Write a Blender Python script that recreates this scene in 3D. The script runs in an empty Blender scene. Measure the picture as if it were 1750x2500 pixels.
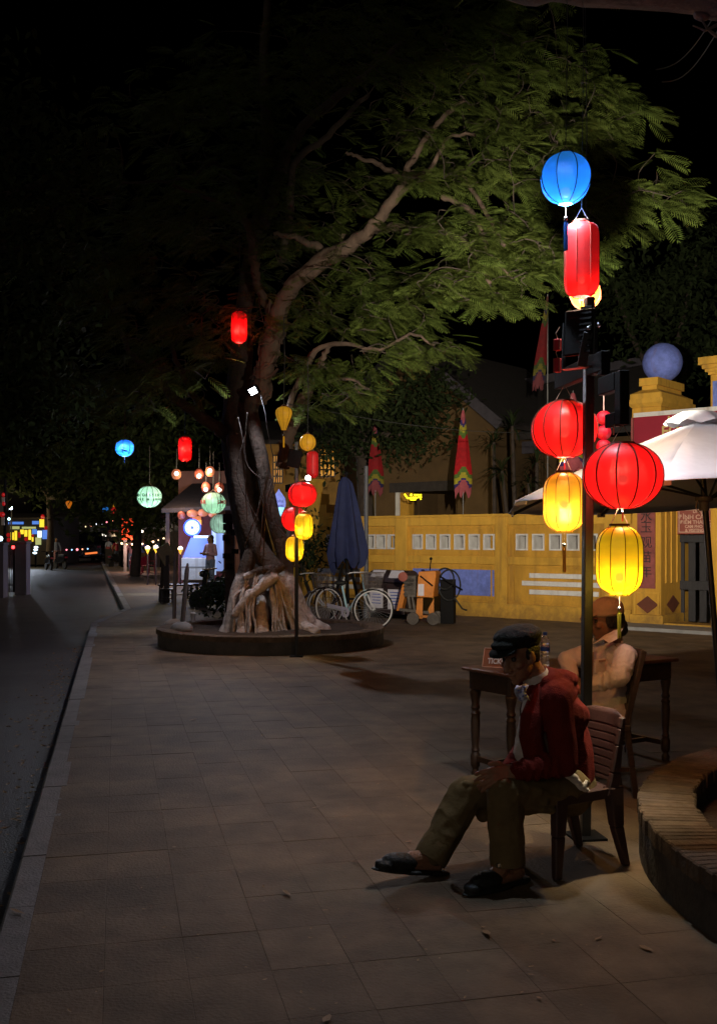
import bpy, bmesh, math, random
import numpy as np
from mathutils import Vector, Matrix, noise
random.seed(7)
R = math.radians
C = bpy.context.scene.collection
S = bpy.context.scene
# ---------------------------------------------------------------- camera, sky, exposure
F, CX, HY, EYE = 2500.0, 875.0, 1315.0, 1.62      # focal length in photo pixels, principal column, horizon row, eye height
cam_d = bpy.data.cameras.new('camera'); cam = bpy.data.objects.new('camera', cam_d); C.objects.link(cam)
cam.location = (0, 0, EYE); cam.rotation_euler = (R(90), 0, 0)
cam_d.sensor_fit = 'VERTICAL'; cam_d.sensor_height = 36.0; cam_d.lens = 36.0*F/2500.0
cam_d.shift_y = (HY-1250.0)/2500.0
cam_d.clip_end = 600.0; cam_d.clip_start = 0.05
S.camera = cam
W = bpy.data.worlds.new('World'); S.world = W; W.use_nodes = True
nt = W.node_tree; bg = nt.nodes['Background']
sky = nt.nodes.new('ShaderNodeTexSky'); sky.sky_type = 'NISHITA'; sky.sun_disc = False
sky.sun_elevation = R(-7.0); sky.sun_rotation = R(210.0)
nt.links.new(sky.outputs['Color'], bg.inputs['Color']); bg.inputs['Strength'].default_value = 0.05
sun_d = bpy.data.lights.new('fill_sun', 'SUN'); sun_d.energy = 0.16; sun_d.angle = R(50); sun_d.color = (1, .88, .72)  # soft fill added to lift paving and figures, no visible source
sun = bpy.data.objects.new('fill_sun', sun_d); C.objects.link(sun); sun.rotation_euler = (R(72), 0, R(-30))
S.view_settings.view_transform = 'Standard'; S.view_settings.look = 'None'
S.view_settings.exposure = 0.0; S.view_settings.gamma = 1.0
try: S.view_settings.use_curve_mapping = False
except Exception: pass
try:
    S.cycles.use_denoising = True; S.cycles.max_bounces = 6; S.cycles.transparent_max_bounces = 8
    S.cycles.sample_clamp_indirect = 4.0
except Exception: pass

def P(px, py, Y): return Vector(((px-CX)/F*Y, Y, EYE-(py-HY)/F*Y))
def G(px, py, z=0.0):
    Y = F*(EYE-z)/(py-HY); return Vector(((px-CX)/F*Y, Y, z))
def pix(v): return (CX+v[0]/v[1]*F, HY-(v[2]-EYE)/v[1]*F)

# ---------------------------------------------------------------- materials
def lin(h):
    h = h.lstrip('#'); c = [int(h[i:i+2], 16)/255 for i in (0, 2, 4)]
    return tuple(x/12.92 if x <= .04045 else ((x+.055)/1.055)**2.4 for x in c)
MATS = {}
def mat(name, col, rough=.7, var=.25, scale=6.0, bump=0.0, bscale=None, metal=0.0, spec=.4, coat=0.0, trans=0.0, coord='Object', dirt=0.0, stretch=None, island=0.0):
    if name in MATS: return MATS[name]
    m = bpy.data.materials.new(name); m.use_nodes = True; n = m.node_tree; b = n.nodes['Principled BSDF']
    b.inputs['Roughness'].default_value = rough; b.inputs['Metallic'].default_value = metal
    b.inputs['Specular IOR Level'].default_value = spec; b.inputs['Coat Weight'].default_value = coat
    if trans: b.inputs['Transmission Weight'].default_value = trans
    tc = n.nodes.new('ShaderNodeTexCoord'); vec = tc.outputs[coord] if coord != 'Position' else n.nodes.new('ShaderNodeNewGeometry').outputs['Position']
    if stretch:
        mp = n.nodes.new('ShaderNodeMapping'); mp.inputs['Scale'].default_value = stretch
        n.links.new(vec, mp.inputs['Vector']); vec = mp.outputs['Vector']
    nz = n.nodes.new('ShaderNodeTexNoise'); nz.inputs['Scale'].default_value = scale; nz.inputs['Detail'].default_value = 6
    nz.inputs['Roughness'].default_value = .65
    n.links.new(vec, nz.inputs['Vector'])
    rp = n.nodes.new('ShaderNodeMapRange'); rp.inputs['From Min'].default_value = .25; rp.inputs['From Max'].default_value = .75
    rp.inputs['To Min'].default_value = 1-var; rp.inputs['To Max'].default_value = 1+var
    n.links.new(nz.outputs['Fac'], rp.inputs['Value'])
    mx = n.nodes.new('ShaderNodeVectorMath'); mx.operation = 'SCALE'
    mx.inputs[0].default_value = col; n.links.new(rp.outputs['Result'], mx.inputs['Scale'])
    out = mx.outputs['Vector']
    if island:
        ge = n.nodes.new('ShaderNodeNewGeometry'); oi = n.nodes.new('ShaderNodeObjectInfo')
        ad = n.nodes.new('ShaderNodeMath'); ad.operation = 'ADD'; n.links.new(ge.outputs['Random Per Island'], ad.inputs[0]); n.links.new(oi.outputs['Random'], ad.inputs[1])
        fr = n.nodes.new('ShaderNodeMath'); fr.operation = 'FRACT'; n.links.new(ad.outputs[0], fr.inputs[0])
        r2 = n.nodes.new('ShaderNodeMapRange'); r2.inputs['To Min'].default_value = 1-island; r2.inputs['To Max'].default_value = 1+island
        n.links.new(fr.outputs[0], r2.inputs['Value'])
        m3 = n.nodes.new('ShaderNodeVectorMath'); m3.operation = 'SCALE'; n.links.new(out, m3.inputs[0]); n.links.new(r2.outputs['Result'], m3.inputs['Scale']); out = m3.outputs['Vector']
    if dirt:
        n2 = n.nodes.new('ShaderNodeTexNoise'); n2.inputs['Scale'].default_value = scale*.23; n2.inputs['Detail'].default_value = 8; n2.inputs['Roughness'].default_value = .7
        n.links.new(vec, n2.inputs['Vector'])
        r3 = n.nodes.new('ShaderNodeMapRange'); r3.inputs['From Min'].default_value = .5; r3.inputs['From Max'].default_value = .68
        r3.inputs['To Min'].default_value = 1; r3.inputs['To Max'].default_value = 1-dirt; n.links.new(n2.outputs['Fac'], r3.inputs['Value'])
        m4 = n.nodes.new('ShaderNodeVectorMath'); m4.operation = 'SCALE'; n.links.new(out, m4.inputs[0]); n.links.new(r3.outputs['Result'], m4.inputs['Scale']); out = m4.outputs['Vector']
    n.links.new(out, b.inputs['Base Color'])
    if bump:
        bp = n.nodes.new('ShaderNodeBump'); bp.inputs['Strength'].default_value = min(1, bump); bp.inputs['Distance'].default_value = .02
        nb = n.nodes.new('ShaderNodeTexNoise'); nb.inputs['Scale'].default_value = bscale or scale*4; nb.inputs['Detail'].default_value = 8
        n.links.new(vec, nb.inputs['Vector']); n.links.new(nb.outputs['Fac'], bp.inputs['Height']); n.links.new(bp.outputs['Normal'], b.inputs['Normal'])
    MATS[name] = m; return m
def emat(name, col, strength):
    if name in MATS: return MATS[name]
    m = bpy.data.materials.new(name); m.use_nodes = True; b = m.node_tree.nodes['Principled BSDF']
    b.inputs['Base Color'].default_value = (*[min(1, c) for c in col], 1); b.inputs['Emission Color'].default_value = (*col, 1)
    b.inputs['Emission Strength'].default_value = strength
    MATS[name] = m; return m
def silk(name, col, glow, trans=.8, k=.0065, clear=.10):
    """lantern silk: lets the bulb shine through, evenly lit a little of itself"""
    if name in MATS: return MATS[name]
    m = bpy.data.materials.new(name); m.use_nodes = True; n = m.node_tree; n.nodes.clear()
    o = n.nodes.new('ShaderNodeOutputMaterial'); tr = n.nodes.new('ShaderNodeBsdfTranslucent'); di = n.nodes.new('ShaderNodeBsdfDiffuse'); em = n.nodes.new('ShaderNodeEmission')
    gl = n.nodes.new('ShaderNodeBsdfGlossy'); gl.inputs['Roughness'].default_value = .42
    tc = n.nodes.new('ShaderNodeTexCoord'); nz = n.nodes.new('ShaderNodeTexNoise'); nz.inputs['Scale'].default_value = 9; nz.inputs['Detail'].default_value = 7
    n.links.new(tc.outputs['Object'], nz.inputs['Vector'])
    wv = n.nodes.new('ShaderNodeTexNoise'); wv.inputs['Scale'].default_value = 30; mp = n.nodes.new('ShaderNodeMapping'); mp.inputs['Scale'].default_value = (.25, .25, 1.3)
    n.links.new(tc.outputs['Object'], mp.inputs['Vector']); n.links.new(mp.outputs['Vector'], wv.inputs['Vector'])
    sp = n.nodes.new('ShaderNodeTexNoise'); sp.inputs['Scale'].default_value = 60; n.links.new(tc.outputs['Object'], sp.inputs['Vector'])
    r1 = n.nodes.new('ShaderNodeMapRange'); r1.inputs['From Min'].default_value = .3; r1.inputs['From Max'].default_value = .7; r1.inputs['To Min'].default_value = .86; r1.inputs['To Max'].default_value = 1.1
    n.links.new(nz.outputs['Fac'], r1.inputs['Value'])
    r2 = n.nodes.new('ShaderNodeMapRange'); r2.inputs['From Min'].default_value = .3; r2.inputs['From Max'].default_value = .7; r2.inputs['To Min'].default_value = .95; r2.inputs['To Max'].default_value = 1.05
    n.links.new(wv.outputs['Fac'], r2.inputs['Value'])
    r3 = n.nodes.new('ShaderNodeMapRange'); r3.inputs['From Min'].default_value = .74; r3.inputs['From Max'].default_value = .78; r3.inputs['To Min'].default_value = 1; r3.inputs['To Max'].default_value = .35
    n.links.new(sp.outputs['Fac'], r3.inputs['Value'])
    a = n.nodes.new('ShaderNodeMath'); a.operation = 'MULTIPLY'; n.links.new(r1.outputs[0], a.inputs[0]); n.links.new(r2.outputs[0], a.inputs[1])
    a2 = n.nodes.new('ShaderNodeMath'); a2.operation = 'MULTIPLY'; n.links.new(a.outputs[0], a2.inputs[0]); n.links.new(r3.outputs[0], a2.inputs[1])
    v = n.nodes.new('ShaderNodeVectorMath'); v.operation = 'SCALE'; v.inputs[0].default_value = col; n.links.new(a2.outputs[0], v.inputs['Scale'])
    vk = n.nodes.new('ShaderNodeVectorMath'); vk.operation = 'SCALE'; vk.inputs['Scale'].default_value = k; n.links.new(v.outputs['Vector'], vk.inputs[0]); n.links.new(vk.outputs['Vector'], tr.inputs['Color'])
    vd = n.nodes.new('ShaderNodeVectorMath'); vd.operation = 'SCALE'; vd.inputs['Scale'].default_value = .45; n.links.new(v.outputs['Vector'], vd.inputs[0]); n.links.new(vd.outputs['Vector'], di.inputs['Color']); n.links.new(v.outputs['Vector'], em.inputs['Color'])
    em.inputs['Strength'].default_value = glow
    mx = n.nodes.new('ShaderNodeAddShader'); n.links.new(di.outputs[0], mx.inputs[0]); n.links.new(tr.outputs[0], mx.inputs[1])
    m2 = n.nodes.new('ShaderNodeMixShader'); m2.inputs[0].default_value = .06; n.links.new(mx.outputs[0], m2.inputs[1]); n.links.new(gl.outputs[0], m2.inputs[2])
    ad = n.nodes.new('ShaderNodeAddShader'); n.links.new(m2.outputs[0], ad.inputs[0]); n.links.new(em.outputs[0], ad.inputs[1])
    tp = n.nodes.new('ShaderNodeBsdfTransparent'); mc_ = max(col); tp.inputs['Color'].default_value = (*[(.25+.75*c/mc_)*1.0 if c/mc_ > .02 else .12 for c in col], 1)
    m3 = n.nodes.new('ShaderNodeMixShader'); m3.inputs[0].default_value = clear; n.links.new(ad.outputs[0], m3.inputs[1]); n.links.new(tp.outputs[0], m3.inputs[2])
    n.links.new(m3.outputs[0], o.inputs['Surface']); MATS[name] = m; return m
def leafmat(name, col, var=.45, trans=.35):
    if name in MATS: return MATS[name]
    m = bpy.data.materials.new(name); m.use_nodes = True; n = m.node_tree; b = n.nodes['Principled BSDF']; o = n.nodes['Material Output']
    b.inputs['Roughness'].default_value = .8; b.inputs['Specular IOR Level'].default_value = .05
    ge = n.nodes.new('ShaderNodeNewGeometry'); oi = n.nodes.new('ShaderNodeObjectInfo')
    nz = n.nodes.new('ShaderNodeTexNoise'); nz.inputs['Scale'].default_value = 1.3; nz.inputs['Detail'].default_value = 4; n.links.new(ge.outputs['Position'], nz.inputs['Vector'])
    ad = n.nodes.new('ShaderNodeMath'); ad.operation = 'ADD'; n.links.new(ge.outputs['Random Per Island'], ad.inputs[0]); n.links.new(nz.outputs['Fac'], ad.inputs[1])
    r = n.nodes.new('ShaderNodeMapRange'); r.inputs['From Min'].default_value = .3; r.inputs['From Max'].default_value = 1.7; r.inputs['To Min'].default_value = 1-var; r.inputs['To Max'].default_value = 1+var
    n.links.new(ad.outputs[0], r.inputs['Value'])
    h = n.nodes.new('ShaderNodeHueSaturation'); h.inputs['Color'].default_value = (*col, 1); n.links.new(r.outputs[0], h.inputs['Value'])
    r2 = n.nodes.new('ShaderNodeMapRange'); r2.inputs['To Min'].default_value = .47; r2.inputs['To Max'].default_value = .53; n.links.new(oi.outputs['Random'], r2.inputs['Value']); n.links.new(nz.outputs['Fac'], r2.inputs['Value']); n.links.new(r2.outputs[0], h.inputs['Hue'])
    n.links.new(h.outputs[0], b.inputs['Base Color'])
    t = n.nodes.new('ShaderNodeBsdfTranslucent'); n.links.new(h.outputs[0], t.inputs['Color'])
    mx = n.nodes.new('ShaderNodeMixShader'); mx.inputs[0].default_value = trans; n.links.new(b.outputs[0], mx.inputs[1]); n.links.new(t.outputs[0], mx.inputs[2]); n.links.new(mx.outputs[0], o.inputs['Surface'])
    MATS[name] = m; return m
M = dict(
    slab=mat('paving_stone', (.150, .102, .062), .75, .45, 2.6, .3, 60, coord='Position', island=.13, dirt=.5, spec=.28),
    joint=mat('joint_dirt', (.05, .045, .04), .9, .3, 8, .4, 60),
    kerb=mat('kerb_granite', (.19, .175, .17), .75, .25, 7, .4, 70, island=.14, dirt=.3),
    asphalt=mat('asphalt', (.045, .045, .05), .62, .35, 1.2, .6, 90, dirt=.25, coord='Generated', spec=.45) if False else mat('asphalt', (.05, .046, .044), .6, .4, 1.3, .6, 90, dirt=.3),
    earth=mat('earth', (.055, .035, .022), .95, .4, 4, 1, 30, dirt=.4),
    brick=mat('old_brick', (.115, .078, .052), .9, .5, 7, .45, 45, island=.14, dirt=.5, coord='Position'),
    render_dark=mat('mossy_render', (.085, .075, .068), .9, .35, 4, .8, 35, dirt=.6),
    yellow=mat('ochre_render', (.57, .30, .036), .85, .22, 2.2, .35, 40, dirt=.42, stretch=(1, 1, .4)),
    yellow2=mat('ochre_trim', (.60, .33, .042), .85, .2, 3, .3, 40, dirt=.35, stretch=(1, 1, .5)),
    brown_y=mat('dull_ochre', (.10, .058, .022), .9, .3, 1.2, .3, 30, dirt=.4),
    white=mat('white_paint', (.62, .60, .58), .75, .15, 6, .2, 40, dirt=.2),
    grey=mat('grey_cement', (.25, .24, .235), .85, .25, 5, .3, 40, dirt=.3),
    bluep=mat('blue_paint', (.15, .20, .58), .75, .28, 9, .35, 45, dirt=.35),
    blacksteel=mat('black_steel', (.007, .0065, .007), .75, .25, 20, .1, 90, spec=.1),
    pole=mat('pole_steel', (.012, .011, .012), .42, .35, 25, .2, 120, spec=.6, dirt=.4),
    redmaroon=mat('banner_red', (.28, .012, .03), .6, .12, 2, 0),
    rust=mat('couplet_red', (.26, .07, .06), .8, .3, 6, .3, 40, dirt=.3),
    diamond=mat('diamond_brown', (.12, .035, .018), .8, .2, 8),
    signred=mat('sign_terracotta', (.26, .07, .05), .7, .15, 5),
    gold=mat('gold_letters', (.55, .42, .15), .6, .15, 9),
    pinkletter=mat('pale_letters', (.55, .34, .25), .7, .15, 9),
    ink=mat('dark_characters', (.03, .02, .02), .8, .2, 9),
    canvas=mat('white_canvas', (.66, .68, .73), .85, .1, 3, .25, 14),
    canvas_under=mat('canvas_valance', (.62, .58, .58), .85, .12, 3),
    navy=mat('navy_canvas', (.016, .022, .075), .85, .3, 4, .4, 14),
    gatewood=mat('grey_gate_wood', (.032, .03, .033), .7, .35, 5, .5, 40, stretch=(6, 6, 1)),
    wood=mat('dark_table_wood', (.055, .032, .02), .35, .4, 5, .3, 30, stretch=(2, 9, 9), spec=.5),
    woodtop=mat('worn_table_top', (.13, .055, .025), .4, .4, 5, .2, 30, stretch=(2, 9, 9), spec=.5),
    chairp=mat('brown_plastic', (.052, .021, .018), .5, .15, 8, .1, 60, spec=.5),
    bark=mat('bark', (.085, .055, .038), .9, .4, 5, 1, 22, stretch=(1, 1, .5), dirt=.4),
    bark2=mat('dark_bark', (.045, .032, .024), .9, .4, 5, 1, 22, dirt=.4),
    skin=mat('weathered_skin', (.30, .145, .085), .5, .22, 25, .3, 110, spec=.4),
    skin2=mat('tan_skin', (.19, .095, .055), .5, .15, 25, .15, 110, spec=.4),
    hoodie=mat('red_fleece', (.155, .017, .012), .95, .18, 12, .6, 170, spec=.15),
    shirt=mat('white_shirt', (.60, .55, .52), .9, .1, 14, .3, 60, spec=.2),
    trousers=mat('khaki_trousers', (.15, .105, .05), .9, .22, 10, .15, 60, spec=.15),
    cap=mat('black_cap', (.014, .016, .015), .85, .3, 20, .5, 160, spec=.25),
    rubber=mat('black_rubber', (.016, .017, .017), .55, .3, 20, .4, 70),
    tan=mat('tan_uniform', (.72, .60, .56), .9, .12, 10, .4, 80, spec=.2),
    hair=mat('black_hair', (.012, .010, .009), .5, .4, 40, .6, 120),
    bsilver=mat('bike_silver', (.55, .55, .58), .4, .1, 10, spec=.6),
    chrome=mat('chrome', (.6, .6, .62), .25, .1, 10, metal=1.0),
    bikeblue=mat('bike_blue', (.36, .62, .74), .3, .1, 8, spec=.6),
    tyre=mat('tyre', (.015, .015, .015), .8, .2, 20),
    whiterim=mat('rim_white', (.8, .78, .78), .35, .1, 9, spec=.6),
    orange=mat('machine_orange', (.52, .17, .02), .5, .25, 6, .2, 40, dirt=.4),
    iron=mat('dirty_iron', (.09, .075, .065), .7, .4, 10, .6, 40, dirt=.5),
    binp=mat('bin_brown', (.03, .018, .018), .5, .2, 8),
    label=mat('paper_label', (.55, .52, .58), .6, .12, 20),
    clearp=mat('clear_plastic', (.9, .92, .95), .08, .02, 5, trans=.85, spec=.5),
    bluecap=mat('blue_plastic', (.02, .06, .35), .4, .1, 10),
    maskcloth=mat('mask_cloth', (.55, .58, .78), .9, .12, 45, .2, 90),
    wire=mat('wire', (.03, .03, .03), .6, .2, 10),
    cord=mat('pale_cord', (.45, .30, .22), .8, .2, 30),
    rib=mat('lantern_rib', (.10, .02, .008), .7, .2, 20),
    ribd=mat('lantern_rib_dark', (.03, .012, .01), .7, .2, 20),
    redp=mat('red_plastic', (.45, .02, .06), .4, .15, 6),
    car=mat('dark_car_paint', (.012, .013, .016), .25, .2, 4, coat=.5),
    glass=mat('dark_glass', (.02, .022, .028), .08, .1, 4, spec=.7),
    roof=mat('dark_roof_tile', (.035, .028, .026), .85, .35, 6, .5, 30),
    plum=mat('plum_beam', (.055, .048, .06), .8, .25, 5, .2, 30),
    mauve=mat('mauve_render', (.12, .10, .135), .85, .25, 2, .3, 30, dirt=.4),
    leafdry=mat('dry_leaf', (.30, .19, .10), .7, .3, 25, .3, 60),
    lime=mat('lime_wash', (.42, .375, .34), .9, .25, 7, .9, 28, dirt=.45),
    cloth_pink=mat('blouse', (.30, .16, .20), .9, .15, 10), denim=mat('jeans', (.10, .12, .2), .9, .2, 10),
)
def grime(m, strength=.75):
    """damp and splash dirt: along the foot of the wall and in streaks below the coping"""
    n = m.node_tree; b = n.nodes['Principled BSDF']; src = b.inputs['Base Color'].links[0].from_socket
    ge = n.nodes.new('ShaderNodeNewGeometry'); se = n.nodes.new('ShaderNodeSeparateXYZ'); n.links.new(ge.outputs['Position'], se.inputs[0])
    nz = n.nodes.new('ShaderNodeTexNoise'); nz.inputs['Scale'].default_value = 3.5; nz.inputs['Detail'].default_value = 9; nz.inputs['Roughness'].default_value = .75; n.links.new(ge.outputs['Position'], nz.inputs['Vector'])
    mp = n.nodes.new('ShaderNodeMapping'); mp.inputs['Scale'].default_value = (5, 5, .35); n.links.new(ge.outputs['Position'], mp.inputs['Vector'])
    st_ = n.nodes.new('ShaderNodeTexNoise'); st_.inputs['Scale'].default_value = 1.4; st_.inputs['Detail'].default_value = 7; n.links.new(mp.outputs['Vector'], st_.inputs['Vector'])
    lo = n.nodes.new('ShaderNodeMapRange'); lo.inputs['From Min'].default_value = 0; lo.inputs['From Max'].default_value = .75; lo.inputs['To Min'].default_value = .42; lo.inputs['To Max'].default_value = -.02; n.links.new(se.outputs['Z'], lo.inputs['Value'])
    a = n.nodes.new('ShaderNodeMath'); a.operation = 'ADD'; n.links.new(lo.outputs[0], a.inputs[0]); n.links.new(nz.outputs['Fac'], a.inputs[1])
    r1 = n.nodes.new('ShaderNodeMapRange'); r1.inputs['From Min'].default_value = .66; r1.inputs['From Max'].default_value = .95; r1.inputs['To Max'].default_value = strength; n.links.new(a.outputs[0], r1.inputs['Value'])
    r2 = n.nodes.new('ShaderNodeMapRange'); r2.inputs['From Min'].default_value = .55; r2.inputs['From Max'].default_value = .75; r2.inputs['To Max'].default_value = .55; n.links.new(st_.outputs['Fac'], r2.inputs['Value'])
    mxm = n.nodes.new('ShaderNodeMath'); mxm.operation = 'MAXIMUM'; n.links.new(r1.outputs[0], mxm.inputs[0]); n.links.new(r2.outputs[0], mxm.inputs[1])
    mx = n.nodes.new('ShaderNodeMix'); mx.data_type = 'RGBA'; n.links.new(mxm.outputs[0], mx.inputs['Factor']); n.links.new(src, mx.inputs['A']); mx.inputs['B'].default_value = (.16, .085, .03, 1); n.links.new(mx.outputs['Result'], b.inputs['Base Color'])
for k_ in ('yellow', 'yellow2', 'white', 'bluep'): grime(M[k_], .7 if 'y' in k_ else .5)
def barkpaint():
    """bark with lime wash up to about chest height, a ragged edge"""
    m = mat('limewashed_bark', (.055, .039, .03), .95, .5, 6, 1, 26, dirt=.5); n = m.node_tree; b = n.nodes['Principled BSDF']
    src = b.inputs['Base Color'].links[0].from_socket
    ge = n.nodes.new('ShaderNodeNewGeometry'); se = n.nodes.new('ShaderNodeSeparateXYZ'); n.links.new(ge.outputs['Position'], se.inputs[0])
    nz = n.nodes.new('ShaderNodeTexNoise'); nz.inputs['Scale'].default_value = 5; n.links.new(ge.outputs['Position'], nz.inputs['Vector'])
    a = n.nodes.new('ShaderNodeMath'); a.operation = 'MULTIPLY_ADD'; a.inputs[1].default_value = .22; n.links.new(nz.outputs['Fac'], a.inputs[0]); n.links.new(se.outputs['Z'], a.inputs[2])
    r = n.nodes.new('ShaderNodeMapRange'); r.inputs['From Min'].default_value = 1.16; r.inputs['From Max'].default_value = 1.24; n.links.new(a.outputs[0], r.inputs['Value'])
    n2 = n.nodes.new('ShaderNodeTexNoise'); n2.inputs['Scale'].default_value = 14; n2.inputs['Detail'].default_value = 8; n.links.new(ge.outputs['Position'], n2.inputs['Vector'])
    r2 = n.nodes.new('ShaderNodeMapRange'); r2.inputs['From Min'].default_value = .45; r2.inputs['From Max'].default_value = .62; r2.inputs['To Max'].default_value = .35; n.links.new(n2.outputs['Fac'], r2.inputs['Value'])
    mxm = n.nodes.new('ShaderNodeMath'); mxm.operation = 'MAXIMUM'; n.links.new(r.outputs[0], mxm.inputs[0]); n.links.new(r2.outputs[0], mxm.inputs[1])
    mx = n.nodes.new('ShaderNodeMix'); mx.data_type = 'RGBA'; n.links.new(mxm.outputs[0], mx.inputs['Factor'])
    mx.inputs['A'].default_value = (.56, .50, .47, 1); n.links.new(src, mx.inputs['B']); n.links.new(mx.outputs['Result'], b.inputs['Base Color'])
    return m

# ---------------------------------------------------------------- objects
def tag(o, label=None, cat=None, group=None, kind=None):
    if label: o['label'] = label
    if cat: o['category'] = cat
    if group: o['group'] = group
    if kind: o['kind'] = kind
    return o
def thing(name, label, cat, loc, group=None):
    o = bpy.data.objects.new(name, None); C.objects.link(o); o.location = loc; o.empty_display_size = .1
    o['_o'] = tuple(loc); return tag(o, label, cat, group)
def origin(o): return Vector(o['_o']) if (o is not None and '_o' in o.keys()) else (Vector((0, 0, 0)) if o is None or o.parent is None else origin(o.parent))
def link(name, me, parent=None, loc=None):
    o = bpy.data.objects.new(name, me); C.objects.link(o)
    if parent is not None: o.parent = parent
    if loc is not None: o.location = loc
    return o
class MB:
    """collects shapes in world coordinates, then becomes one mesh object"""
    def __init__(s): s.v = []; s.f = []; s.m = []; s.cur = 0
    def add(s, vs, fs):
        b = len(s.v); s.v += [tuple(v) for v in vs]; s.f += [tuple(i+b for i in f) for f in fs]; s.m += [s.cur]*len(fs); return s
    def frame(s, c, ax, ay, az, hx, hy, hz):
        c = Vector(c); ax, ay, az = Vector(ax), Vector(ay), Vector(az); vs = []
        for i in (-1, 1):
            for j in (-1, 1):
                for k in (-1, 1): vs.append(c+ax*(i*hx)+ay*(j*hy)+az*(k*hz))
        return s.add(vs, [(0, 1, 3, 2), (4, 6, 7, 5), (0, 4, 5, 1), (2, 3, 7, 6), (0, 2, 6, 4), (1, 5, 7, 3)])
    def box(s, x0, x1, y0, y1, z0, z1): return s.frame(((x0+x1)/2, (y0+y1)/2, (z0+z1)/2), (1, 0, 0), (0, 1, 0), (0, 0, 1), (x1-x0)/2, (y1-y0)/2, (z1-z0)/2)
    def bar(s, a, b, w, h=None, up=(0, 0, 1)):
        a, b = Vector(a), Vector(b); d = (b-a); L = d.length; d.normalize(); up = Vector(up)
        if abs(d.dot(up)) > .98: up = Vector((0, 1, 0))
        x = d.cross(up).normalized(); z = x.cross(d); h = h or w
        return s.frame((a+b)/2, d, x, z, L/2, w/2, h/2)
    def tube(s, pts, rad, n=8, caps=True):
        pts = [Vector(p) for p in pts]; rs = rad if isinstance(rad, (list, tuple)) else [rad]*len(pts); vs = []; fs = []; prev = None
        for i, p in enumerate(pts):
            d = (pts[min(i+1, len(pts)-1)]-pts[max(i-1, 0)])
            d = d.normalized() if d.length > 1e-9 else Vector((0, 0, 1))
            if prev is None:
                u = Vector((0, 0, 1)) if abs(d.z) < .9 else Vector((1, 0, 0)); x = d.cross(u).normalized()
            else: x = (prev-d*prev.dot(d)); x = x.normalized() if x.length > 1e-6 else d.orthogonal().normalized()
            prev = x; y = d.cross(x)
            for k in range(n):
                a = 2*math.pi*k/n; vs.append(p+(x*math.cos(a)+y*math.sin(a))*rs[i])
        for i in range(len(pts)-1):
            for k in range(n):
                fs.append((i*n+k, i*n+(k+1) % n, (i+1)*n+(k+1) % n, (i+1)*n+k))
        if caps: fs.append(tuple(range(n-1, -1, -1))); fs.append(tuple((len(pts)-1)*n+k for k in range(n)))
        return s.add(vs, fs)
    def lathe(s, prof, c, n=16, axis=(0, 0, 1), caps=True, flat=0, ref=None):
        """prof: (radius, height) pairs; flat: number of gores pulled flat between ribs"""
        c = Vector(c); az = Vector(axis).normalized(); ax = Vector(ref).normalized() if ref else (Vector((1, 0, 0)) if abs(az.x) < .9 else Vector((0, 1, 0))); ax = (ax-az*ax.dot(az)).normalized(); ay = az.cross(ax); vs = []; fs = []
        for r, h in prof:
            for k in range(n):
                a = 2*math.pi*k/n; q = 1
                if flat:
                    g = 2*math.pi/flat; t = (a % g)-g/2; q = .35+.65*math.cos(g/2)/math.cos(t)
                vs.append(c+az*h+(ax*math.cos(a)+ay*math.sin(a))*r*q)
        for i in range(len(prof)-1):
            for k in range(n): fs.append((i*n+k, i*n+(k+1) % n, (i+1)*n+(k+1) % n, (i+1)*n+k))
        if caps: fs.append(tuple(range(n-1, -1, -1))); fs.append(tuple((len(prof)-1)*n+k for k in range(n)))
        return s.add(vs, fs)
    def ball(s, c, r, n=12, m=8, sc=(1, 1, 1)):
        c = Vector(c); prof = [(math.sin(math.pi*i/m), -math.cos(math.pi*i/m)) for i in range(m+1)]; vs = []; fs = []
        for a, h in prof:
            for k in range(n): t = 2*math.pi*k/n; vs.append(c+Vector((a*math.cos(t)*r*sc[0], a*math.sin(t)*r*sc[1], h*r*sc[2])))
        for i in range(m):
            for k in range(n): fs.append((i*n+k, i*n+(k+1) % n, (i+1)*n+(k+1) % n, (i+1)*n+k))
        return s.add(vs, fs)
    def prism(s, poly, off):
        """poly: 3-D outline, extruded by vector off"""
        n = len(poly); off = Vector(off); a = [Vector(p) for p in poly]; b = [p+off for p in a]
        return s.add(a+b, [tuple(range(n)), tuple(range(2*n-1, n-1, -1))]+[(i, i+n, (i+1) % n+n, (i+1) % n) for i in range(n)])
    def quad(s, a, b, c, d): return s.add([a, b, c, d], [(0, 1, 2, 3)])
    def mesh(s, name, o, ms, smooth=None):
        me = bpy.data.meshes.new(name); me.from_pydata([(v[0]-o[0], v[1]-o[1], v[2]-o[2]) for v in s.v], [], s.f)
        for m in (ms if isinstance(ms, (list, tuple)) else [ms]): me.materials.append(m)
        if any(s.m): me.polygons.foreach_set('material_index', s.m)
        bm = bmesh.new(); bm.from_mesh(me); bmesh.ops.recalc_face_normals(bm, faces=bm.faces); bm.to_mesh(me); bm.free()
        if smooth: smooth_by_angle(me, smooth)
        return me
    def build(s, name, ms, parent=None, smooth=None, bevel=0):
        me = s.mesh(name, origin(parent), ms, smooth)
        if bevel:
            bm = bmesh.new(); bm.from_mesh(me); bmesh.ops.bevel(bm, geom=list(bm.edges), offset=bevel, segments=1, affect='EDGES', profile=.6); bm.to_mesh(me); bm.free()
            if smooth: smooth_by_angle(me, smooth)
        return link(name, me, parent)
def smooth_by_angle(me, deg=40):
    me.polygons.foreach_set('use_smooth', [True]*len(me.polygons)); bm = bmesh.new(); bm.from_mesh(me); t = R(deg)
    for e in bm.edges: e.smooth = not (len(e.link_faces) == 2 and e.calc_face_angle(0) > t)
    bm.to_mesh(me); bm.free()
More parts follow.
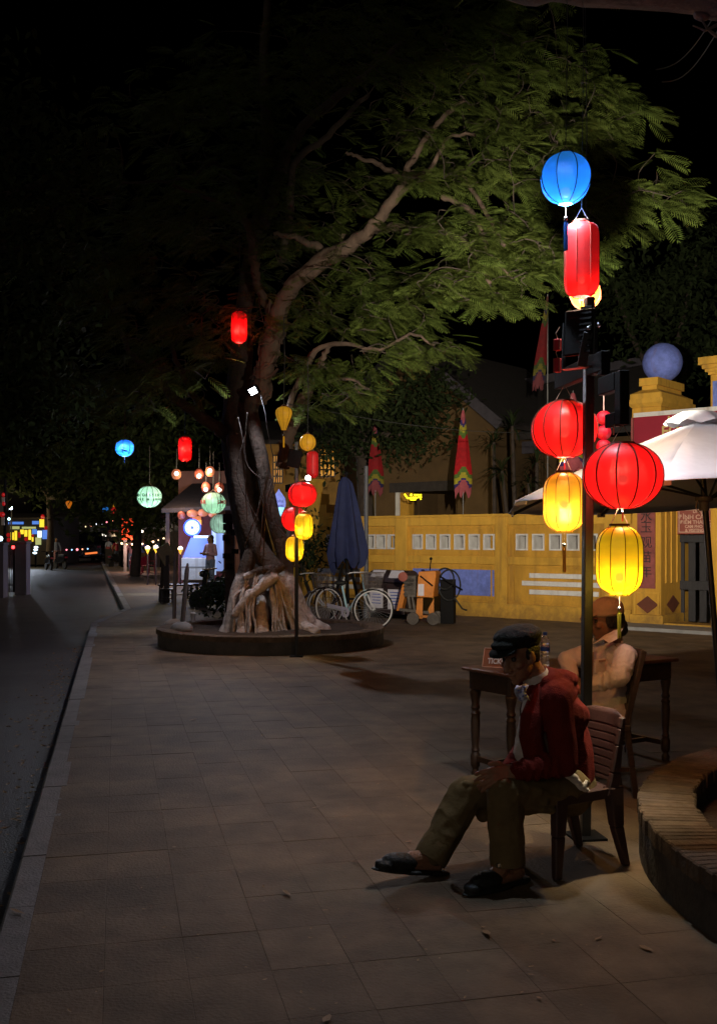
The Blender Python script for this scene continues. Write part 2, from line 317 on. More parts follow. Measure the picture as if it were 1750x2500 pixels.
def part(name, ms, parent, fn, smooth=None, bevel=0):
    m = MB(); fn(m); return m.build(name, ms, parent, smooth, bevel)
def text(name, body, size, m, parent, pos, xdir, up, extrude=.002, align='CENTER', sx=1.0, bold=0.0):
    cu = bpy.data.curves.new('t', 'FONT'); cu.body = body; cu.size = size; cu.align_x = align; cu.align_y = 'CENTER'; cu.extrude = extrude; cu.offset = bold; cu.resolution_u = 3
    o = bpy.data.objects.new('t', cu); C.objects.link(o); dg = bpy.context.evaluated_depsgraph_get()
    me = bpy.data.meshes.new_from_object(o.evaluated_get(dg)); bpy.data.objects.remove(o); bpy.data.curves.remove(cu)
    x = Vector(xdir).normalized(); y = Vector(up).normalized(); z = x.cross(y); p = Vector(pos)-origin(parent)
    T = Matrix(((x.x*sx, y.x, z.x, p.x), (x.y*sx, y.y, z.y, p.y), (x.z*sx, y.z, z.z, p.z), (0, 0, 0, 1)))
    me.transform(T); me.materials.clear(); me.materials.append(m); me.name = name
    return link(name, me, parent)
def lamp(name, kind, loc, watts, col, parent=None, radius=.04, target=None, size=90, blend=.6):
    d = bpy.data.lights.new(name, kind); d.energy = watts; d.color = col; d.shadow_soft_size = radius
    if kind == 'SPOT': d.spot_size = R(size); d.spot_blend = blend
    o = bpy.data.objects.new(name, d); C.objects.link(o); loc = Vector(loc)
    if parent is not None: o.parent = parent; o.location = loc-origin(parent)
    else: o.location = loc
    if target is not None: o.rotation_euler = (Vector(target)-loc).to_track_quat('-Z', 'Y').to_euler()
    return o
def organic(name, prims, m, parent, voxel, smooth=6, fold=None):
    """one continuous skin over tapered limbs ('c': p, r, q, s) and ellipsoids ('e': centre, radii, axes)"""
    bm = bmesh.new()
    for p in prims:
        if p[0] == 'c':
            t = bmesh.new()
            for q, r in ((p[1], p[2]), (p[3], p[4])):
                bmesh.ops.create_icosphere(t, subdivisions=2, radius=r, matrix=Matrix.Translation(Vector(q)))
            h = bmesh.ops.convex_hull(t, input=t.verts)
            bmesh.ops.delete(t, geom=[g for g in h['geom_interior'] if isinstance(g, bmesh.types.BMVert)], context='VERTS')
        else:
            t = bmesh.new(); ax = p[3] if len(p) > 3 else (Vector((1, 0, 0)), Vector((0, 1, 0)), Vector((0, 0, 1))); c = Vector(p[1]); r = p[2]
            mm = Matrix([[ax[k][i]*r[k] for k in range(3)]+[c[i]] for i in range(3)]+[[0, 0, 0, 1]])
            bmesh.ops.create_icosphere(t, subdivisions=3, radius=1, matrix=mm)
        tm = bpy.data.meshes.new('x'); t.to_mesh(tm); t.free(); bm.from_mesh(tm); bpy.data.meshes.remove(tm)
    me = bpy.data.meshes.new('src'); bm.to_mesh(me); bm.free()
    o = bpy.data.objects.new('src', me); C.objects.link(o)
    a = o.modifiers.new('r', 'REMESH'); a.mode = 'VOXEL'; a.voxel_size = voxel
    if smooth: b = o.modifiers.new('s', 'SMOOTH'); b.factor = .5; b.iterations = smooth
    dg = bpy.context.evaluated_depsgraph_get(); out = bpy.data.meshes.new_from_object(o.evaluated_get(dg)); bpy.data.objects.remove(o); bpy.data.meshes.remove(me)
    if fold:
        n = len(out.vertices); co = np.empty(n*3); out.vertices.foreach_get('co', co); co = co.reshape(n, 3); no = np.empty(n*3); out.vertices.foreach_get('normal', no); no = no.reshape(n, 3)
        d = np.array([fold(Vector(c)) for c in co]); co += no*d[:, None]; out.vertices.foreach_set('co', co.ravel())
    org = origin(parent); out.transform(Matrix.Translation(-org)); out.materials.clear(); out.materials.append(m); out.name = name
    out.polygons.foreach_set('use_smooth', [True]*len(out.polygons)); out.update()
    return link(name, out, parent)
# ---------------------------------------------------------------- ground, road, pavement
E1 = Vector((-.2297, .9733, 0)); C1 = Vector((.9733, .2297, 0))        # along the street, across the street
def st(v): return (v[0]*C1.x+v[1]*C1.y, v[0]*E1.x+v[1]*E1.y)
def ST(s, t, z=0.0): return C1*s+E1*t+Vector((0, 0, z))
PC = Vector((-1.35, 15.9, 0)); PR = 1.75          # round planter of the big tree
QC = Vector((3.86, 4.65, 0)); QR = 2.5            # round brick planter close by
m = MB(); m.quad((-260, -20, -.14), (260, -20, -.14), (260, 420, -.14), (-260, 420, -.14)); tag(m.build('ground', M['earth']), kind='structure')
m = MB()
nx, ny = 30, 60
vs = [(-26+26*i/nx*1.0, 1+94*j/ny, -.115+.006*noise.noise(Vector((i*.7, j*.9, 0)))) for j in range(ny+1) for i in range(nx+1)]
m.add(vs, [(j*(nx+1)+i, j*(nx+1)+i+1, (j+1)*(nx+1)+i+1, (j+1)*(nx+1)+i) for j in range(ny) for i in range(nx)])
tag(m.build('road', M['asphalt'], smooth=60), kind='structure')
KS = -.487*.9733                                   # kerb face, across-street coordinate
kerb_line = [ST(KS, 1.0), ST(KS, 20.4), Vector((-5.42, 23.7, 0)), Vector((-5.42-.262*70, 93.7, 0))]
# pavement bed (mortar level under the slabs) reaching from the kerb to far beyond the wall
pave = MB(); inner = [p+C1*.16 for p in kerb_line]
right = [Vector((40, 0.5, 0)), Vector((40, 24, 0)), Vector((40, 30, 0)), Vector((40, 93.7, 0))]
for i in range(3): pave.quad(inner[i]+Vector((0, 0, -.0018)), right[i]+Vector((0, 0, -.0018)), right[i+1]+Vector((0, 0, -.0018)), inner[i+1]+Vector((0, 0, -.0018)))
pavement = tag(pave.build('pavement', mat('pavement_bed', (.115, .078, .05), .8, .3, 1.6, .4, 40, dirt=.35)), kind='structure')
# slabs
SW, SL = .3050, .402; s0 = -.047*.9733
def slab_shape(m, c=Vector((0, 0, 0)), ax=C1, ay=E1, hx=SW/2-.0007, hy=SL/2-.0007, tilt=(0, 0), th=.03):
    b = .0012; vs = []
    for z, k in ((-th, 0), (-b, 0), (0, b)):
        for i, j in ((-1, -1), (1, -1), (1, 1), (-1, 1)):
            vs.append(c+ax*(i*(hx-k))+ay*(j*(hy-k))+Vector((0, 0, z+i*tilt[0]+j*tilt[1])))
    fs = [(8, 9, 10, 11)]+[(a+i, a+(i+1) % 4, a+4+(i+1) % 4, a+4+i) for a in (0, 4) for i in range(4)]
    return m.add(vs, fs)
proto = MB(); slab_shape(proto); slab_me = proto.mesh('slab', (0, 0, 0), M['slab'])
cells = []
rs = random.Random(3)
for j in range(4, 58):
    off = (0.0, .5)[(j//2) % 2]*SW if rs.random() < .0 else 0.0
    for i in range(-2, 70):
        c = ST(s0+(i+.5)*SW+off, 1.0+(j+.5)*SL)
        if i < -1 or c.y < 2.6 or c.y > 21.5 or c.x > 12: continue
        if i == -1 and False: continue
        px, py = pix(c)
        if px < -160 or px > 1900 or py > 2680: continue
        if (c-PC).length < PR-.28 or (c-QC).length < QR-.24: continue
        cells.append((c.length, i, j, c))
cells.sort(key=lambda a: a[0]); rest = MB()
seen = 0
for d, i, j, c in cells:
    tl = (rs.uniform(-.0007, .0007), rs.uniform(-.0007, .0007)); dz = rs.uniform(-.001, .0008)
    px, py = pix(c)
    if seen < 300 and -30 < px < 1780 and py < 2530:
        o = bpy.data.objects.new('slab', slab_me); C.objects.link(o); o.parent = pavement; o.location = (c.x, c.y, dz)
        o.rotation_euler = (tl[1]*4, tl[0]*4, rs.choice((0, math.pi))); seen += 1
        if o.rotation_euler.z: o.rotation_euler.z = math.pi
    else: slab_shape(rest, c+Vector((0, 0, dz)), tilt=tl)
tag(rest.build('slab', M['slab'], pavement), kind='stuff')
# kerb stones
kerb = thing('kerb', None, None, (0, 0, 0)); del kerb['_o']; kerb['_o'] = (0., 0., 0.); kerb['kind'] = 'structure'
def run(a, b, L, w=.16):
    d = (b-a); n = max(1, int(d.length/L)); d.normalize(); x = Vector((d.y, -d.x, 0)); step = (b-a).length/n
    for k in range(n):
        q = a+d*(k*step+.004); e = a+d*((k+1)*step-.004); z = rs.uniform(-.004, .004)
        mm = MB(); mm.prism([q+Vector((0, 0, -.16)), q+Vector((0, 0, -.012+z)), q+x*.012+Vector((0, 0, z)), q+x*(w-.004)+Vector((0, 0, z)), q+x*(w-.004)+Vector((0, 0, -.16))], e-q)
        mm.build('kerb_stone', M['kerb'], kerb)
run(kerb_line[0], kerb_line[1], .72); run(kerb_line[1], kerb_line[2], .8); run(kerb_line[2], kerb_line[2]+(kerb_line[3]-kerb_line[2])*.42, 1.0)
run(kerb_line[2]+(kerb_line[3]-kerb_line[2])*.42, kerb_line[3], 4)
# ---------------------------------------------------------------- planters
def planter(name, label, c, r, w, h, soil, nb, a0, a1, course):
    t = thing(name, label, 'planter', c); n = 96
    ang = [2*math.pi*k/n for k in range(n)]; m = MB(); vs = []
    for rr, z in ((r-.012, -.05), (r-.012, h-.075), (r-w+.012, h-.075), (r-w+.012, -.05)):
        for a in ang: vs.append(c+Vector((math.cos(a)*rr*(1+.004*math.sin(5*a)), math.sin(a)*rr, z)))
    m.add(vs, [(q*n+k, q*n+(k+1) % n, (q+1)*n+(k+1) % n, (q+1)*n+k) for q in range(3) for k in range(n)])
    m.build('ring_wall', M['render_dark'], t, smooth=50)
    m = MB(); nr = 10; vs = [c+Vector((0, 0, soil+.05))]
    for q in range(1, nr+1):
        for a in ang: rr = (r-w+.02)*q/nr; p = c+Vector((math.cos(a)*rr, math.sin(a)*rr, soil)); p.z += .05*noise.noise(p*2.2)+.02*noise.noise(p*9)+.05*(1-q/nr); vs.append(p)
    m.add(vs, [(0, 1+k, 1+(k+1) % n) for k in range(n)]+[(1+q*n+k, 1+q*n+(k+1) % n, 1+(q+1)*n+(k+1) % n, 1+(q+1)*n+k) for q in range(nr-1) for k in range(n)])
    m.build('soil', M['earth'], t, smooth=60)
    for k in range(nb):
        a = 2*math.pi*k/nb; da = math.pi/nb*.993; ri, ro = r-w+rs.uniform(-.012, .008), r+rs.uniform(-.008, .008); z1 = h+rs.uniform(-.003, .002)
        m = MB(); vs = []
        for z, g in ((h-.078, 0), (z1-.008, 0), (z1, .007)):
            for rr, s in ((ri+g, -1), (ro-g, -1), (ro-g, 1), (ri+g, 1)): b = a+s*(da-g/r); vs.append(c+Vector((math.cos(b)*rr, math.sin(b)*rr, z)))
        m.add(vs, [(8, 9, 10, 11)]+[(q+i, q+(i+1) % 4, q+4+(i+1) % 4, q+4+i) for q in (0, 4) for i in range(4)])
        vis = a0 <= a <= a1
        if vis: m.build('brick', M['brick'], t)
        else: course.append((t, m))
    return t
hold = []
planter_near = planter('planter', 'round brick-topped planter close by, cut off beside the plastic chair', QC, QR, .28, .28, .12, 300, 1.6, 4.4, hold)
planter_far = planter('planter', 'low round planter with dark wall under the whitewashed tree roots', PC, PR, .24, .26, .2, 130, -9, 99, hold)
byt = {}
for t, m in hold:
    d = byt.setdefault(t.name, (t, MB())); d[1].add(m.v, m.f)
for t, m in byt.values(): tag(m.build('brick', M['brick'], t), kind='stuff')
# ---------------------------------------------------------------- the yellow wall and its gate
WA = Vector((1.88, 21.9, 0)); U = Vector((.763, -.646, 0)).normalized(); N = Vector((-U.y*-1, 0, 0)) if False else Vector((U.y, -U.x, 0))
def WP(u, d, z): return WA+U*u+N*d+Vector((0, 0, z))
def wu(px, d=0.0):
    k = (px-CX)/F; o = WA+N*d; return (k*o.y-o.x)/(U.x-k*U.y)
def wz(py, u, d=0.0): p = WA+U*u+N*d; return EYE-(py-HY)/F*p.y
def wbox(m, u0, u1, d0, d1, z0, z1): return m.frame(WP((u0+u1)/2, (d0+d1)/2, (z0+z1)/2), U, N, (0, 0, 1), (u1-u0)/2, (d1-d0)/2, (z1-z0)/2)
wall = thing('garden_wall', 'long ochre-yellow garden wall with a row of white framed openings', 'wall', WP(0, 0, 0))
uL, uR = wu(768), wu(1541); H = 2.08; zb, zt = 1.385, 1.715
wins = [wu(p) for p in (809, 833, 857, 881, 905, 931, 958, 1020, 1053, 1087, 1122, 1158, 1194, 1274, 1314, 1356, 1399, 1443)]
m = MB(); wbox(m, uL, uR, -.3, 0, -.05, zb); wbox(m, uL, uR, -.3, 0, zt, H-.02); ww = .135
e = [uL]
for w_ in wins: e += [w_-ww, w_+ww]
e.append(uR)
for a, b in zip(e[::2], e[1::2]): wbox(m, a, b, -.3, 0, zb, zt)
m.build('wall_body', M['yellow'], wall)
m = MB()
for z0, z1, d in ((1.90, H, .055), (1.09, 1.25, .045), (-.05, .29, .06)): wbox(m, uL, uR, 0, d, z0, z1)
wbox(m, uL, uR, -.33, .085, H, H+.05)
m.build('rail', M['yellow2'], wall, bevel=.006)
for a, b in ((968, 997), (1212, 1241), (1478, 1500)):
    part('pilaster', M['yellow2'], wall, lambda m: wbox(m, wu(a), wu(b), 0, .075, -.04, H-.01), bevel=.008)
for a, b in ((768, 968), (997, 1212), (1241, 1478)):
    ua, ub = wu(a)+.1, wu(b)-.1
    m = MB()
    for z0, z1 in ((1.27, 1.86), (.33, 1.06)):
        wbox(m, ua, ub, 0, .02, z0, z0+.035); wbox(m, ua, ub, 0, .02, z1-.035, z1); wbox(m, ua, ua+.035, 0, .02, z0+.035, z1-.035); wbox(m, ub-.035, ub, 0, .02, z0+.035, z1-.035)
    m.build('panel_moulding', M['yellow'], wall)
fr = MB(); u0 = wins[0]; t_ = .032
for a, b, z0, z1 in ((u0-ww, u0+ww, zt-t_, zt), (u0-ww, u0+ww, zb, zb+t_), (u0-ww, u0-ww+t_, zb+t_, zt-t_), (u0+ww-t_, u0+ww, zb+t_, zt-t_)): wbox(fr, a, b, -.31, .03, z0, z1)
fme = fr.mesh('opening_frame', origin(wall), M['white'])
for w_ in wins: link('opening_frame', fme, wall, U*(w_-u0))
part('blue_panel', M['bluep'], wall, lambda m: wbox(m, wu(1006), wu(1206), 0, .018, .43, .97))
for y in (1414, 1435, 1458):
    a, b = (1293, 1462) if y != 1435 else (1275, 1470)
    part('white_bar', M['white'], wall, lambda m: wbox(m, wu(a), wu(b), 0, .035, wz(y, 5)-.048, wz(y, 5)+.048), bevel=.005)
for y in (1396, 1416, 1434):
    part('white_bar', M['white'], wall, lambda m: wbox(m, wu(778), wu(880), 0, .035, wz(y, -2)-.05, wz(y, -2)+.05), bevel=.005)
# stepped end of the wall
stub = thing('stepped_wall_end', 'yellow wall end with stepped top behind the folded navy parasol', 'wall', WP(wu(745), -.3, 0))
m = MB()
for k, (a, b, y) in enumerate(((738, 766, 1178), (766, 782, 1206), (782, 797, 1232), (797, 812, 1252))): wbox(m, wu(a, -.3)+.001, wu(b, -.3), -.62, -.3-.002*k, -.04, wz(y, wu(a, -.3), -.3))
m.build('wall_body', M['yellow'], stub)
part('coping', M['yellow2'], stub, lambda m: wbox(m, wu(734, -.3), wu(768, -.3), -.66, -.26, wz(1178, wu(750, -.3), -.3), wz(1170, wu(750, -.3), -.3)))
# gate pillar
pu0, pu1 = wu(1541, .1), wu(1612, .1); pd = -1.3
pil = thing('gate_pillar', 'square ochre gate pillar carrying a big blue ball', 'gate pillar', WP((pu0+pu1)/2, -.6, 0))
part('shaft', M['yellow'], pil, lambda m: wbox(m, pu0, pu1, pd, .1, -.05, 4.05), bevel=.012)
part('plinth', M['yellow2'], pil, lambda m: wbox(m, pu0-.03, pu1+.06, pd-.05, .16, -.05, .22), bevel=.012)
m = MB(); mz = lambda y: wz(y, pu1, .1)
def tier(m, g0, g1, z0, z1):
    a = [WP(pu0-g0, .1+g0, z0), WP(pu1+g0, .1+g0, z0), WP(pu1+g0, pd-g0, z0), WP(pu0-g0, pd-g0, z0)]; b = [WP(pu0-g1, .1+g1, z1), WP(pu1+g1, .1+g1, z1), WP(pu1+g1, pd-g1, z1), WP(pu0-g1, pd-g1, z1)]
    m.add(a+b, [(3, 2, 1, 0), (4, 5, 6, 7)]+[(i, (i+1) % 4, (i+1) % 4+4, i+4) for i in range(4)])
tier(m, .0, .06, 4.05, 4.12); tier(m, .06, .06, 4.12, 4.2); tier(m, .02, .02, 4.2, 4.3); tier(m, .02, -.12, 4.3, 4.38); tier(m, -.14, -.14, 4.38, 4.46); tier(m, -.10, -.10, 4.46, 4.6)
m.build('stepped_cap', M['yellow2'], pil)
bc = WP((pu0+pu1)/2+.03, -.55, 0); bc.z = 4.6+.345
part('ball', M['bluep'], pil, lambda m: m.ball(bc, .37, 40, 24), smooth=60)
part('couplet_board', M['rust'], pil, lambda m: wbox(m, wu(1555, .12), wu(1598, .12), .1, .13, wz(1437, pu1), wz(1205, pu1)))
for ch, y in zip('水玉观苗年', (1262, 1289, 1326, 1362, 1398)):
    text('character', ch, .235, M['ink'], pil, WP((wu(1555, .13)+wu(1598, .13))/2, .135, wz(y, pu1)), U, (0, 0, 1), .003)
m = MB()
for a, b, z0, z1 in ((1548, 1609, 1446, 1450), (1548, 1609, 1505, 1509), (1548, 1552, 1450, 1505), (1605, 1609, 1450, 1505)): wbox(m, wu(a, .1), wu(b, .1), .1, .125, wz(z1, pu1), wz(z0, pu1))
m.build('panel_moulding', M['yellow2'], pil)
m = MB(); cu_, cz_ = (wu(1552, .12)+wu(1606, .12))/2, wz(1477, pu1); m.prism([WP(cu_+a*.21, .1, cz_+b*.16) for a, b in ((-1, 0), (0, 1), (1, 0), (0, -1))], N*.02); m.build('diamond', M['diamond'], pil)
m = MB(); m.prism([WP(pu1, -.42+a*.27, cz_+b*.16) for a, b in ((-1, 0), (0, 1), (1, 0), (0, -1))], U*.02); m.build('diamond', M['diamond'], pil)
for d0, d1 in ((-.12, -.09), (-.36, -.33), (-.62, -.59)): part('reveal_strip', M['yellow2'], pil, lambda m: wbox(m, pu1, pu1+.025, d0, d1, .8, 3.0))
# gate leaf of grey boards
gd = -.8; gu = lambda px: wu(px, gd); gate = thing('board_gate', 'grey wooden gate of upright boards with two cross rails', 'gate', WP(gu(1690), gd, 0))
for px in range(1652, 1850, 27):
    part('board', M['gatewood'], gate, lambda m: wbox(m, gu(px), gu(px+17), gd-.03, gd, .06, 1.74+rs.uniform(-.02, .02)), bevel=.005)
for y0, y1 in ((1305, 1324), (1418, 1440)):
    part('rail', M['gatewood'], gate, lambda m: wbox(m, gu(1641), gu(1850), gd+.002, gd+.05, wz(y1, gu(1690), gd), wz(y0, gu(1690), gd)), bevel=.006)
part('threshold', M['yellow2'], gate, lambda m: wbox(m, pu1+.1, gu(1850), -.3, .2, -.02, .09))
# lintel zone behind the signs
lint = thing('gate_lintel', 'ochre lintel beam over the grey board gate', 'gate lintel', WP(gu(1700), -.7, 2.6))
part('beam', M['yellow'], lint, lambda m: wbox(m, pu1, gu(1860), -1.2, -.62, 2.45, 3.6))
sg = thing('gate_sign', 'terracotta sign with pale lettering hung over the grey gate', 'sign', WP(wu(1690, -.5), -.5, 2.0))
s0_, s1_ = wu(1652, -.5), wu(1770, -.5); sz0, sz1 = wz(1304, wu(1690, -.5), -.5), wz(1240, wu(1690, -.5), -.5)
part('board', M['signred'], sg, lambda m: wbox(m, s0_, s1_, -.54, -.5, sz0, sz1), bevel=.006)
m = MB()
for a, b, z0, z1 in ((s0_+.03, s1_-.03, sz1-.045, sz1-.03), (s0_+.03, s1_-.03, sz0+.03, sz0+.045), (s0_+.03, s0_+.045, sz0+.045, sz1-.045), (s1_-.045, s1_-.03, sz0+.045, sz1-.045)): wbox(m, a, b, -.498, -.492, z0, z1)
m.build('border_line', M['pinkletter'], sg)
sc_ = (s0_+s1_)/2; hh = sz1-sz0
for body, f, s_ in (('DI TÍCH', .86, .085), ('ĐÌNH CẨM PHÔ', .645, .118), ('ĐIỂM THAM QUAN', .45, .092), ('CAM PHO TEMPLE', .285, .075), ('& VISITING PLACE', .14, .075)):
    text('lettering', body, s_, M['pinkletter'], sg, WP(sc_, -.495, sz0+hh*f), U, (0, 0, 1), .002, bold=.002)
ban = thing('gate_banner', 'maroon banner with gold lettering stretched across the gate, above the white parasol', 'banner', WP(wu(1600, .25), .25, 3))
b0, b1 = wu(1546, .25), wu(1900, .25)
part('cloth', M['redmaroon'], ban, lambda m: wbox(m, b0, b1, .22, .25, 2.5, 3.85))
part('top_hem', M['white'], ban, lambda m: wbox(m, b0, b1, .21, .262, 3.85, 3.93))
part('edge_strip', M['rust'], ban, lambda m: wbox(m, b0-.05, b0-.015, .2, .26, 2.5, 3.85))
text('lettering', 'NE', .26, M['gold'], ban, WP(wu(1627, .26), .255, wz(1030, wu(1627, .26), .26)), U, (0, 0, 1), .003, 'LEFT', bold=.006)
text('lettering', 'EO', .26, M['gold'], ban, WP(wu(1613, .26), .255, wz(1054, wu(1613, .26), .26)), U, (0, 0, 1), .003, 'LEFT', bold=.006)
# taller pillar beyond
tu0 = wu(1733, .2); tp = thing('gate_pillar', 'taller ochre gate pillar with blue panel, cut off behind the banner', 'gate pillar', WP(tu0+.5, -.4, 0))
part('shaft', M['yellow'], tp, lambda m: wbox(m, tu0, tu0+1.1, -1.0, .2, -.05, 4.5), bevel=.01)
m = MB(); z_ = 4.5
for g, h_ in ((.03, .05), (.07, .05), (.11, .07), (.16, .13)): wbox(m, tu0-g, tu0+1.1+g, -1.0-g, .2+g, z_, z_+h_); z_ += h_
wbox(m, tu0+.25, tu0+.85, -.7, -.1, z_, z_+.16); m.build('stepped_cap', M['yellow2'], tp)
part('blue_panel', M['bluep'], tp, lambda m: wbox(m, tu0+.05, tu0+1.05, .2, .225, 3.6, 4.38))
# raised strip of pavement at the foot of the gate
m = MB(); wbox(m, wu(1480), wu(1900), .0, 1.0, -.05, .06); tag(m.build('gate_step', M['grey']), 'low cement step along the foot of the gate', 'step')
# ---------------------------------------------------------------- lanterns
SILK = dict(red=silk('red_silk', (.80, .014, .016), .30), red2=silk('dark_red_silk', (.75, .004, .008), .4), yellow=silk('yellow_silk', (.88, .58, .014), .36), gold=silk('gold_silk', (.88, .44, .022), .36),
            orange=silk('orange_silk', (.95, .26, .012), .4), blue=silk('blue_silk', (.022, .26, .80), .42), pink=silk('peach_silk', (.7, .22, .10), .5), dimred=silk('dim_red_silk', (.42, .09, .05), .22))
BULB = {}
def bulbmat(c): 
    k = str(c)
    if k not in BULB: BULB[k] = emat('bulb_'+str(len(BULB)), c, 4); BULB[k].node_tree.nodes['Principled BSDF'].inputs['Base Color'].default_value = (.01, .01, .01, 1); BULB[k].node_tree.nodes['Principled BSDF'].inputs['Specular IOR Level'].default_value = 0
    return BULB[k]
PROF = dict(globe=lambda u, e: math.sqrt(max(0, 1-u*u*(1-e*e))), oblate=lambda u, e: math.sqrt(max(0, 1-abs(u)**2.15*(1-e*e))), barrel=lambda u, e: max(e, (max(0, 1-abs(u)**4.6*(1-e**3)))**(.62)), tube=lambda u, e: max(e, (max(0, 1-abs(u)**9*(1-e**3)))**(.5)))
def drop(u, e):
    t = (u+1)/2; xs = [0, .06, .3, .55, .72, .85, .94, 1]; ys = [.30, .34, .60, .88, 1.0, .93, .72, .42]
    return float(np.interp(t, xs, ys))
PROF['drop'] = drop
def lantern(label, shape, px, py, w, h, Y, col, group=None, ribs=8, nrib=True, watts=0, bulb=(1, .75, .45), bz=-.25, rim=.3, hang=.35, wire=None, tassel=0, tcol=None, rot=.0, cat='lantern', ribm='rib', tint=None, extra=None):
    c = P(px, py, Y); k = Y/F; rw, hh = w*k/2, h*k/2
    t = thing('lantern', label, cat, c, group)
    prof = [(rw*PROF[shape](u, rim), hh*u) for u in [math.sin(math.pi/2*(-1+2*i/20)) for i in range(21)]]
    if shape == 'drop': prof = [(rw*PROF[shape](u, rim), hh*u) for u in [-1+2*i/20 for i in range(21)]]
    big = w > 24
    m = MB(); m.lathe(prof, c, ribs*(6 if big else 3), caps=False, flat=ribs, ref=(math.cos(rot), math.sin(rot), 0)); m.build('shade', SILK[col], t, smooth=28)
    if big and nrib:
        mm = MB(); pts = [c+Vector((r*1.004+.0006, 0, z)) for r, z in prof]; mm.tube(pts, max(.002, rw*.02), 5); me = mm.mesh('rib', origin(t), M[ribm])
        for i in range(ribs): o = link('rib', me, t, (0, 0, 0)); o.rotation_euler = (0, 0, rot+2*math.pi*i/ribs)
    if big:
        for nm, s in (('top_ring', 1), ('bottom_ring', -1)):
            r_, z = prof[-1 if s > 0 else 0]; m = MB(); s > 0 and m.lathe([(r_*.04, z-.004), (r_*.99, z-.004)], c, 24, caps=False); m.lathe([(r_*1.01, z-.003), (r_*1.06, z), (r_*1.01, z+.006*s+.003), (r_*.94, z)], c, 24, caps=False); (s < 0 and shape in ('barrel', 'oblate')) and m.lathe([(r_*.45, z+.004), (r_*.98, z+.004)], c, 24, caps=False); m.build(nm, M[ribm] if s > 0 else SILK[col], t, smooth=60)
    ht = hang*hh*1.6
    if big:
        r_ = prof[-1][0]*.95
        for sgn in (-1, 1): part('hanging_cord', M['cord'], t, lambda m: m.tube([c+Vector((r_*sgn, 0, hh)), c+Vector((0, 0, hh+ht))], max(.0018, rw*.009), 5))
    if wire: part('wire', M['wire'], t, lambda m: m.tube([c+Vector((0, 0, hh+(ht if big else 0))), c+Vector((.01, 0, hh+ht+(wire-ht)*.5)), c+Vector((.0, .02, hh+wire))], max(.0018, k*1.0), 4))
    if watts:
        bp = c+Vector((0, 0, hh*bz)); m = MB(); m.ball(bp, min(.028, rw*.2), 10, 8); m.build('bulb', bulbmat(bulb), t, smooth=80)
        lamp('bulb_light', 'POINT', bp+Vector((0, 0, -min(.035, rw*.25))), 500*4*math.pi*rw*rw*watts, bulb, t, radius=min(.03, rw*.16))
    if tassel:
        L = tassel*k; b = c+Vector((0, 0, -hh)); tm = SILK[tcol] if isinstance(tcol, str) else (tcol or SILK[col])
        part('tassel_cord', M['cord'], t, lambda m: m.tube([b, b-Vector((0, 0, L*.28))], max(.0016, rw*.01), 5))
        part('bead', M['chrome'] if w > 80 else M['ribd'], t, lambda m: m.ball(b-Vector((0, 0, L*.31)), max(.006, L*.045), 12, 8), smooth=80)
        m = MB(); z0 = b-Vector((0, 0, L*.36)); n_ = 14
        for i in range(n_):
            a = 2*math.pi*i/n_; q = L*.035; m.tube([z0+Vector((math.cos(a)*q*.3, math.sin(a)*q*.3, 0)), z0+Vector((math.cos(a)*q, math.sin(a)*q, -L*.06)), z0+Vector((math.cos(a+.3)*q*rs.uniform(.6, 1.2), math.sin(a+.3)*q, -L*rs.uniform(.54, .64)))], L*.011, 4)
        m.build('tassel', tm, t)
    return t
tass_blue = mat('blue_thread', (.01, .10, .42), .6, .2, 60, island=.3); tass_y = mat('yellow_thread', (.62, .52, .05), .6, .2, 60, island=.3); tass_o = mat('amber_thread', (.6, .28, .03), .6, .2, 60)
YP = 5.56
wy = (1.0, .84, .56)
L1 = lantern('bright blue round silk lantern hanging high above the lamp post, with long blue tassel', 'globe', 1380, 436, 126, 122, YP-.1, 'blue', 'lanterns of the near post', watts=.9, bulb=(.7, .85, 1), bz=-.55, rim=.26, hang=.2, wire=1.3, tassel=118, tcol=tass_blue, rot=.25, ribm='ribd')
L2 = lantern('tall red tube lantern hanging under the blue one, glowing white at its open bottom', 'tube', 1419, 634, 86, 180, YP, 'red', 'lanterns of the near post', watts=.35, bulb=(1, .72, .5), bz=-.55, rim=.5, hang=.25, wire=1.9, tassel=36, rot=.3, ribm='rib')
L3 = lantern('orange round lantern mostly hidden behind the tall red tube lantern', 'globe', 1428, 717, 79, 72, 6.7, 'orange', 'lanterns of the near post', watts=1, bulb=(1, .6, .25), rim=.3, wire=1.9, rot=.1)
L4 = lantern('big red pumpkin-shaped lantern half hidden by the post, on the arm further away', 'oblate', 1377, 1048, 160, 135, 5.95, 'red', 'lanterns of the near post', watts=.3, bulb=(1, .7, .45), bz=-.1, rim=.3, hang=.38, ribs=12, rot=.2, tassel=40)
L5 = lantern('yellow barrel lantern hanging under the further big red lantern', 'barrel', 1376, 1226, 100, 146, 5.95, 'gold', 'lanterns of the near post', watts=.9, bulb=wy, bz=-.1, rim=.42, hang=.35, ribs=10, tassel=100, tcol=tass_o, rot=.35)
L6 = lantern('biggest red pumpkin-shaped lantern, in front of the white parasol', 'oblate', 1519, 1162, 193, 156, 5.15, 'red', 'lanterns of the near post', watts=.34, bulb=(1, .7, .45), bz=-.1, rim=.3, hang=.38, ribs=12, rot=.12, tassel=34)
L7 = lantern('brightest yellow barrel lantern with yellow tassel, under the biggest red lantern', 'barrel', 1511, 1368, 112, 170, 5.15, 'yellow', 'lanterns of the near post', watts=.8, bulb=wy, bz=-.5, rim=.42, hang=.35, ribs=10, tassel=106, tcol=tass_y, rot=.32)
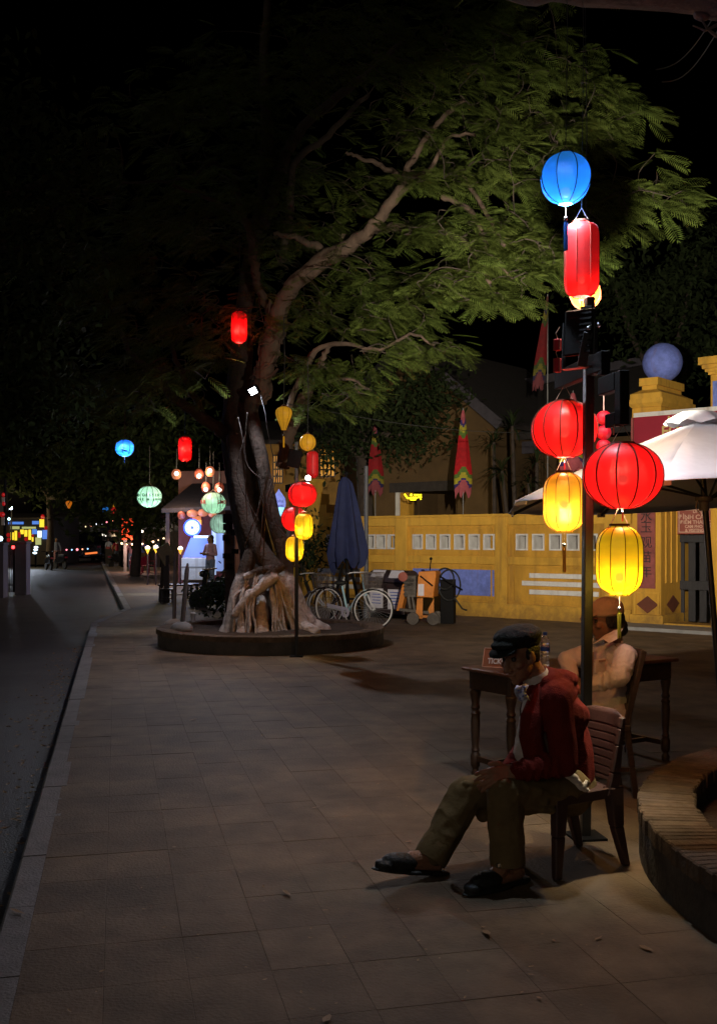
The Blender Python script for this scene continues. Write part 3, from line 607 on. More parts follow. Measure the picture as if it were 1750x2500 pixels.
# string of three red glass balls
gb = thing('glass_ball_string', 'string of three red glass balls hanging between the post and the biggest red lantern', 'lantern string', P(1473, 1052, 6.1))
rg = silk('red_glass', (.7, .01, .03), .22, .6)
for y in (1020, 1056, 1090):
    m = MB(); m.lathe([(.0425*math.sin(math.pi*i/12)+.003, -.0425*math.cos(math.pi*i/12)) for i in range(13)], P(1473, y, 6.1), 20, caps=False, flat=10); m.build('ball', rg, gb, smooth=20)
part('cord', M['cord'], gb, lambda m: m.tube([P(1473, 960, 6.1), P(1473, 1092, 6.1)], .003, 5))
# ---------------------------------------------------------------- near post with stepped arm and flood lamp
D = Vector((.13, -.8, 0)).normalized(); PB = Vector(((1428-CX)/F*YP, YP, 0)); PN = Vector((D.y, -D.x, 0))*-1
post = thing('lamp_post', 'black steel post with stepped arms carrying the near lanterns, behind the seated old man', 'lamp post', PB)
def pb(m, s0, s1, z0, z1, th=.05, off=0): return m.frame(PB+D*((s0+s1)/2)+PN*off+Vector((.012*0, 0, (z0+z1)/2)), D, PN, (0, 0, 1), (s1-s0)/2, th/2, (z1-z0)/2)
tilt = .022
part('pole', M['pole'], post, lambda m: m.bar(PB+Vector((0, 0, 0)), PB+Vector((tilt, 0, 2.93)), .05, .05, up=D), bevel=.005)
part('foot_plate', M['blacksteel'], post, lambda m: m.frame(PB+Vector((0, 0, .006)), D, PN, (0, 0, 1), .09, .09, .006))
T_ = Vector((tilt*.85, 0, 0)); PB0 = PB; PB = PB+T_
part('arm', M['blacksteel'], post, lambda m: pb(m, -.47, -.026, 2.497, 2.60), bevel=.004)
part('arm', M['blacksteel'], post, lambda m: pb(m, .026, .235, 2.497, 2.60), bevel=.004)
part('arm', M['blacksteel'], post, lambda m: pb(m, .185, .235, 2.475, 2.497) or pb(m, .185, .235, 2.37, 2.475, .05), bevel=.003)
part('arm', M['blacksteel'], post, lambda m: pb(m, .187, .40, 2.37, 2.46, .053), bevel=.004)
part('arm', M['blacksteel'], post, lambda m: pb(m, .40, .47, 2.19, 2.46, .05), bevel=.004)
part('hook_block', M['blacksteel'], post, lambda m: pb(m, .27, .397, 2.19, 2.26, .045), bevel=.004)
part('hook', M['cord'], post, lambda m: m.tube([PB+D*.33+Vector((0, 0, 2.19)), PB+D*.33+Vector((0, 0, 2.15))], .004, 6))
PB = PB0
# flood lamp
FC = P(1415, 812, YP-.02); fx = Vector((.80, -.60, 0)); fzv = Vector((.05, .06, 1)).normalized(); fn = fx.cross(fzv).normalized()
if fn.y < 0: fn = -fn
fl = thing('flood_lamp', 'black flood lamp seen from behind, bolted to the head of the near post', 'flood lamp', FC)
fz = fx.cross(fn).normalized(); fz = fz if fz.z > 0 else -fz
def fb(m, x0, x1, z0, z1, n0, n1): return m.frame(FC+fx*((x0+x1)/2)+fz*((z0+z1)/2)+fn*((n0+n1)/2), fx, fz, fn, (x1-x0)/2, (z1-z0)/2, (n1-n0)/2)
part('housing', M['blacksteel'], fl, lambda m: (fb(m, -.085, .085, -.125, .125, -.022, .012)), bevel=.008)
for i in range(9): part('cooling_fin', M['blacksteel'], fl, lambda m: fb(m, .02, .085, -.125+i*.03, -.115+i*.03, -.052, -.03))
part('lens', emat('flood_lens', (1, .95, .9), 1.5), fl, lambda m: fb(m, -.078, .078, -.118, .118, .013, .018))
part('bracket', M['pole'], fl, lambda m: (fb(m, .088, .094, -.19, .06, -.02, .02), fb(m, -.094, -.088, -.19, .06, -.02, .02), fb(m, -.094, .094, -.197, -.19, -.02, .02)))
part('knob', M['chrome'], fl, lambda m: m.ball(FC+fx*.104+fz*.03, .014, 10, 6), smooth=70)
part('clamp', M['pole'], fl, lambda m: m.bar(FC+fx*.07-fz*.02-fn*.05, FC+fx*.035-fz*.20-fn*.04, .05, .012), bevel=.003)
part('knob', M['chrome'], fl, lambda m: m.ball(FC+fx*.075+fz*.0-fn*.06, .012, 10, 6), smooth=70)
FLS = FC+fn*.06
lamp('flood_beam', 'SPOT', FLS, 8200, (1, .90, .72), fl, radius=.035, target=FLS+Vector((.25, 1, .14)), size=64, blend=.85)
lamp('flood_spill', 'SPOT', FLS+fn*.01, 80, (1, .94, .96), fl, radius=.03, target=FLS+Vector((.80, .68, -.25)), size=118, blend=.45)
# small red boxes
for y, h_, nm in ((842, 28, 'upper small red paper box with pale edges hanging beside the flood lamp'), (892, 34, 'lower small red paper box with torn edge hanging beside the flood lamp')):
    bx = thing('paper_box', nm, 'ornament', P(1361, y, 5.42)); c_ = P(1361, y, 5.42); k_ = 5.42/F
    part('paper', mat('red_paper', (.45, .015, .03), .7, .2, 20), bx, lambda m: m.frame(c_, (.8, -.6, 0), (.6, .8, 0), (0, 0, 1), 7*k_, 7*k_, h_/2*k_), bevel=.003)
    m = MB()
    for s in (-1, 1): m.frame(c_+Vector((.8, -.6, 0))*(s*7.2*k_)+Vector((-.6, -.8, 0))*(7.1*k_), (.8, -.6, 0), (.6, .8, 0), (0, 0, 1), 1.2*k_, 1.2*k_, h_/2*k_)
    m.build('edge_strip', M['rust'], bx)
    part('string', M['cord'], bx, lambda m: m.tube([c_+Vector((0, 0, h_/2*k_)), c_+Vector((-.01, 0, (h_/2+14)*k_)), c_+Vector((.01, 0, (h_/2+30)*k_))], .002, 5))
# ---------------------------------------------------------------- second, further post
FP = G(724, 1603)
post2 = thing('lamp_post', 'thin black post with lanterns in front of the big tree', 'lamp post', FP)
part('pole', M['pole'], post2, lambda m: m.bar(FP, FP+Vector((0, 0, 2.95)), .05, .05), bevel=.004)
part('foot_plate', M['blacksteel'], post2, lambda m: m.box(FP.x-.09, FP.x+.09, FP.y-.09, FP.y+.09, 0, .012))
part('arm', M['blacksteel'], post2, lambda m: m.bar(P(700, 1193, 14.3), P(752, 1180, 13.8), .05, .1), bevel=.004)
part('arm', M['blacksteel'], post2, lambda m: m.bar(P(742, 1213, 13.9), P(742, 1180, 13.9), .05, .05), bevel=.004)
FC2 = P(719, 1120, 14.05)
fl2 = thing('flood_lamp', 'black flood lamp panel on the further lamp post by the tree', 'flood lamp', FC2)
part('housing', M['blacksteel'], fl2, lambda m: m.frame(FC2, Vector((.95, 0, -.2)).normalized(), (0, 1, 0), Vector((.2, 0, .95)).normalized(), .09, .04, .12), bevel=.008)
part('bracket', M['pole'], fl2, lambda m: m.bar(FC2+Vector((.02, 0, -.11)), FP+Vector((0, 0, 2.52)), .03, .012))
sp = thing('spot_lamp', 'small glaring white spot lamp between the further red tube and round lanterns', 'spot lamp', P(752, 1167, 13.8))
part('housing', M['blacksteel'], sp, lambda m: m.lathe([(.03, .10), (.042, .0), (.045, -.02)], P(752, 1167, 13.85), 16, axis=(0, 1, 0)))
part('lens', emat('spot_lens', (.95, .97, 1), 45), sp, lambda m: m.ball(P(752, 1167, 13.80), .034, 14, 8, (1, .5, 1)), smooth=80)
part('stem', M['blacksteel'], sp, lambda m: m.bar(P(752, 1168, 13.9), P(742, 1180, 13.9), .02, .02))
lamp('spot_light', 'SPOT', P(752, 1167, 13.74), 80, (1, .93, .85), sp, radius=.05, target=G(800, 1900), size=120, blend=.8)
g2 = 'lanterns of the further post'
lantern('amber drop-shaped lantern with straight tassel, topmost by the tree trunk', 'drop', 693, 1021, 41, 56, 13.6, 'gold', g2, ribs=8, wire=1.2, tassel=44, tcol='gold', hang=.15, nrib=True)
lantern('small golden round lantern above the further red tube lantern', 'globe', 751, 1080, 40, 40, 14.0, 'gold', g2, wire=1.0, hang=.2)
lantern('red tube lantern of the further post, just under the small golden one', 'tube', 763, 1134, 28, 64, 14.0, 'red', g2, rim=.55, hang=.1)
lantern('further red pumpkin-shaped lantern, upper of the two at the thin post', 'oblate', 738, 1207, 70, 60, 13.6, 'red', g2, watts=.25, bulb=(1, .7, .45), hang=.12)
lantern('further red pumpkin-shaped lantern partly covered by the thin post and a yellow one', 'oblate', 718, 1267, 62, 58, 14.5, 'red', g2, watts=.25, bulb=(1, .7, .45), hang=.12)
lantern('yellow barrel lantern hanging in front of the further red ones', 'barrel', 742, 1285, 44, 64, 13.6, 'yellow', g2, watts=.5, bulb=wy, bz=0, rim=.45, hang=.12, tassel=26, tcol=tass_y)
lantern('lowest yellow barrel lantern, split by the thin post', 'barrel', 719, 1340, 43, 61, 14.5, 'yellow', g2, watts=.4, bulb=wy, bz=0, rim=.45, hang=.12, tassel=40, tcol=tass_y)
g3 = 'lanterns hung in the trees'
lantern('lone red tube lantern hanging in front of the dark tree trunk', 'tube', 584, 799, 38, 76, 14.5, 'red2', g3, rim=.5, watts=1, bulb=(1, .6, .4), bz=.1, wire=1.2, tassel=10, hang=.15)
lantern('blue round lantern hanging over the street', 'oblate', 305, 1094, 46, 40, 18, 'blue', g3, watts=1, bulb=(.7, .85, 1), bz=0, wire=1.5, tassel=16, tcol=tass_blue, hang=.15)
lantern('red tube lantern beside the blue one over the street', 'tube', 452, 1096, 32, 58, 18, 'red2', g3, rim=.6, watts=1, bulb=(1, .6, .4), bz=.2, wire=1.5, hang=.12)
# flood in the tree
TF = P(618, 955, 15.3)
tf = thing('flood_lamp', 'glaring white flood lamp tied to the fork of the big tree', 'flood lamp', TF)
tx = Vector((.8, -.4, .35)).normalized(); tn = Vector((-.35, -.85, -.45)).normalized(); tx = (tx-tn*tx.dot(tn)).normalized(); tz = tx.cross(tn)
part('housing', M['blacksteel'], tf, lambda m: m.frame(TF-tn*.03, tx, tz, tn, .085, .07, .028), bevel=.006)
part('lens', emat('tree_flood_lens', (.88, .92, 1), 60), tf, lambda m: m.frame(TF+tn*.001, tx, tz, tn, .058, .046, .003))
part('bracket', M['wire'], tf, lambda m: m.tube([TF-tn*.05, P(628, 965, 15.45), P(640, 975, 15.6)], .012, 6))
part('cable', mat('pale_cable', (.02, .02, .022), .6, .2, 20), tf, lambda m: m.tube([TF-tn*.05, P(636, 960, 15.3), P(648, 1010, 15.25), P(655, 1060, 15.3), P(668, 1120, 15.4)], .007, 6))
lamp('flood_beam', 'SPOT', TF+tn*.02, 120, (.86, .89, 1), tf, radius=.07, target=G(560, 1850), size=84, blend=.8)
lamp('flood_spill', 'SPOT', TF+tn*.03, 230, (.85, .88, 1), tf, radius=.07, target=TF+Vector((.1, -.75, -1)), size=150, blend=.6)
# ---------------------------------------------------------------- white parasol
UC = Vector(((1722-CX)/F*7.0, 7.0, 0)); zt = EYE+305/F*7.0
par = thing('parasol', 'big open white parasol with flat valance at the gate', 'parasol', Vector((UC.x+.12, UC.y, 0)))
edge_z = lambda dx, dy: 1.915+.055*dx-.055*dy
corn = []
for k in range(8):
    a = math.atan2(-1.25, -.67)+k*math.pi/4; dx, dy = 1.42*math.cos(a), 1.42*math.sin(a); corn.append(Vector((UC.x+dx, UC.y+dy, edge_z(dx, dy))))
apex = Vector((UC.x-.06, UC.y, zt-.05))
m = MB(); n_ = 10; gp = []
for k in range(8):
    a, b = corn[k], corn[(k+1) % 8]; sub = 6
    for q in range(sub):
        for r in range(n_+1):
            t = r/n_; e0, e1 = q/sub, (q+1)/sub
            pt = lambda e: apex.lerp(a.lerp(b, e), t)+Vector((0, 0, -.05*math.sin(math.pi*e)*math.sin(math.pi*min(1, t*1.05)/1.05)*t+.02*math.sin(math.pi*t)+.006*noise.noise(Vector((k*9+e*7, t*2.5, 3)))*t))
            gp.append((pt(e0), pt(e1)))
        base = len(gp)-(n_+1)
        for r in range(n_): m.quad(gp[base+r][0], gp[base+r][1], gp[base+r+1][1], gp[base+r+1][0])
can = m.build('canopy', M['canvas'], par); 
bm = bmesh.new(); bm.from_mesh(can.data); bmesh.ops.remove_doubles(bm, verts=bm.verts, dist=.0005); bmesh.ops.recalc_face_normals(bm, faces=bm.faces); bm.to_mesh(can.data); bm.free()
so = can.modifiers.new('cloth', 'SOLIDIFY'); so.thickness = .004; smooth_by_angle(can.data, 9)
for k in range(8):
    m = MB(); m.tube([apex.lerp(corn[k], .06)+Vector((0, 0, -.03)), apex.lerp(corn[k], .97)+Vector((0, 0, -.025))], .011, 6); m.build('rib', M['pole'], par)
    mid = apex.lerp(corn[k], .52)+Vector((0, 0, -.03)); hub = Vector((UC.x+.015, UC.y, 1.93))+(corn[k]-apex)*.03; hub.z = 1.905
    part('strut', M['pole'], par, lambda m: m.tube([hub, mid], .009, 6))
    a, b = corn[k], corn[(k+1) % 8]; m = MB(); m.quad(a+Vector((0, 0, .0)), b, b+Vector((0, 0, -.012)), a+Vector((0, 0, -.012))); 
    part('corner_pocket', M['canvas_under'], par, lambda m: m.frame(a.lerp(apex, .025)+Vector((0, 0, -.022)), (b-a).normalized(), (0, 0, 1), (b-a).normalized().cross(Vector((0, 0, 1))), .045, .018, .006))
m = MB(); vs = []; nk = 32
for r_, z_ in ((.03, .07), (.11, .06), (.19, .01), (.215, -.02)):
    for k in range(nk): a = 2*math.pi*k/nk; q = r_*(1+.10*math.sin(k*math.pi/4*2)*(r_ > .15)); vs.append(apex+Vector((math.cos(a)*q, math.sin(a)*q, z_+.012*math.sin(a*8)*(r_ > .2))))
m.add(vs, [(q*nk+k, q*nk+(k+1) % nk, (q+1)*nk+(k+1) % nk, (q+1)*nk+k) for q in range(3) for k in range(nk)]+[tuple(range(nk))])
m.build('vent_cap', M['canvas'], par, smooth=50)
part('pole', M['pole'], par, lambda m: m.tube([Vector((UC.x+.14, UC.y, 0)), Vector((UC.x-.05, UC.y, 2.4))], .021, 14), smooth=50)
part('runner', mat('grey_plastic', (.12, .11, .11), .6, .2, 12), par, lambda m: m.lathe([(.034, -.06), (.034, .0), (.06, .01), (.06, .035), (.03, .04)], (UC.x-.012, UC.y, 1.87), 16), smooth=40)
part('base', M['grey'], par, lambda m: m.lathe([(.25, 0), (.25, .06), (.05, .09), (.04, .25)], (UC.x+.14, UC.y, 0), 20))
part('cord', M['cord'], par, lambda m: m.tube([Vector((UC.x-.07, UC.y-.04, 1.88)), Vector((UC.x-.085, UC.y-.05, 1.83)), Vector((UC.x-.06, UC.y-.05, 1.79))], .004, 5))
# ---------------------------------------------------------------- ticket table
TU = Vector((.837, .547, 0)).normalized(); TV = Vector((-TU.y, TU.x, 0)); TA = Vector((.99, 6.66, 0))
tab = thing('ticket_table', 'dark wooden table on turned legs behind the seated old man', 'table', TA+TU*.74+TV*.18)
TL, TW = 1.49, .36
def tbox(m, u0, u1, v0, v1, z0, z1): return m.frame(TA+TU*((u0+u1)/2)+TV*((v0+v1)/2)+Vector((0, 0, (z0+z1)/2)), TU, TV, (0, 0, 1), (u1-u0)/2, (v1-v0)/2, (z1-z0)/2)
part('table_top', M['woodtop'], tab, lambda m: tbox(m, -.07, TL+.07, -.07, TW+.07, .725, .75), bevel=.008)
m = MB(); tbox(m, -.03, TL+.03, -.03, -.008, .60, .724); tbox(m, -.03, TL+.03, TW+.008, TW+.03, .60, .724); tbox(m, -.03, -.008, -.007, TW+.007, .60, .724); tbox(m, TL+.008, TL+.03, -.007, TW+.007, .60, .724); m.build('apron', M['wood'], tab, bevel=.003)
LEGP = [(.026, 0), (.03, .03), (.02, .06), (.032, .08), (.034, .15), (.024, .17), (.03, .185), (.022, .20), (.027, .25), (.033, .38), (.028, .42), (.036, .435), (.024, .455), (.034, .475), (.024, .50), (.03, .53), (.036, .56), (.040, .585), (.030, .60)]
lm = MB(); lm.lathe(LEGP, TA, 14); lme = lm.mesh('leg', origin(tab), M['wood'], 35)
for u, v in ((0, 0), (0, TW), (TL, 0), (TL, TW)): link('leg', lme, tab, TU*u+TV*v); part('leg_block', M['wood'], tab, lambda m: tbox(m, u-.026, u+.026, v-.026, v+.026, .598, .66))
for u in (0, TL): part('stretcher', M['wood'], tab, lambda m: m.bar(TA+TU*u+TV*.03+Vector((0, 0, .13)), TA+TU*u+TV*(TW-.03)+Vector((0, 0, .13)), .03, .035))
part('stretcher', M['wood'], tab, lambda m: m.bar(TA+TU*.02+TV*.18+Vector((0, 0, .13)), TA+TU*(TL-.02)+TV*.18+Vector((0, 0, .13)), .035, .03))
# ticket sign: tent of board
sc = P(1206, 1628, 6.95); sc.z = .75; sx = Vector((.90, -.43, 0)); sy = Vector((.43, .90, 0)); sx.normalize(); sy.normalize()
tsg = thing('ticket_sign', 'brown tent-shaped ticket sign on the end of the dark table', 'sign', sc)
uu = Vector((0, 0, .125))+sy*.055
m = MB(); f0 = sc-sx*.0-sy*.055+sx*-.065
fr_ = [f0, f0+sx*.20, f0+sx*.20+uu, f0+uu]; m.prism([p-sy*.0 for p in fr_], sx.cross(uu.normalized())*-.006); m.build('front_board', mat('sign_brown', (.22, .075, .03), .6, .15, 9), tsg)
m = MB(); g0 = f0+sy*.11+uu*0; bk = [g0, g0+sx*.20, f0+sx*.20+uu+sy*.004, f0+uu+sy*.004]; m.prism(bk, sx.cross(uu.normalized())*.005); m.build('back_board', M['binp'], tsg)
nrm = sx.cross(uu.normalized()); nrm = nrm if nrm.y < 0 else -nrm
m = MB(); un = uu.normalized(); L_ = uu.length
for a, b in ((f0, f0+sx*.2), (f0+uu-un*.005, f0+uu+sx*.2-un*.005)): m.bar(a+nrm*.008+un*.0025, b+nrm*.008+un*.0025, .004, .005)
for a in (f0, f0+sx*.2): m.bar(a+nrm*.008+un*.005, a+nrm*.008+un*(L_-.005), .004, .004)
m.build('pale_edge', M['pinkletter'], tsg)
text('lettering', 'TICKET', .052, M['shirt'], tsg, f0+sx*.105+un*.042+nrm*.011, sx, un, .001, sx=.82, bold=.001)
# bottle
bt = P(1330, 1620, 6.98); bt.z = .751
bo = thing('water_bottle', 'clear plastic water bottle with blue cap standing on the dark table', 'bottle', bt)
bp_ = [(.028, 0), (.031, .006), (.031, .03), (.0285, .036), (.031, .042), (.0285, .05), (.031, .056), (.0285, .064), (.031, .07), (.027, .085), (.0315, .10), (.0315, .135), (.0285, .142), (.0315, .15), (.0315, .17), (.026, .19), (.013, .207), (.0125, .215)]
part('bottle_body', M['clearp'], bo, lambda m: m.lathe(bp_, bt, 24), smooth=35)
part('cap', M['bluecap'], bo, lambda m: m.lathe([(.0145, .212), (.015, .215), (.015, .23), (.0135, .233)], bt, 16))
part('label', M['bluecap'], bo, lambda m: m.lathe([(.0322, .104), (.0322, .132)], bt, 24, caps=False), smooth=50)
pp = P(1556, 1600, 7.35); pp.z = .752
cp = MB(); vs = [pp+TU*(i*.045)+TV*(j*.04)+Vector((0, 0, .012+.018*noise.noise(Vector((i*.9, j*1.1, 2)))+.006*(i % 2))) for i in range(-2, 3) for j in range(-1, 2)]; cp.add(vs, [(i*3+j, i*3+j+1, (i+1)*3+j+1, (i+1)*3+j) for i in range(4) for j in range(2)])
o = cp.build('paper_napkin', mat('kraft_paper', (.36, .24, .16), .8, .2, 30)); o.modifiers.new('t', 'SOLIDIFY').thickness = .002; tag(o, 'crumpled brown paper lying on the table end beside the uniformed person', 'paper')
# ---------------------------------------------------------------- plastic chair of the old man
CC = Vector((1.06, 5.15, 0)); CF = Vector((-.89, -.455, 0)).normalized(); CC = CC+CF*.045; CL = Vector((.455, -.89, 0)).normalized()
def CP(a, b, z): return CC+CF*a+CL*b+Vector((0, 0, z))
ch = thing('plastic_chair', 'brown plastic chair with grooved back, under the seated old man', 'chair', CC)
m = MB()
nx_, ny_ = 8, 8; vs = []
for i in range(nx_+1):
    for j in range(ny_+1):
        a = -.20+.40*i/nx_; b = (-.5+j/ny_)*(.38+.03*i/nx_); vs.append(CP(a, b, .392-.014*math.cos(math.pi*(a/.5))*math.cos(math.pi*b/.5)-(.012 if i == nx_ else 0)))
m.add(vs, [(i*(ny_+1)+j, i*(ny_+1)+j+1, (i+1)*(ny_+1)+j+1, (i+1)*(ny_+1)+j) for i in range(nx_) for j in range(ny_)])
o = m.build('seat', M['chairp'], ch, smooth=60); o.modifiers.new('t', 'SOLIDIFY').thickness = .006
m = MB()
for s in (-1, 1): m.bar(CP(-.19, s*.19, .375), CP(.20, s*.205, .37), .016, .05)
m.bar(CP(.20, -.2, .365), CP(.20, .2, .365), .016, .05); m.bar(CP(-.19, -.19, .365), CP(-.19, .19, .365), .016, .05); m.build('seat_rim', M['chairp'], ch, bevel=.004)
def cleg(m, top, mid, bot, w0, w1): 
    for p, q, a, b in ((top, mid, w0, (w0+w1)/2), (mid, bot, (w0+w1)/2, w1)):
        p, q = Vector(p), Vector(q); X, Y_ = CF, CL
        vs = [p+X*(i*a/2)+Y_*(j*a*.38) for i, j in ((-1, -1), (1, -1), (1, 1), (-1, 1))]+[q+X*(i*b/2)+Y_*(j*b*.42) for i, j in ((-1, -1), (1, -1), (1, 1), (-1, 1))]
        m.add(vs, [(3, 2, 1, 0), (4, 5, 6, 7)]+[(i, (i+1) % 4, (i+1) % 4+4, i+4) for i in range(4)])
for s in (-1, 1):
    part('leg', M['chairp'], ch, lambda m: cleg(m, CP(.165, s*.185, .385), CP(.175, s*.19, .2), CP(.19, s*.20, 0), .075, .042), bevel=.006)
    part('leg', M['chairp'], ch, lambda m: cleg(m, CP(-.17, s*.18, .40), CP(-.195, s*.175, .2), CP(-.25, s*.18, 0), .085, .040), bevel=.006)
    m = MB(); pts = [(-.15, .36, .075), (-.178, .47, .055), (-.205, .60, .04), (-.225, .68, .034), (-.236, .735, .026)]
    for (a0, z0, w0), (a1, z1, w1) in zip(pts, pts[1:]):
        y0 = s*(.19-.02*(z0-.36)/.4); y1 = s*(.19-.02*(z1-.36)/.4)
        vs = [CP(a0+i*w0/2, y0+j*.016, z0) for i, j in ((-1, -1), (1, -1), (1, 1), (-1, 1))]+[CP(a1+i*w1/2, y1+j*.016, z1) for i, j in ((-1, -1), (1, -1), (1, 1), (-1, 1))]
        m.add(vs, [(3, 2, 1, 0), (4, 5, 6, 7)]+[(i, (i+1) % 4, (i+1) % 4+4, i+4) for i in range(4)])
    m.build('back_post', M['chairp'], ch, bevel=.006)
def backpt(z, b): t = (z-.42)/.335; return CP(-.165-.075*t-.03*(1-(b/.19)**2), b*(1-.02*t), z)
m = MB(); nb, nz = 24, 96; vs = []
for i in range(nz+1):
    f = i/nz
    for j in range(nb+1):
        e = -1+2*j/nb; b = e*(.182+.004*f); top = .755-.045*abs(e)**4; z = .415+(top-.415)*f; g = (z-.415)/.040; dpt = -.0055*max(0, 1-abs((g % 1)-.5)/.10) if z < .70 and abs(e) < .93 else 0
        vs.append(backpt(z, b)+CF*(dpt+0 if z < .70 else dpt-.02*max(0, (z-.73)/.03)**2))
m.add(vs, [(i*(nb+1)+j, i*(nb+1)+j+1, (i+1)*(nb+1)+j+1, (i+1)*(nb+1)+j) for i in range(nz) for j in range(nb)])
o = m.build('backrest', M['chairp'], ch, smooth=70); so_ = o.modifiers.new('t', 'SOLIDIFY'); so_.thickness = .012; so_.offset = -1
# ---------------------------------------------------------------- wooden chair of the uniformed person
KC = Vector((1.47, 6.55, 0)); KF = Vector((-1, -.05, 0)).normalized(); KL = Vector((.05, -1, 0)).normalized()
def KP(a, b, z): return KC+KF*a+KL*b+Vector((0, 0, z))
wc = thing('wooden_chair', 'dark carved wooden chair under the person in tan uniform', 'chair', KC)
part('seat', M['wood'], wc, lambda m: m.frame(KP(0, 0, .44), KF, KL, (0, 0, 1), .21, .2, .02), bevel=.006)
for s in (-1, 1):
    part('leg', M['wood'], wc, lambda m: m.bar(KP(.18, s*.17, 0), KP(.18, s*.17, .42), .036, .036), bevel=.004)
    part('leg', M['wood'], wc, lambda m: m.bar(KP(-.25, s*.17, 0), KP(-.19, s*.17, .46), .036, .04), bevel=.004)
    part('back_post', M['wood'], wc, lambda m: m.bar(KP(-.19, s*.17, .46), KP(-.30, s*.17, .92), .034, .034), bevel=.004)
    part('stretcher', M['wood'], wc, lambda m: m.bar(KP(.18, s*.17, .18), KP(-.22, s*.17, .18), .02, .025))
part('crest_rail', M['wood'], wc, lambda m: m.bar(KP(-.295, -.18, .89), KP(-.295, .18, .89), .025, .07), bevel=.006)
part('back_rail', M['wood'], wc, lambda m: m.bar(KP(-.215, -.16, .56), KP(-.215, .16, .56), .02, .04), bevel=.004)
for b in (-.1, -.05, 0, .05, .1): part('spindle', M['wood'], wc, lambda m: m.lathe([(.008, 0), (.014, .04), (.007, .08), (.015, .14), (.007, .2), (.014, .24), (.008, .3)], KP(-.22, b, .575), 8, axis=KP(-.29, b, .87)-KP(-.22, b, .575)), smooth=60)
# ---------------------------------------------------------------- folded navy parasol on its stand
NP = G(846, 1480); NP = Vector(((846-CX)/F*20.3, 20.3, 0))
nv = thing('folded_parasol', 'folded navy parasol with drooping cloth before the yellow wall', 'parasol', NP)
kk = 20.3/F; zz = lambda y: EYE-(y-HY)*kk
m = MB(); nA = 48; vs = []; levels = [(1165, 5), (1180, 14), (1215, 20), (1260, 27), (1300, 33), (1335, 38), (1352, 40), (1375, 36)]
for i, (y, r_) in enumerate(levels):
    for k in range(nA):
        a = 2*math.pi*k/nA; f = 1+.24*math.sin(a*6+1.3)+.1*math.sin(a*11+i*.4); drop_ = (0.30*noise.noise(Vector((math.cos(a)*1.6, math.sin(a)*1.6, 5)))+.10*math.sin(a*6) if i >= 6 else 0)
        vs.append(NP+Vector((math.cos(a)*r_*kk*f+.12*(i/8)**2*0+.03*(i-4)*.3, math.sin(a)*r_*kk*.8*f, zz(y)+drop_*(.3 if i == 6 else 1))))
m.add(vs, [(i*nA+k, i*nA+(k+1) % nA, (i+1)*nA+(k+1) % nA, (i+1)*nA+k) for i in range(len(levels)-1) for k in range(nA)])
o = m.build('folded_cloth', M['navy'], nv, smooth=45)
part('pole', M['blacksteel'], nv, lambda m: m.tube([NP, NP+Vector((0, 0, zz(1160)))], .024, 10))
part('finial', M['blacksteel'], nv, lambda m: m.ball(NP+Vector((0, 0, zz(1156))), .045, 10, 8), smooth=70)
for dx, dy in ((-.32, .1), (.30, .12), (.05, -.3)): part('stand_leg', M['blacksteel'], nv, lambda m: m.bar(NP+Vector((dx*.25, dy*.25, zz(1375))), NP+Vector((dx, dy, 0)), .05, .05))
part('stand_brace', M['blacksteel'], nv, lambda m: (m.bar(NP+Vector((-.25, .08, .42)), NP+Vector((.24, .09, .42)), .03, .03)))
gp_ = Vector(((894-CX)/F*20.9, 20.9, 0)); part('pole', mat('grey_pole', (.09, .09, .10), .5, .2, 12), thing('street_pole', 'slim grey pole standing behind the folded navy parasol', 'pole', gp_), lambda m: m.tube([gp_, gp_+Vector((0, 0, 3.1))], [.05, .04], 12), smooth=50)
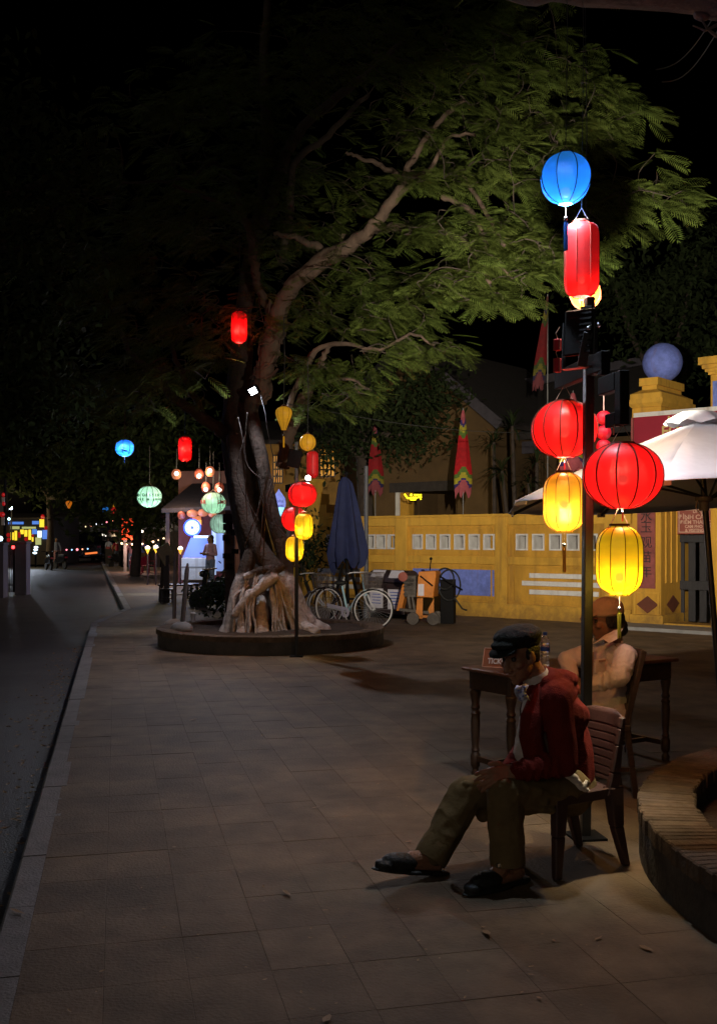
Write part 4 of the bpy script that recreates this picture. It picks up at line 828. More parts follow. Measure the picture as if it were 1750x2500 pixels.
# ---------------------------------------------------------------- bicycles
def bicycle(label, pf, pr, light=True, scale=1.0, steer=None):
    """front and rear wheel contact points on the ground"""
    t = thing('bicycle', label, 'bicycle', (pf+pr)/2); f = (pf-pr); wb = f.length; f.normalize(); side = Vector((f.y, -f.x, 0)); r = .335*scale
    q = lambda a, h, s=0: pr+f*a+side*s+Vector((0, 0, h))
    f0, side0 = f, side
    for nm, a in (('wheel', 0), ('wheel', wb)):
        f, side = (f0, side0) if a == 0 or steer is None else (steer, Vector((steer.y, -steer.x, 0)))
        c = q(0, r)+f0*a; m = MB(); nw = 40
        ring = [c+f*(math.cos(2*math.pi*k/nw)*r*.975)+Vector((0, 0, math.sin(2*math.pi*k/nw)*r*.975)) for k in range(nw+1)]
        m.tube(ring, .018, 6, caps=False); w_ = m.build(nm, M['tyre'], t, smooth=60)
        m = MB(); ring = [c+f*(math.cos(2*math.pi*k/nw)*r*.925)+Vector((0, 0, math.sin(2*math.pi*k/nw)*r*.925)) for k in range(nw+1)]; m.tube(ring, .017, 6, caps=False); m.build('rim', M['whiterim'] if light else M['bsilver'], w_, smooth=60)
        m = MB()
        for k in range(28): b = 2*math.pi*k/28; m.tube([c+side*(.02*(-1)**k), c+f*(math.cos(b)*r*.92)+Vector((0, 0, math.sin(b)*r*.92))], .0013, 3, caps=False)
        m.tube([c-side*.045, c+side*.045], .016, 8); m.build('spokes_and_hub' if False else 'spoke_set', M['bsilver'], w_)
        m = MB(); a0, a1 = ((35, 175) if a == 0 else (40, 190)); rr = r*1.07; pts = [c+f*(math.cos(R(a0+(a1-a0)*k/14))*rr)+Vector((0, 0, math.sin(R(a0+(a1-a0)*k/14))*rr)) for k in range(15)]
        for p, n_p in zip(pts, pts[1:]): m.bar(p, n_p, .045, .006, up=side.cross(n_p-p))
        m.build('mudguard', M['binp'] if a == 0 else M['bsilver'], t)
    f, side = f0, side0
    fm = M['bikeblue'] if light else M['binp']; bb = q(wb*.42, r*.80); st_ = q(wb*.30, r*2.1); hd = q(wb*.80, r*2.05); hu = q(wb*.755, r*2.75); cr = q(wb*.84, r*1.72)
    part('down_tube', fm, t, lambda m: m.tube([cr+f*-.01, q(wb*.72, r*1.72), q(wb*.60, r*1.38), bb], .027, 8), smooth=60)
    part('seat_tube', fm, t, lambda m: m.tube([bb, st_], .022, 8), smooth=60)
    for s in (-1, 1):
        part('chain_stay', M['bsilver'], t, lambda m: m.tube([bb+side*s*.03, q(0, r, s*.05)], .010, 6)); part('seat_stay', M['binp'], t, lambda m: m.tube([q(wb*.325, r*1.7, s*.03), q(0, r, s*.05)], .009, 6))
        part('fork_blade', M['bsilver'], t, lambda m: m.tube([cr+side*s*.05, q(wb*.90, r*1.3, s*.055), q(wb, r, s*.05)], .016, 6), smooth=60)
    part('head_tube', fm, t, lambda m: m.tube([cr, hd, hu], [.026, .023, .018], 8), smooth=60)
    part('handlebar', M['bsilver'], t, lambda m: m.tube([hu-f*.16-side*.27, hu-f*.05-side*.22+Vector((0, 0, .03)), hu+Vector((0, 0, .03)), hu-f*.05+side*.22+Vector((0, 0, .03)), hu-f*.16+side*.27], .011, 8), smooth=60)
    for s in (-1, 1): part('grip', M['rubber'], t, lambda m: m.tube([hu-f*.11+side*s*.25, hu-f*.20+side*s*.285], .017, 8))
    part('saddle', M['rubber'], t, lambda m: (m.ball(st_+Vector((0, 0, .06))-f*.04, .12, 14, 8, (1.0, .75, .38)), m.tube([st_, st_+Vector((0, 0, .05))], .013, 8)), smooth=60)
    part('chain_guard', M['mauve'] if False else mat('lilac_metal', (.5, .48, .62), .4, .1, 10), t, lambda m: (m.lathe([(.095, -.01), (.095, .01), (.05, .012), (.05, -.012), (.095, -.01)], bb+side*.06, 24, axis=side, caps=False), m.bar(bb+side*.06+Vector((0, 0, .06)), q(0, r*1.12, .06), .012, .06)), smooth=40)
    part('crank', M['bsilver'], t, lambda m: (m.bar(bb+side*.08, bb+side*.08+f*.06-Vector((0, 0, .14)), .014, .02), m.bar(bb-side*.08, bb-side*.08-f*.06+Vector((0, 0, .14)), .014, .02)))
    for s in (-1, 1): part('pedal', M['rubber'], t, lambda m: m.frame(bb+side*s*.13+(f*.06-Vector((0, 0, .14)))*s, f, side, (0, 0, 1), .045, .04, .012))
    part('carrier', M['binp'], t, lambda m: (m.bar(q(-.18, r*2.2, -.05), q(wb*.26, r*2.2, -.05), .01, .01), m.bar(q(-.18, r*2.2, .05), q(wb*.26, r*2.2, .05), .01, .01), m.bar(q(-.18, r*2.2, -.05), q(-.18, r*2.2, .05), .01, .01), m.bar(q(-.1, r*2.2, .06), q(0, r, .06), .009, .009), m.bar(q(-.1, r*2.2, -.06), q(0, r, -.06), .009, .009)))
    part('stand', M['bsilver'], t, lambda m: m.bar(q(.02, r*.9, -.07), q(.06, .01, -.17), .014, .014))
    b0 = q(wb*.88, r*2.05); m = MB(); nn = 9; top = [(-.02, -.17), (.24, -.17), (.24, .17), (-.02, .17)]; bot = [(.03, -.12), (.20, -.12), (.20, .12), (.03, .12)]; hb = .26*scale
    tp_ = [b0+f*a+side*b+Vector((0, 0, hb)) for a, b in top]; bt_ = [b0+f*a+side*b for a, b in bot]
    for i in range(4):
        m.tube([tp_[i], tp_[(i+1) % 4]], .006, 5); m.tube([bt_[i], bt_[(i+1) % 4]], .006, 5)
        for k in range(nn): e = k/nn; m.tube([tp_[i].lerp(tp_[(i+1) % 4], e), bt_[i].lerp(bt_[(i+1) % 4], e)], .003, 4, caps=False)
        for h_ in (.25, .5, .75): m.tube([bt_[i].lerp(tp_[i], h_), bt_[(i+1) % 4].lerp(tp_[(i+1) % 4], h_)], .003, 4, caps=False)
    for k in range(1, 6): m.tube([bt_[0].lerp(bt_[1], k/6), bt_[3].lerp(bt_[2], k/6)], .003, 4, caps=False)
    m.build('wire_basket', mat('basket_wire', (.28, .25, .24), .45, .2, 10, metal=.6), t)
    return t
bf = Vector(((911-CX)/F*18.2, 18.2, 0)); br = bf+Vector((-.80, .70, 0))
bicycle('pale blue city bicycle with wire basket and white rims beside the round planter', bf, br, True, 1.07, Vector((1, -.05, 0)).normalized())
b2f = Vector(((790-CX)/F*19.8, 19.8, 0)); bicycle('dark bicycle half hidden behind the pale blue one and the tree roots', b2f, b2f+Vector((-.95, .45, 0)), False)
# ---------------------------------------------------------------- bins, machine
def bin_(px, Y, label):
    c = Vector(((px-CX)/F*Y, Y, 0)); t = thing('waste_bin', label, 'waste bin', c, 'waste bins by the yellow wall'); x = U; y = -N; k = Y/F
    w_, d_, h_ = .24, .25, .62
    part('body', M['binp'], t, lambda m: m.frame(c+Vector((0, 0, .10+h_/2)), x, y, (0, 0, 1), w_, d_, h_/2), bevel=.012)
    m = MB(); pr = []
    for i in range(11): a = math.pi*i/10; pr.append(c-x*(w_+.01)+y*(-math.cos(a)*(d_+.02))+Vector((0, 0, .74+math.sin(a)*.24)))
    m.prism(pr, x*(2*w_+.02)); m.build('round_lid', M['binp'], t, smooth=35)
    f = c-y*(d_+.008)
    part('notice', M['label'], t, lambda m: m.frame(f+Vector((0, 0, .40)), x, y, (0, 0, 1), .17, .004, .2))
    for i in range(5): part('notice_line', M['bluecap'], t, lambda m: m.frame(f-y*.005+Vector((0, 0, .54-.06*i)), x, y, (0, 0, 1), .12-.02*(i % 2), .002, .008))
    yy = (-y*.8+Vector((0, 0, .6))).normalized(); part('lid_notice', M['label'], t, lambda m: m.frame(c-y*(d_*.8)+Vector((0, 0, .90)), x, yy, yy.cross(x), .16, .008, .09))
    for s in (-1, 1): part('foot', M['blacksteel'], t, lambda m: m.frame(c+x*(s*.18)+Vector((0, 0, .05)), x, y, (0, 0, 1), .03, .2, .05))
    return t
bin_(938, 21.2, 'brown waste bin with curved lid and notices, the one nearer the bicycle'); bin_(982, 20.75, 'brown waste bin with curved lid and notices, the one touching the orange machine')
mc = Vector(((1030-CX)/F*19.4, 19.4, 0)); mt = thing('paving_machine', 'small orange wheeled construction machine in front of the yellow wall', 'machine', mc)
mx_ = Vector((.96, -.28, 0)).normalized(); my_ = Vector((.28, .96, 0)).normalized()
def mp(a, b, z): return mc+mx_*a+my_*b+Vector((0, 0, z))
m = MB(); m.prism([mp(-.06, -.22, .52), mp(.26, -.22, .52), mp(.32, -.22, .98), mp(.30, -.22, 1.02), mp(-.02, -.22, 1.0)], my_*.44); m.build('engine_cover', M['orange'], mt, bevel=.01)
part('data_plate', M['label'], mt, lambda m: m.frame(mp(.03, -.225, .66), mx_, my_, (0, 0, 1), .055, .004, .11))
part('side_frame', M['orange'], mt, lambda m: (m.prism([mp(-.08, -.2, .12), mp(.05, -.2, .12), mp(.06, -.2, .5), mp(-.05, -.2, .5)], my_*.02), m.prism([mp(.20, -.2, .16), mp(.27, -.2, .16), mp(.27, -.2, .5), mp(.16, -.2, .3)], my_*.02), m.bar(mp(-.06, -.1, .16), mp(.28, -.1, .16), .2, .04)))
part('front_guard', M['orange'], mt, lambda m: (m.prism([mp(-.48, -.1, .25), mp(-.38, -.1, .25), mp(-.26, -.1, .74), mp(-.36, -.1, .76)], my_*.25)), bevel=.006)
m = MB(); m.frame(mp(-.2, 0, .72), mx_, my_, (0, 0, 1), .11, .15, .2); m.lathe([(.09, 0), (.09, .12)], mp(-.2, -.15, .8), 14, axis=my_); 
for i in range(5): m.frame(mp(-.2, -.16, .58+i*.07), mx_, my_, (0, 0, 1), .12, .01, .012)
m.build('engine', M['iron'], mt, bevel=.004)
part('air_filter', M['signred'], mt, lambda m: m.lathe([(.085, 0), (.09, .02), (.09, .09), (.05, .1)], mp(-.33, -.1, .9), 16, axis=-my_), smooth=40)
part('frame_bar', M['iron'], mt, lambda m: (m.bar(mp(-.4, -.15, .28), mp(.3, -.15, .22), .05, .05), m.bar(mp(-.2, -.15, .3), mp(-.24, -.15, .6), .05, .05), m.bar(mp(-.1, -.15, .2), mp(-.16, -.15, .55), .04, .04)))
for a, b in ((-.12, -.24), (.26, -.2), (-.2, .24), (.26, .24)): part('wheel', M['iron'], mt, lambda m: (m.lathe([(.05, -.03), (.115, -.03), (.12, 0), (.115, .03), (.05, .03)], mp(a, b, .12), 20, axis=my_)), smooth=40)
part('lever', M['blacksteel'], mt, lambda m: (m.tube([mp(.02, -.24, .92), mp(.26, -.26, .74)], .014, 6), m.tube([mp(.15, 0, 1.02), mp(.17, 0, 1.22)], .012, 6), m.ball(mp(.17, 0, 1.24), .03, 8, 6)))
part('handle', M['blacksteel'], mt, lambda m: (m.tube([mp(.3, .1, .92), mp(.62, .0, .74), mp(.78, -.05, .66)], .018, 6)))
hs = thing('hose_reel', 'dark cabinet with coiled black hose beside the orange machine', 'hose', mp(.45, .2, 0))
part('cabinet', M['blacksteel'], hs, lambda m: m.frame(mp(.44, .3, .42), mx_, my_, (0, 0, 1), .13, .12, .42), bevel=.01)
m = MB(); ring = [mp(.50+.21*math.cos(2*math.pi*k/24), .12, .74+.29*math.sin(2*math.pi*k/24)) for k in range(25)]; m.tube(ring, .017, 6, caps=False); ring = [mp(.42+.17*math.cos(2*math.pi*k/24), .1, .86+.2*math.sin(2*math.pi*k/24)) for k in range(25)]; m.tube(ring, .017, 6, caps=False); m.tube([mp(.6, .12, .5), mp(.75, .1, .3), mp(.85, 0, .28)], .017, 6)
m.build('hose_coil', M['rubber'], hs, smooth=60)
# ---------------------------------------------------------------- posts and cup by the far planter
def bollard(px, Y, z0, ytop, label):
    c = Vector(((px-CX)/F*Y, Y, z0)); t = thing('stake', label, 'post', c, 'stakes in cement feet'); ht = EYE-(ytop-HY)/F*Y-z0
    part('shaft', mat('grey_stake', (.10, .095, .10), .7, .3, 9, .3), t, lambda m: m.tube([c, c+Vector((.08 if Y < 18 else .03, 0, ht*.9)), c+Vector((.09 if Y < 18 else .03, 0, ht))], [.035, .035, .012], 10), smooth=50)
    m = MB(); m.ball(c+Vector((0, 0, .05)), .16, 14, 8, (1.1, .9, .75)); o = m.build('cement_foot', M['grey'], t, smooth=70)
bollard(444, 15.5, .2, 1375, 'grey stake in a cement lump inside the tree planter'); bollard(425, 18.6, .0, 1347, 'taller grey stake in a cement lump beyond the tree planter')
cu_ = G(472, 1519, .262); ct = thing('drinks_cup', 'clear plastic drinks cup left on the planter rim', 'cup', cu_)
part('cup', mat('cup_plastic', (.5, .48, .5), .3, .1, 10, trans=.3), ct, lambda m: m.lathe([(.03, 0), (.045, .13), (.048, .135)], cu_, 16), smooth=40); part('lid', M['white'], ct, lambda m: m.lathe([(.05, .135), (.05, .145), (.03, .16)], cu_, 16), smooth=40); part('straw', M['white'], ct, lambda m: m.tube([cu_+Vector((0, 0, .1)), cu_+Vector((.03, 0, .24))], .005, 6))
# fallen leaves
lv = MB(); pr = [(-.5, 0, 0), (-.25, .18, .05), (.1, .22, .02), (.5, 0, .10), (.1, -.2, .06), (-.25, -.16, 0), (0, 0, -.03)]
lv.add(pr, [(0, 6, 1), (1, 6, 2), (2, 6, 3), (3, 6, 4), (4, 6, 5), (5, 6, 0)]); lvm = lv.mesh('dry_leaf', (0, 0, 0), M['leafdry'])
LV = [(472, 1757, .22, 'biggest dry leaf cluster lying on the paving before the round planter'), (771, 1971, .11, 'pale dry leaf on the middle of the pavement'), (1187, 2277, .16, 'dry leaf lying in front of the old man, close to the camera'), (1577, 2315, .12, 'dry leaf on the paving near the foot of the brick planter'), (797, 2487, .15, 'dry leaf at the bottom edge of the view on the pavement'), (44, 2226, .16, 'dry leaf lying on the kerb edge of the pavement'), (866, 2103, .1, 'curled dry leaf just before the stretched foot of the old man'), (998, 2054, .09, 'dry leaf beyond the stretched foot of the old man'), (1512, 1999, .1, 'curled dry leaf between plastic chair and brick planter'), (640, 1795, .1, 'small dry twig leaf in the shadow of the tree canopy'), (700, 2180, .14, 'long dry leaf stalk on the dark slabs'), (1430, 2100, .1, 'dry leaf under the plastic chair'), (425, 2068, .09, 'tiny dry leaf on the brownish slabs'), (1460, 2290, .08, 'tiny leaf scrap between the old man and the brick planter')]
for px, py, s, lb in LV:
    g = G(px, py, .008); o = link('dry_leaf', lvm, None, g); s *= .62; o.scale = (s, s*.7, s*.6); o.rotation_euler = (rs.uniform(-.2, .2), rs.uniform(-.2, .2), rs.uniform(0, 6)); tag(o, lb, 'leaf', 'fallen leaves on the pavement')
lit = MB()
for i in range(420):
    t_ = rs.uniform(1.5, 17); dd = -abs(rs.gauss(0, .22))-.02; c_ = ST(KS+dd, t_, -.108+rs.uniform(0, .012)); a = rs.uniform(0, 6.28); s_ = rs.uniform(.02, .07); ca, sa = math.cos(a)*s_, math.sin(a)*s_
    lit.add([c_+Vector((p[0]*ca-p[1]*sa, p[0]*sa+p[1]*ca, p[2]*s_*1.5+.006)) for p in pr], [(0, 6, 1), (1, 6, 2), (2, 6, 3), (3, 6, 4), (4, 6, 5), (5, 6, 0)])
for i in range(160):
    c_ = G(rs.uniform(150, 1500), rs.uniform(1620, 2480), .002); a = rs.uniform(0, 6.28); s_ = rs.uniform(.008, .03); ca, sa = math.cos(a)*s_, math.sin(a)*s_
    if (c_-QC).length < QR+.05: continue
    lit.add([c_+Vector((p[0]*ca-p[1]*sa, p[0]*sa+p[1]*ca, p[2]*s_+.004)) for p in pr], [(0, 6, 1), (1, 6, 2), (2, 6, 3), (3, 6, 4), (4, 6, 5), (5, 6, 0)])
tag(lit.build('leaf_litter', M['leafdry']), kind='stuff')
# ---------------------------------------------------------------- people
def nrmd(v): return Vector(v).normalized()
def head_prims(c, f, u, s=1.0, long_face=1.0, neck=None):
    """skull, face and ears; f: face direction, u: crown direction"""
    f = nrmd(f); u = nrmd(u); u = (u-f*u.dot(f)).normalized(); l = u.cross(f); A = (f, l, u)
    q = lambda a, b, h: c+f*(a*s)+l*(b*s)+u*(h*s*long_face)
    e = lambda a, b, h, ra, rb, rh: ('e', q(a, b, h), (ra*s, rb*s, rh*s), A)
    pr = [e(-.012, 0, .035, .098, .076, .092), e(.022, 0, -.03, .070, .064, .085), e(.040, 0, -.075, .048, .046, .045), e(.066, 0, -.104, .022, .024, .018),
          ('c', q(.080, 0, .012), .0115*s, q(.112, 0, -.036), .0145*s), e(.098, .014, -.040, .012, .011, .010), e(.098, -.014, -.040, .012, .011, .010),
          e(.080, .030, .030, .016, .028, .011), e(.080, -.030, .030, .016, .028, .011), e(.062, .046, -.022, .026, .020, .020), e(.062, -.046, -.022, .026, .020, .020),
          e(.086, 0, -.064, .012, .026, .007), e(.083, 0, -.078, .013, .022, .008)]
    for sg in (-1, 1): pr += [e(-.006, .076*sg, -.008, .020, .009, .034), e(.008, .073*sg, -.028, .010, .008, .014)]
    if neck is not None: pr += [('c', q(-.035, 0, -.05), .058*s, neck, .062*s)]
    return pr, q, A
def eyes(q, s, parent, A):
    for sg in (-1, 1):
        o = part('eye', mat('eye_dark', (.05, .04, .035), .2, .2, 30), parent, lambda m: m.ball(q(.073, .031*sg, .006), .0125*s, 10, 8), smooth=80)
def hand(wrist, d, up, side, s=1.0, curl=.5, spread=1.0, thumb=1):
    """palm plus five bent fingers; d: towards fingertips, up: back of the hand, side: towards the thumb"""
    d, up = nrmd(d), nrmd(up); side = nrmd(Vector(side)-d*Vector(side).dot(d)); up = d.cross(side)*(1 if d.cross(side).dot(up) > 0 else -1); pr = []
    k = wrist+d*.085*s
    for b in (-.027, -.009, .009, .027): pr.append(('c', wrist+side*(b*.6*s), .017*s, k+side*(b*s), .0135*s))
    for i, (b, L) in enumerate(((.028, .070), (.010, .080), (-.010, .074), (-.028, .058))):
        p = k+side*(b*s); dd = (d+side*(b*5*spread)).normalized(); r = .0098*s; tot = 0
        for j, fr_ in enumerate((.45, .32, .23)):
            tot += curl*(.5, .75, .6)[j]; w = (dd*math.cos(tot)-up*math.sin(tot)); q = p+w*(L*fr_*s); pr.append(('c', p, r, q, r*.9)); p = q; r *= .9
    p = wrist+d*.025*s+side*.024*s; q = p+(d*.55+side*.75-up*.25).normalized()*.042*s; w = q+(d*.85+side*.3-up*.35).normalized()*.034*s
    pr += [('c', p, .015*s, q, .0115*s), ('c', q, .0115*s, w, .009*s)]
    return pr
def folds(amp, fx, seed, mask=None):
    def fn(c):
        v = Vector((c.x*fx[0]+seed, c.y*fx[1], c.z*fx[2])); n = noise.noise(v)*.6+noise.noise(v*2.1)*.4; r = (1-abs(n)*2.4)
        return amp*max(-.6, r)*(mask(c) if mask else 1)
    return fn
# --- old man on the plastic chair, placed limb by limb
def AT(px, py, b):
    k = (px-CX)/F; B = CC+CL*b; a = (k*B.y-B.x)/(CF.x-k*CF.y); p = B+CF*a; p.z = EYE-(py-HY)/F*p.y; return p
man = thing('person', 'seated person in red hooded jacket, khaki trousers and black flat cap, hand on knee', 'person', (CC.x, CC.y, 0))
hipL, hipR = AT(1388, 1925, .10), AT(1375, 1922, -.10); kneeL, kneeR = AT(1232, 1935, .15), AT(1138, 1938, -.13); ankL, ankR = AT(1238, 2100, .16), AT(1052, 2092, -.12)
pel = (hipL+hipR)/2
wst, chest, upch = AT(1385, 1838, 0), AT(1358, 1745, 0), AT(1338, 1688, 0)
neckb = AT(1310, 1660, 0); hc = AT(1268, 1600, .0)
shL, shR = AT(1356, 1708, .185), AT(1312, 1706, -.18); elL, elR = AT(1378, 1864, .25), AT(1285, 1830, -.20); wrL, wrR = AT(1252, 1884, .17), AT(1232, 1893, -.03)
fdir = nrmd(Vector((-.78, -.60, -.28))); udir = nrmd(Vector((-.30, -.12, 1)))
hp, hq, HA = head_prims(hc, fdir, udir, 1.0, 1.05, neckb)
hL = hand(wrL, (AT(1200, 1896, .13)-wrL), CL*.7+Vector((0, 0, .75)), -CL*.7+Vector((0, 0, .7)), 1.15, .42, 1.3); hR = hand(wrR, AT(1185, 1905, -.03)-wrR, Vector((0, 0, 1))+CF*.4, CL, 1.02, .6)
# toes direction of each foot
toeL, toeR = AT(1160, 2142, .19), AT(945, 2112, -.11); heelL, heelR = AT(1262, 2132, .15), AT(1066, 2126, -.12)
for p in (toeL, heelL): p.z = .045
heelR.z = .048; toeR.z = .105
def foot(an, he, to): m_ = he.lerp(to, .5); return [('c', an, .040, he+Vector((0, 0, .01)), .036), ('c', an, .038, m_+Vector((0, 0, .022)), .036), ('c', m_+Vector((0, 0, .01)), .036, he.lerp(to, .9), .028), ('c', he, .032, m_, .036)]
body = hp+hL+hR+[('c', neckb, .062, upch, .085), ('c', upch, .10, chest, .11), ('c', chest, .11, pel, .11), ('c', shL, .05, elL, .04), ('c', elL, .04, wrL, .026), ('c', shR, .05, elR, .04), ('c', elR, .04, wrR, .026), ('c', upch, .06, shL, .05), ('c', upch, .06, shR, .05),
    ('c', hipL, .07, kneeL, .05), ('c', kneeL, .05, ankL, .036), ('c', hipR, .07, kneeR, .05), ('c', kneeR, .05, ankR, .036)]+foot(ankL, heelL, toeL)+foot(ankR, heelR, toeR)
organic('body', body, M['skin'], man, .0046, 3, folds(.0012, (60, 60, 60), 3)); eyes(hq, 1.05, man, HA)
for sg in (-1, 1): part('brow', M['hair'], man, lambda m: m.tube([hq(.091, .014*sg, .033), hq(.093, .030*sg, .038), hq(.082, .048*sg, .032)], .0045, 6), smooth=80)
part('mouth_line', mat('lip_shadow', (.12, .04, .03), .6, .1, 20), man, lambda m: m.tube([hq(.084, -.024, -.071), hq(.0945, 0, -.0705), hq(.084, .024, -.071)], .0022, 5))
f_, l_, u_ = HA
organic('hair', [('e', hq(-.03, 0, .02), (.085, .081, .075), HA), ('e', hq(-.055, 0, -.02), (.045, .066, .055), HA), ('e', hq(.0, .068, .01), (.022, .012, .035), HA), ('e', hq(.0, -.068, .01), (.022, .012, .035), HA)], M['hair'], man, .006, 3, folds(.003, (70, 70, 70), 1))
tc = lambda a, b, h: hq(a, b, h)
cap_ax = (nrmd(f_*1+u_*.10), l_, nrmd(u_-f_*.10))
organic('flat_cap', [('e', tc(-.018, 0, .092), (.122, .118, .052), cap_ax), ('e', tc(-.025, 0, .070), (.108, .098, .058), cap_ax), ('e', tc(-.05, 0, .060), (.085, .09, .055), cap_ax), ('e', tc(.085, 0, .078), (.05, .075, .024), cap_ax)], M['cap'], man, .006, 5, folds(.003, (22, 22, 22), 8))
organic('cap_peak', [('e', tc(.098, 0, .056), (.066, .088, .010), (nrmd(f_-u_*.30), l_, nrmd(u_+f_*.30)))], M['cap'], man, .005, 3)
# white shirt, seen down the open front and at the collar
fw = CF*.03
sp_ = [AT(1322, 1676, -.0), AT(1328, 1716, -.02), AT(1316, 1790, -.03), AT(1306, 1838, -.035)]
organic('shirt', [('c', sp_[0], .07, sp_[1], .105), ('c', sp_[1], .105, sp_[2], .112), ('c', sp_[2], .112, sp_[3], .108)], M['shirt'], man, .008, 4, folds(.006, (9, 9, 14), 5))
part('shirt_collar', M['shirt'], man, lambda m: m.lathe([(.070, -.03), (.066, .008), (.063, .014), (.058, .004)], neckb+Vector((0, 0, .028))+CF*.012, 20, axis=(CF*.45+Vector((0, 0, 1))), caps=False), smooth=60)
# hooded jacket
jb = -CF*.006
hood = []
for i in range(9):
    a = math.pi*(-.05+1.1*i/8); hood.append(neckb+CL*(.105*math.cos(a))-CF*(.075*math.sin(a)-.0)+Vector((0, 0, -.012+.022*math.sin(a))))
jk = [('c', upch+jb*1.6, .112, chest+jb*1.4, .122), ('c', chest+jb*1.4, .122, wst+jb*.9, .124), ('c', wst+jb*.9, .124, pel+jb+Vector((0, 0, .055)), .13), ('c', neckb+jb*1.6+Vector((0, 0, -.02)), .075, upch+jb, .11)]
for sh, el, wr, sg in ((shL, elL, wrL, 1), (shR, elR, wrR, -1)):
    jk += [('c', upch+jb+CL*(sg*.06), .095, sh, .076), ('c', sh, .076, el, .062), ('c', el, .062, wr.lerp(el, .10), .043), ('c', sh+Vector((0, 0, -.05)), .078, chest+CL*(sg*.09)+jb, .10)]
fl_ = [AT(1326, 1690, .075), AT(1314, 1716, .10), AT(1300, 1752, .13), AT(1297, 1800, .145), AT(1308, 1852, .15)]
jk += [('c', a, r, b, r2) for a, b, r, r2 in zip(fl_, fl_[1:], (.045, .05, .056, .058), (.05, .056, .058, .054))]
fr2 = [AT(1320, 1694, -.09), AT(1312, 1750, -.12), AT(1312, 1850, -.14)]
jk += [('c', a, .05, b, .055) for a, b in zip(fr2, fr2[1:])]
jk += [('c', hood[i]+Vector((0, 0, .012)), .034, hood[i+1]+Vector((0, 0, .012)), .034) for i in range(8)]
hb2 = AT(1362, 1656, 0)
jk += [('e', hb2, (.075, .125, .046), (CF, CL, Vector((0, 0, 1)))), ('e', hb2-CF*.03+Vector((0, 0, -.05)), (.05, .11, .05), (CF, CL, Vector((0, 0, 1))))]
for i in range(4):                                  # rucked sleeve
    t_ = .2+.18*i; p = elL.lerp(wrL, t_); dn = (wrL-elL).normalized(); s1 = dn.orthogonal().normalized(); s2 = dn.cross(s1); r = .062-.018*t_
    for k in range(8): a, b = 2*math.pi*k/8, 2*math.pi*(k+1)/8; jk.append(('c', p+s1*math.cos(a)*r+s2*math.sin(a)*r+dn*.012*math.sin(a*2+i), .009, p+s1*math.cos(b)*r+s2*math.sin(b)*r+dn*.012*math.sin(b*2+i), .009))
jf = folds(.006, (9, 9, 5), 2)
jack = organic('hooded_jacket', jk, M['hoodie'], man, .0065, 4, jf)
def cuffring(m, p, d, r, w):
    m.lathe([(r*.92, -w), (r, -w*.8), (r*1.05, 0), (r, w*.8), (r*.9, w)], p, 18, axis=d, caps=False)
part('cuff', M['hoodie'], man, lambda m: cuffring(m, wrL.lerp(elL, .09), wrL-elL, .046, .026), smooth=60); part('cuff', M['hoodie'], man, lambda m: cuffring(m, wrR.lerp(elR, .10), wrR-elR, .046, .026), smooth=60)
part('drawstring', M['ribd'], man, lambda m: m.tube([AT(1276, 1700, .07), AT(1270, 1730, .09), AT(1271, 1770, .10), AT(1274, 1795, .09)], .0035, 5))
# sleeve seam at the shoulder
seam = []
d_ = (elL-shL).normalized(); s1 = (CF-d_*CF.dot(d_)).normalized(); s2 = d_.cross(s1)
# trousers
tr = [('c', pel+Vector((0, 0, .04)), .135, pel, .14), ('c', hipL, .105, kneeL, .083), ('c', kneeL, .083, kneeL.lerp(ankL, .5), .082), ('c', kneeL.lerp(ankL, .5), .082, kneeL.lerp(ankL, .88), .076),
      ('c', hipR, .105, kneeR, .084), ('c', kneeR, .084, kneeR.lerp(ankR, .5), .080), ('c', kneeR.lerp(ankR, .5), .080, kneeR.lerp(ankR, .88), .076), ('c', hipL, .1, hipR, .1), ('c', pel-CF*.05, .11, pel+CF*.08, .10)]
def droop(kn, hp_, sg):                             # slack cloth hanging behind the knee
    b = kn.lerp(hp_, .16)+Vector((0, 0, -.065)); return [('c', b, .045, kn.lerp(hp_, .45)+Vector((0, 0, -.055)), .05), ('c', b, .042, b+Vector((0, 0, -.05)), .028)]
tr += droop(kneeL, hipL, 1)+droop(kneeR, hipR, -1)
for kn, hp_, an in ((kneeL, hipL, ankL), (kneeR, hipR, ankR)):   # creases radiating from the knee
    for j in range(3):
        a0 = kn+Vector((0, 0, .06-.04*j))+CL*.045; tr.append(('c', a0+CF*.03, .014, kn.lerp(hp_, .35+.1*j)+Vector((0, 0, .02-.05*j))+CL*.075, .020))
organic('trousers', tr, M['trousers'], man, .0065, 4, folds(.009, (8, 8, 9), 9))
for kn, an in ((kneeL, ankL), (kneeR, ankR)):
    d_ = (an-kn).normalized(); p = kn.lerp(an, .87)
    part('hem', M['trousers'], man, lambda m: m.lathe([(.066, .03), (.082, .028), (.084, -.0), (.082, -.06), (.074, -.10)], p+d_*.03, 26, axis=d_, caps=False), smooth=50)
def slipper(an, he, to, open_toe):
    d_ = (to-he); d_.normalize(); L_ = (to-he).length; x = d_.cross(Vector((0, 0, 1))).normalized(); zz_ = x.cross(d_); c = he.lerp(to, .5)-zz_*.035
    return organic('slipper', [('e', c+d_*.02, (L_*.72, .054, .016), (d_, x, zz_)), ('e', he-zz_*.036-d_*.01, (.07, .045, .017), (d_, x, zz_)), ('e', he.lerp(to, .74)+zz_*.006, (L_*.36, .052, .042), (d_, x, zz_)), ('e', to-zz_*.012+d_*.01, (.05, .045, .024), (d_, x, zz_))], M['rubber'], man, .005, 3)
slipper(ankL, heelL, toeL, True); slipper(ankR, heelR, toeR, False)
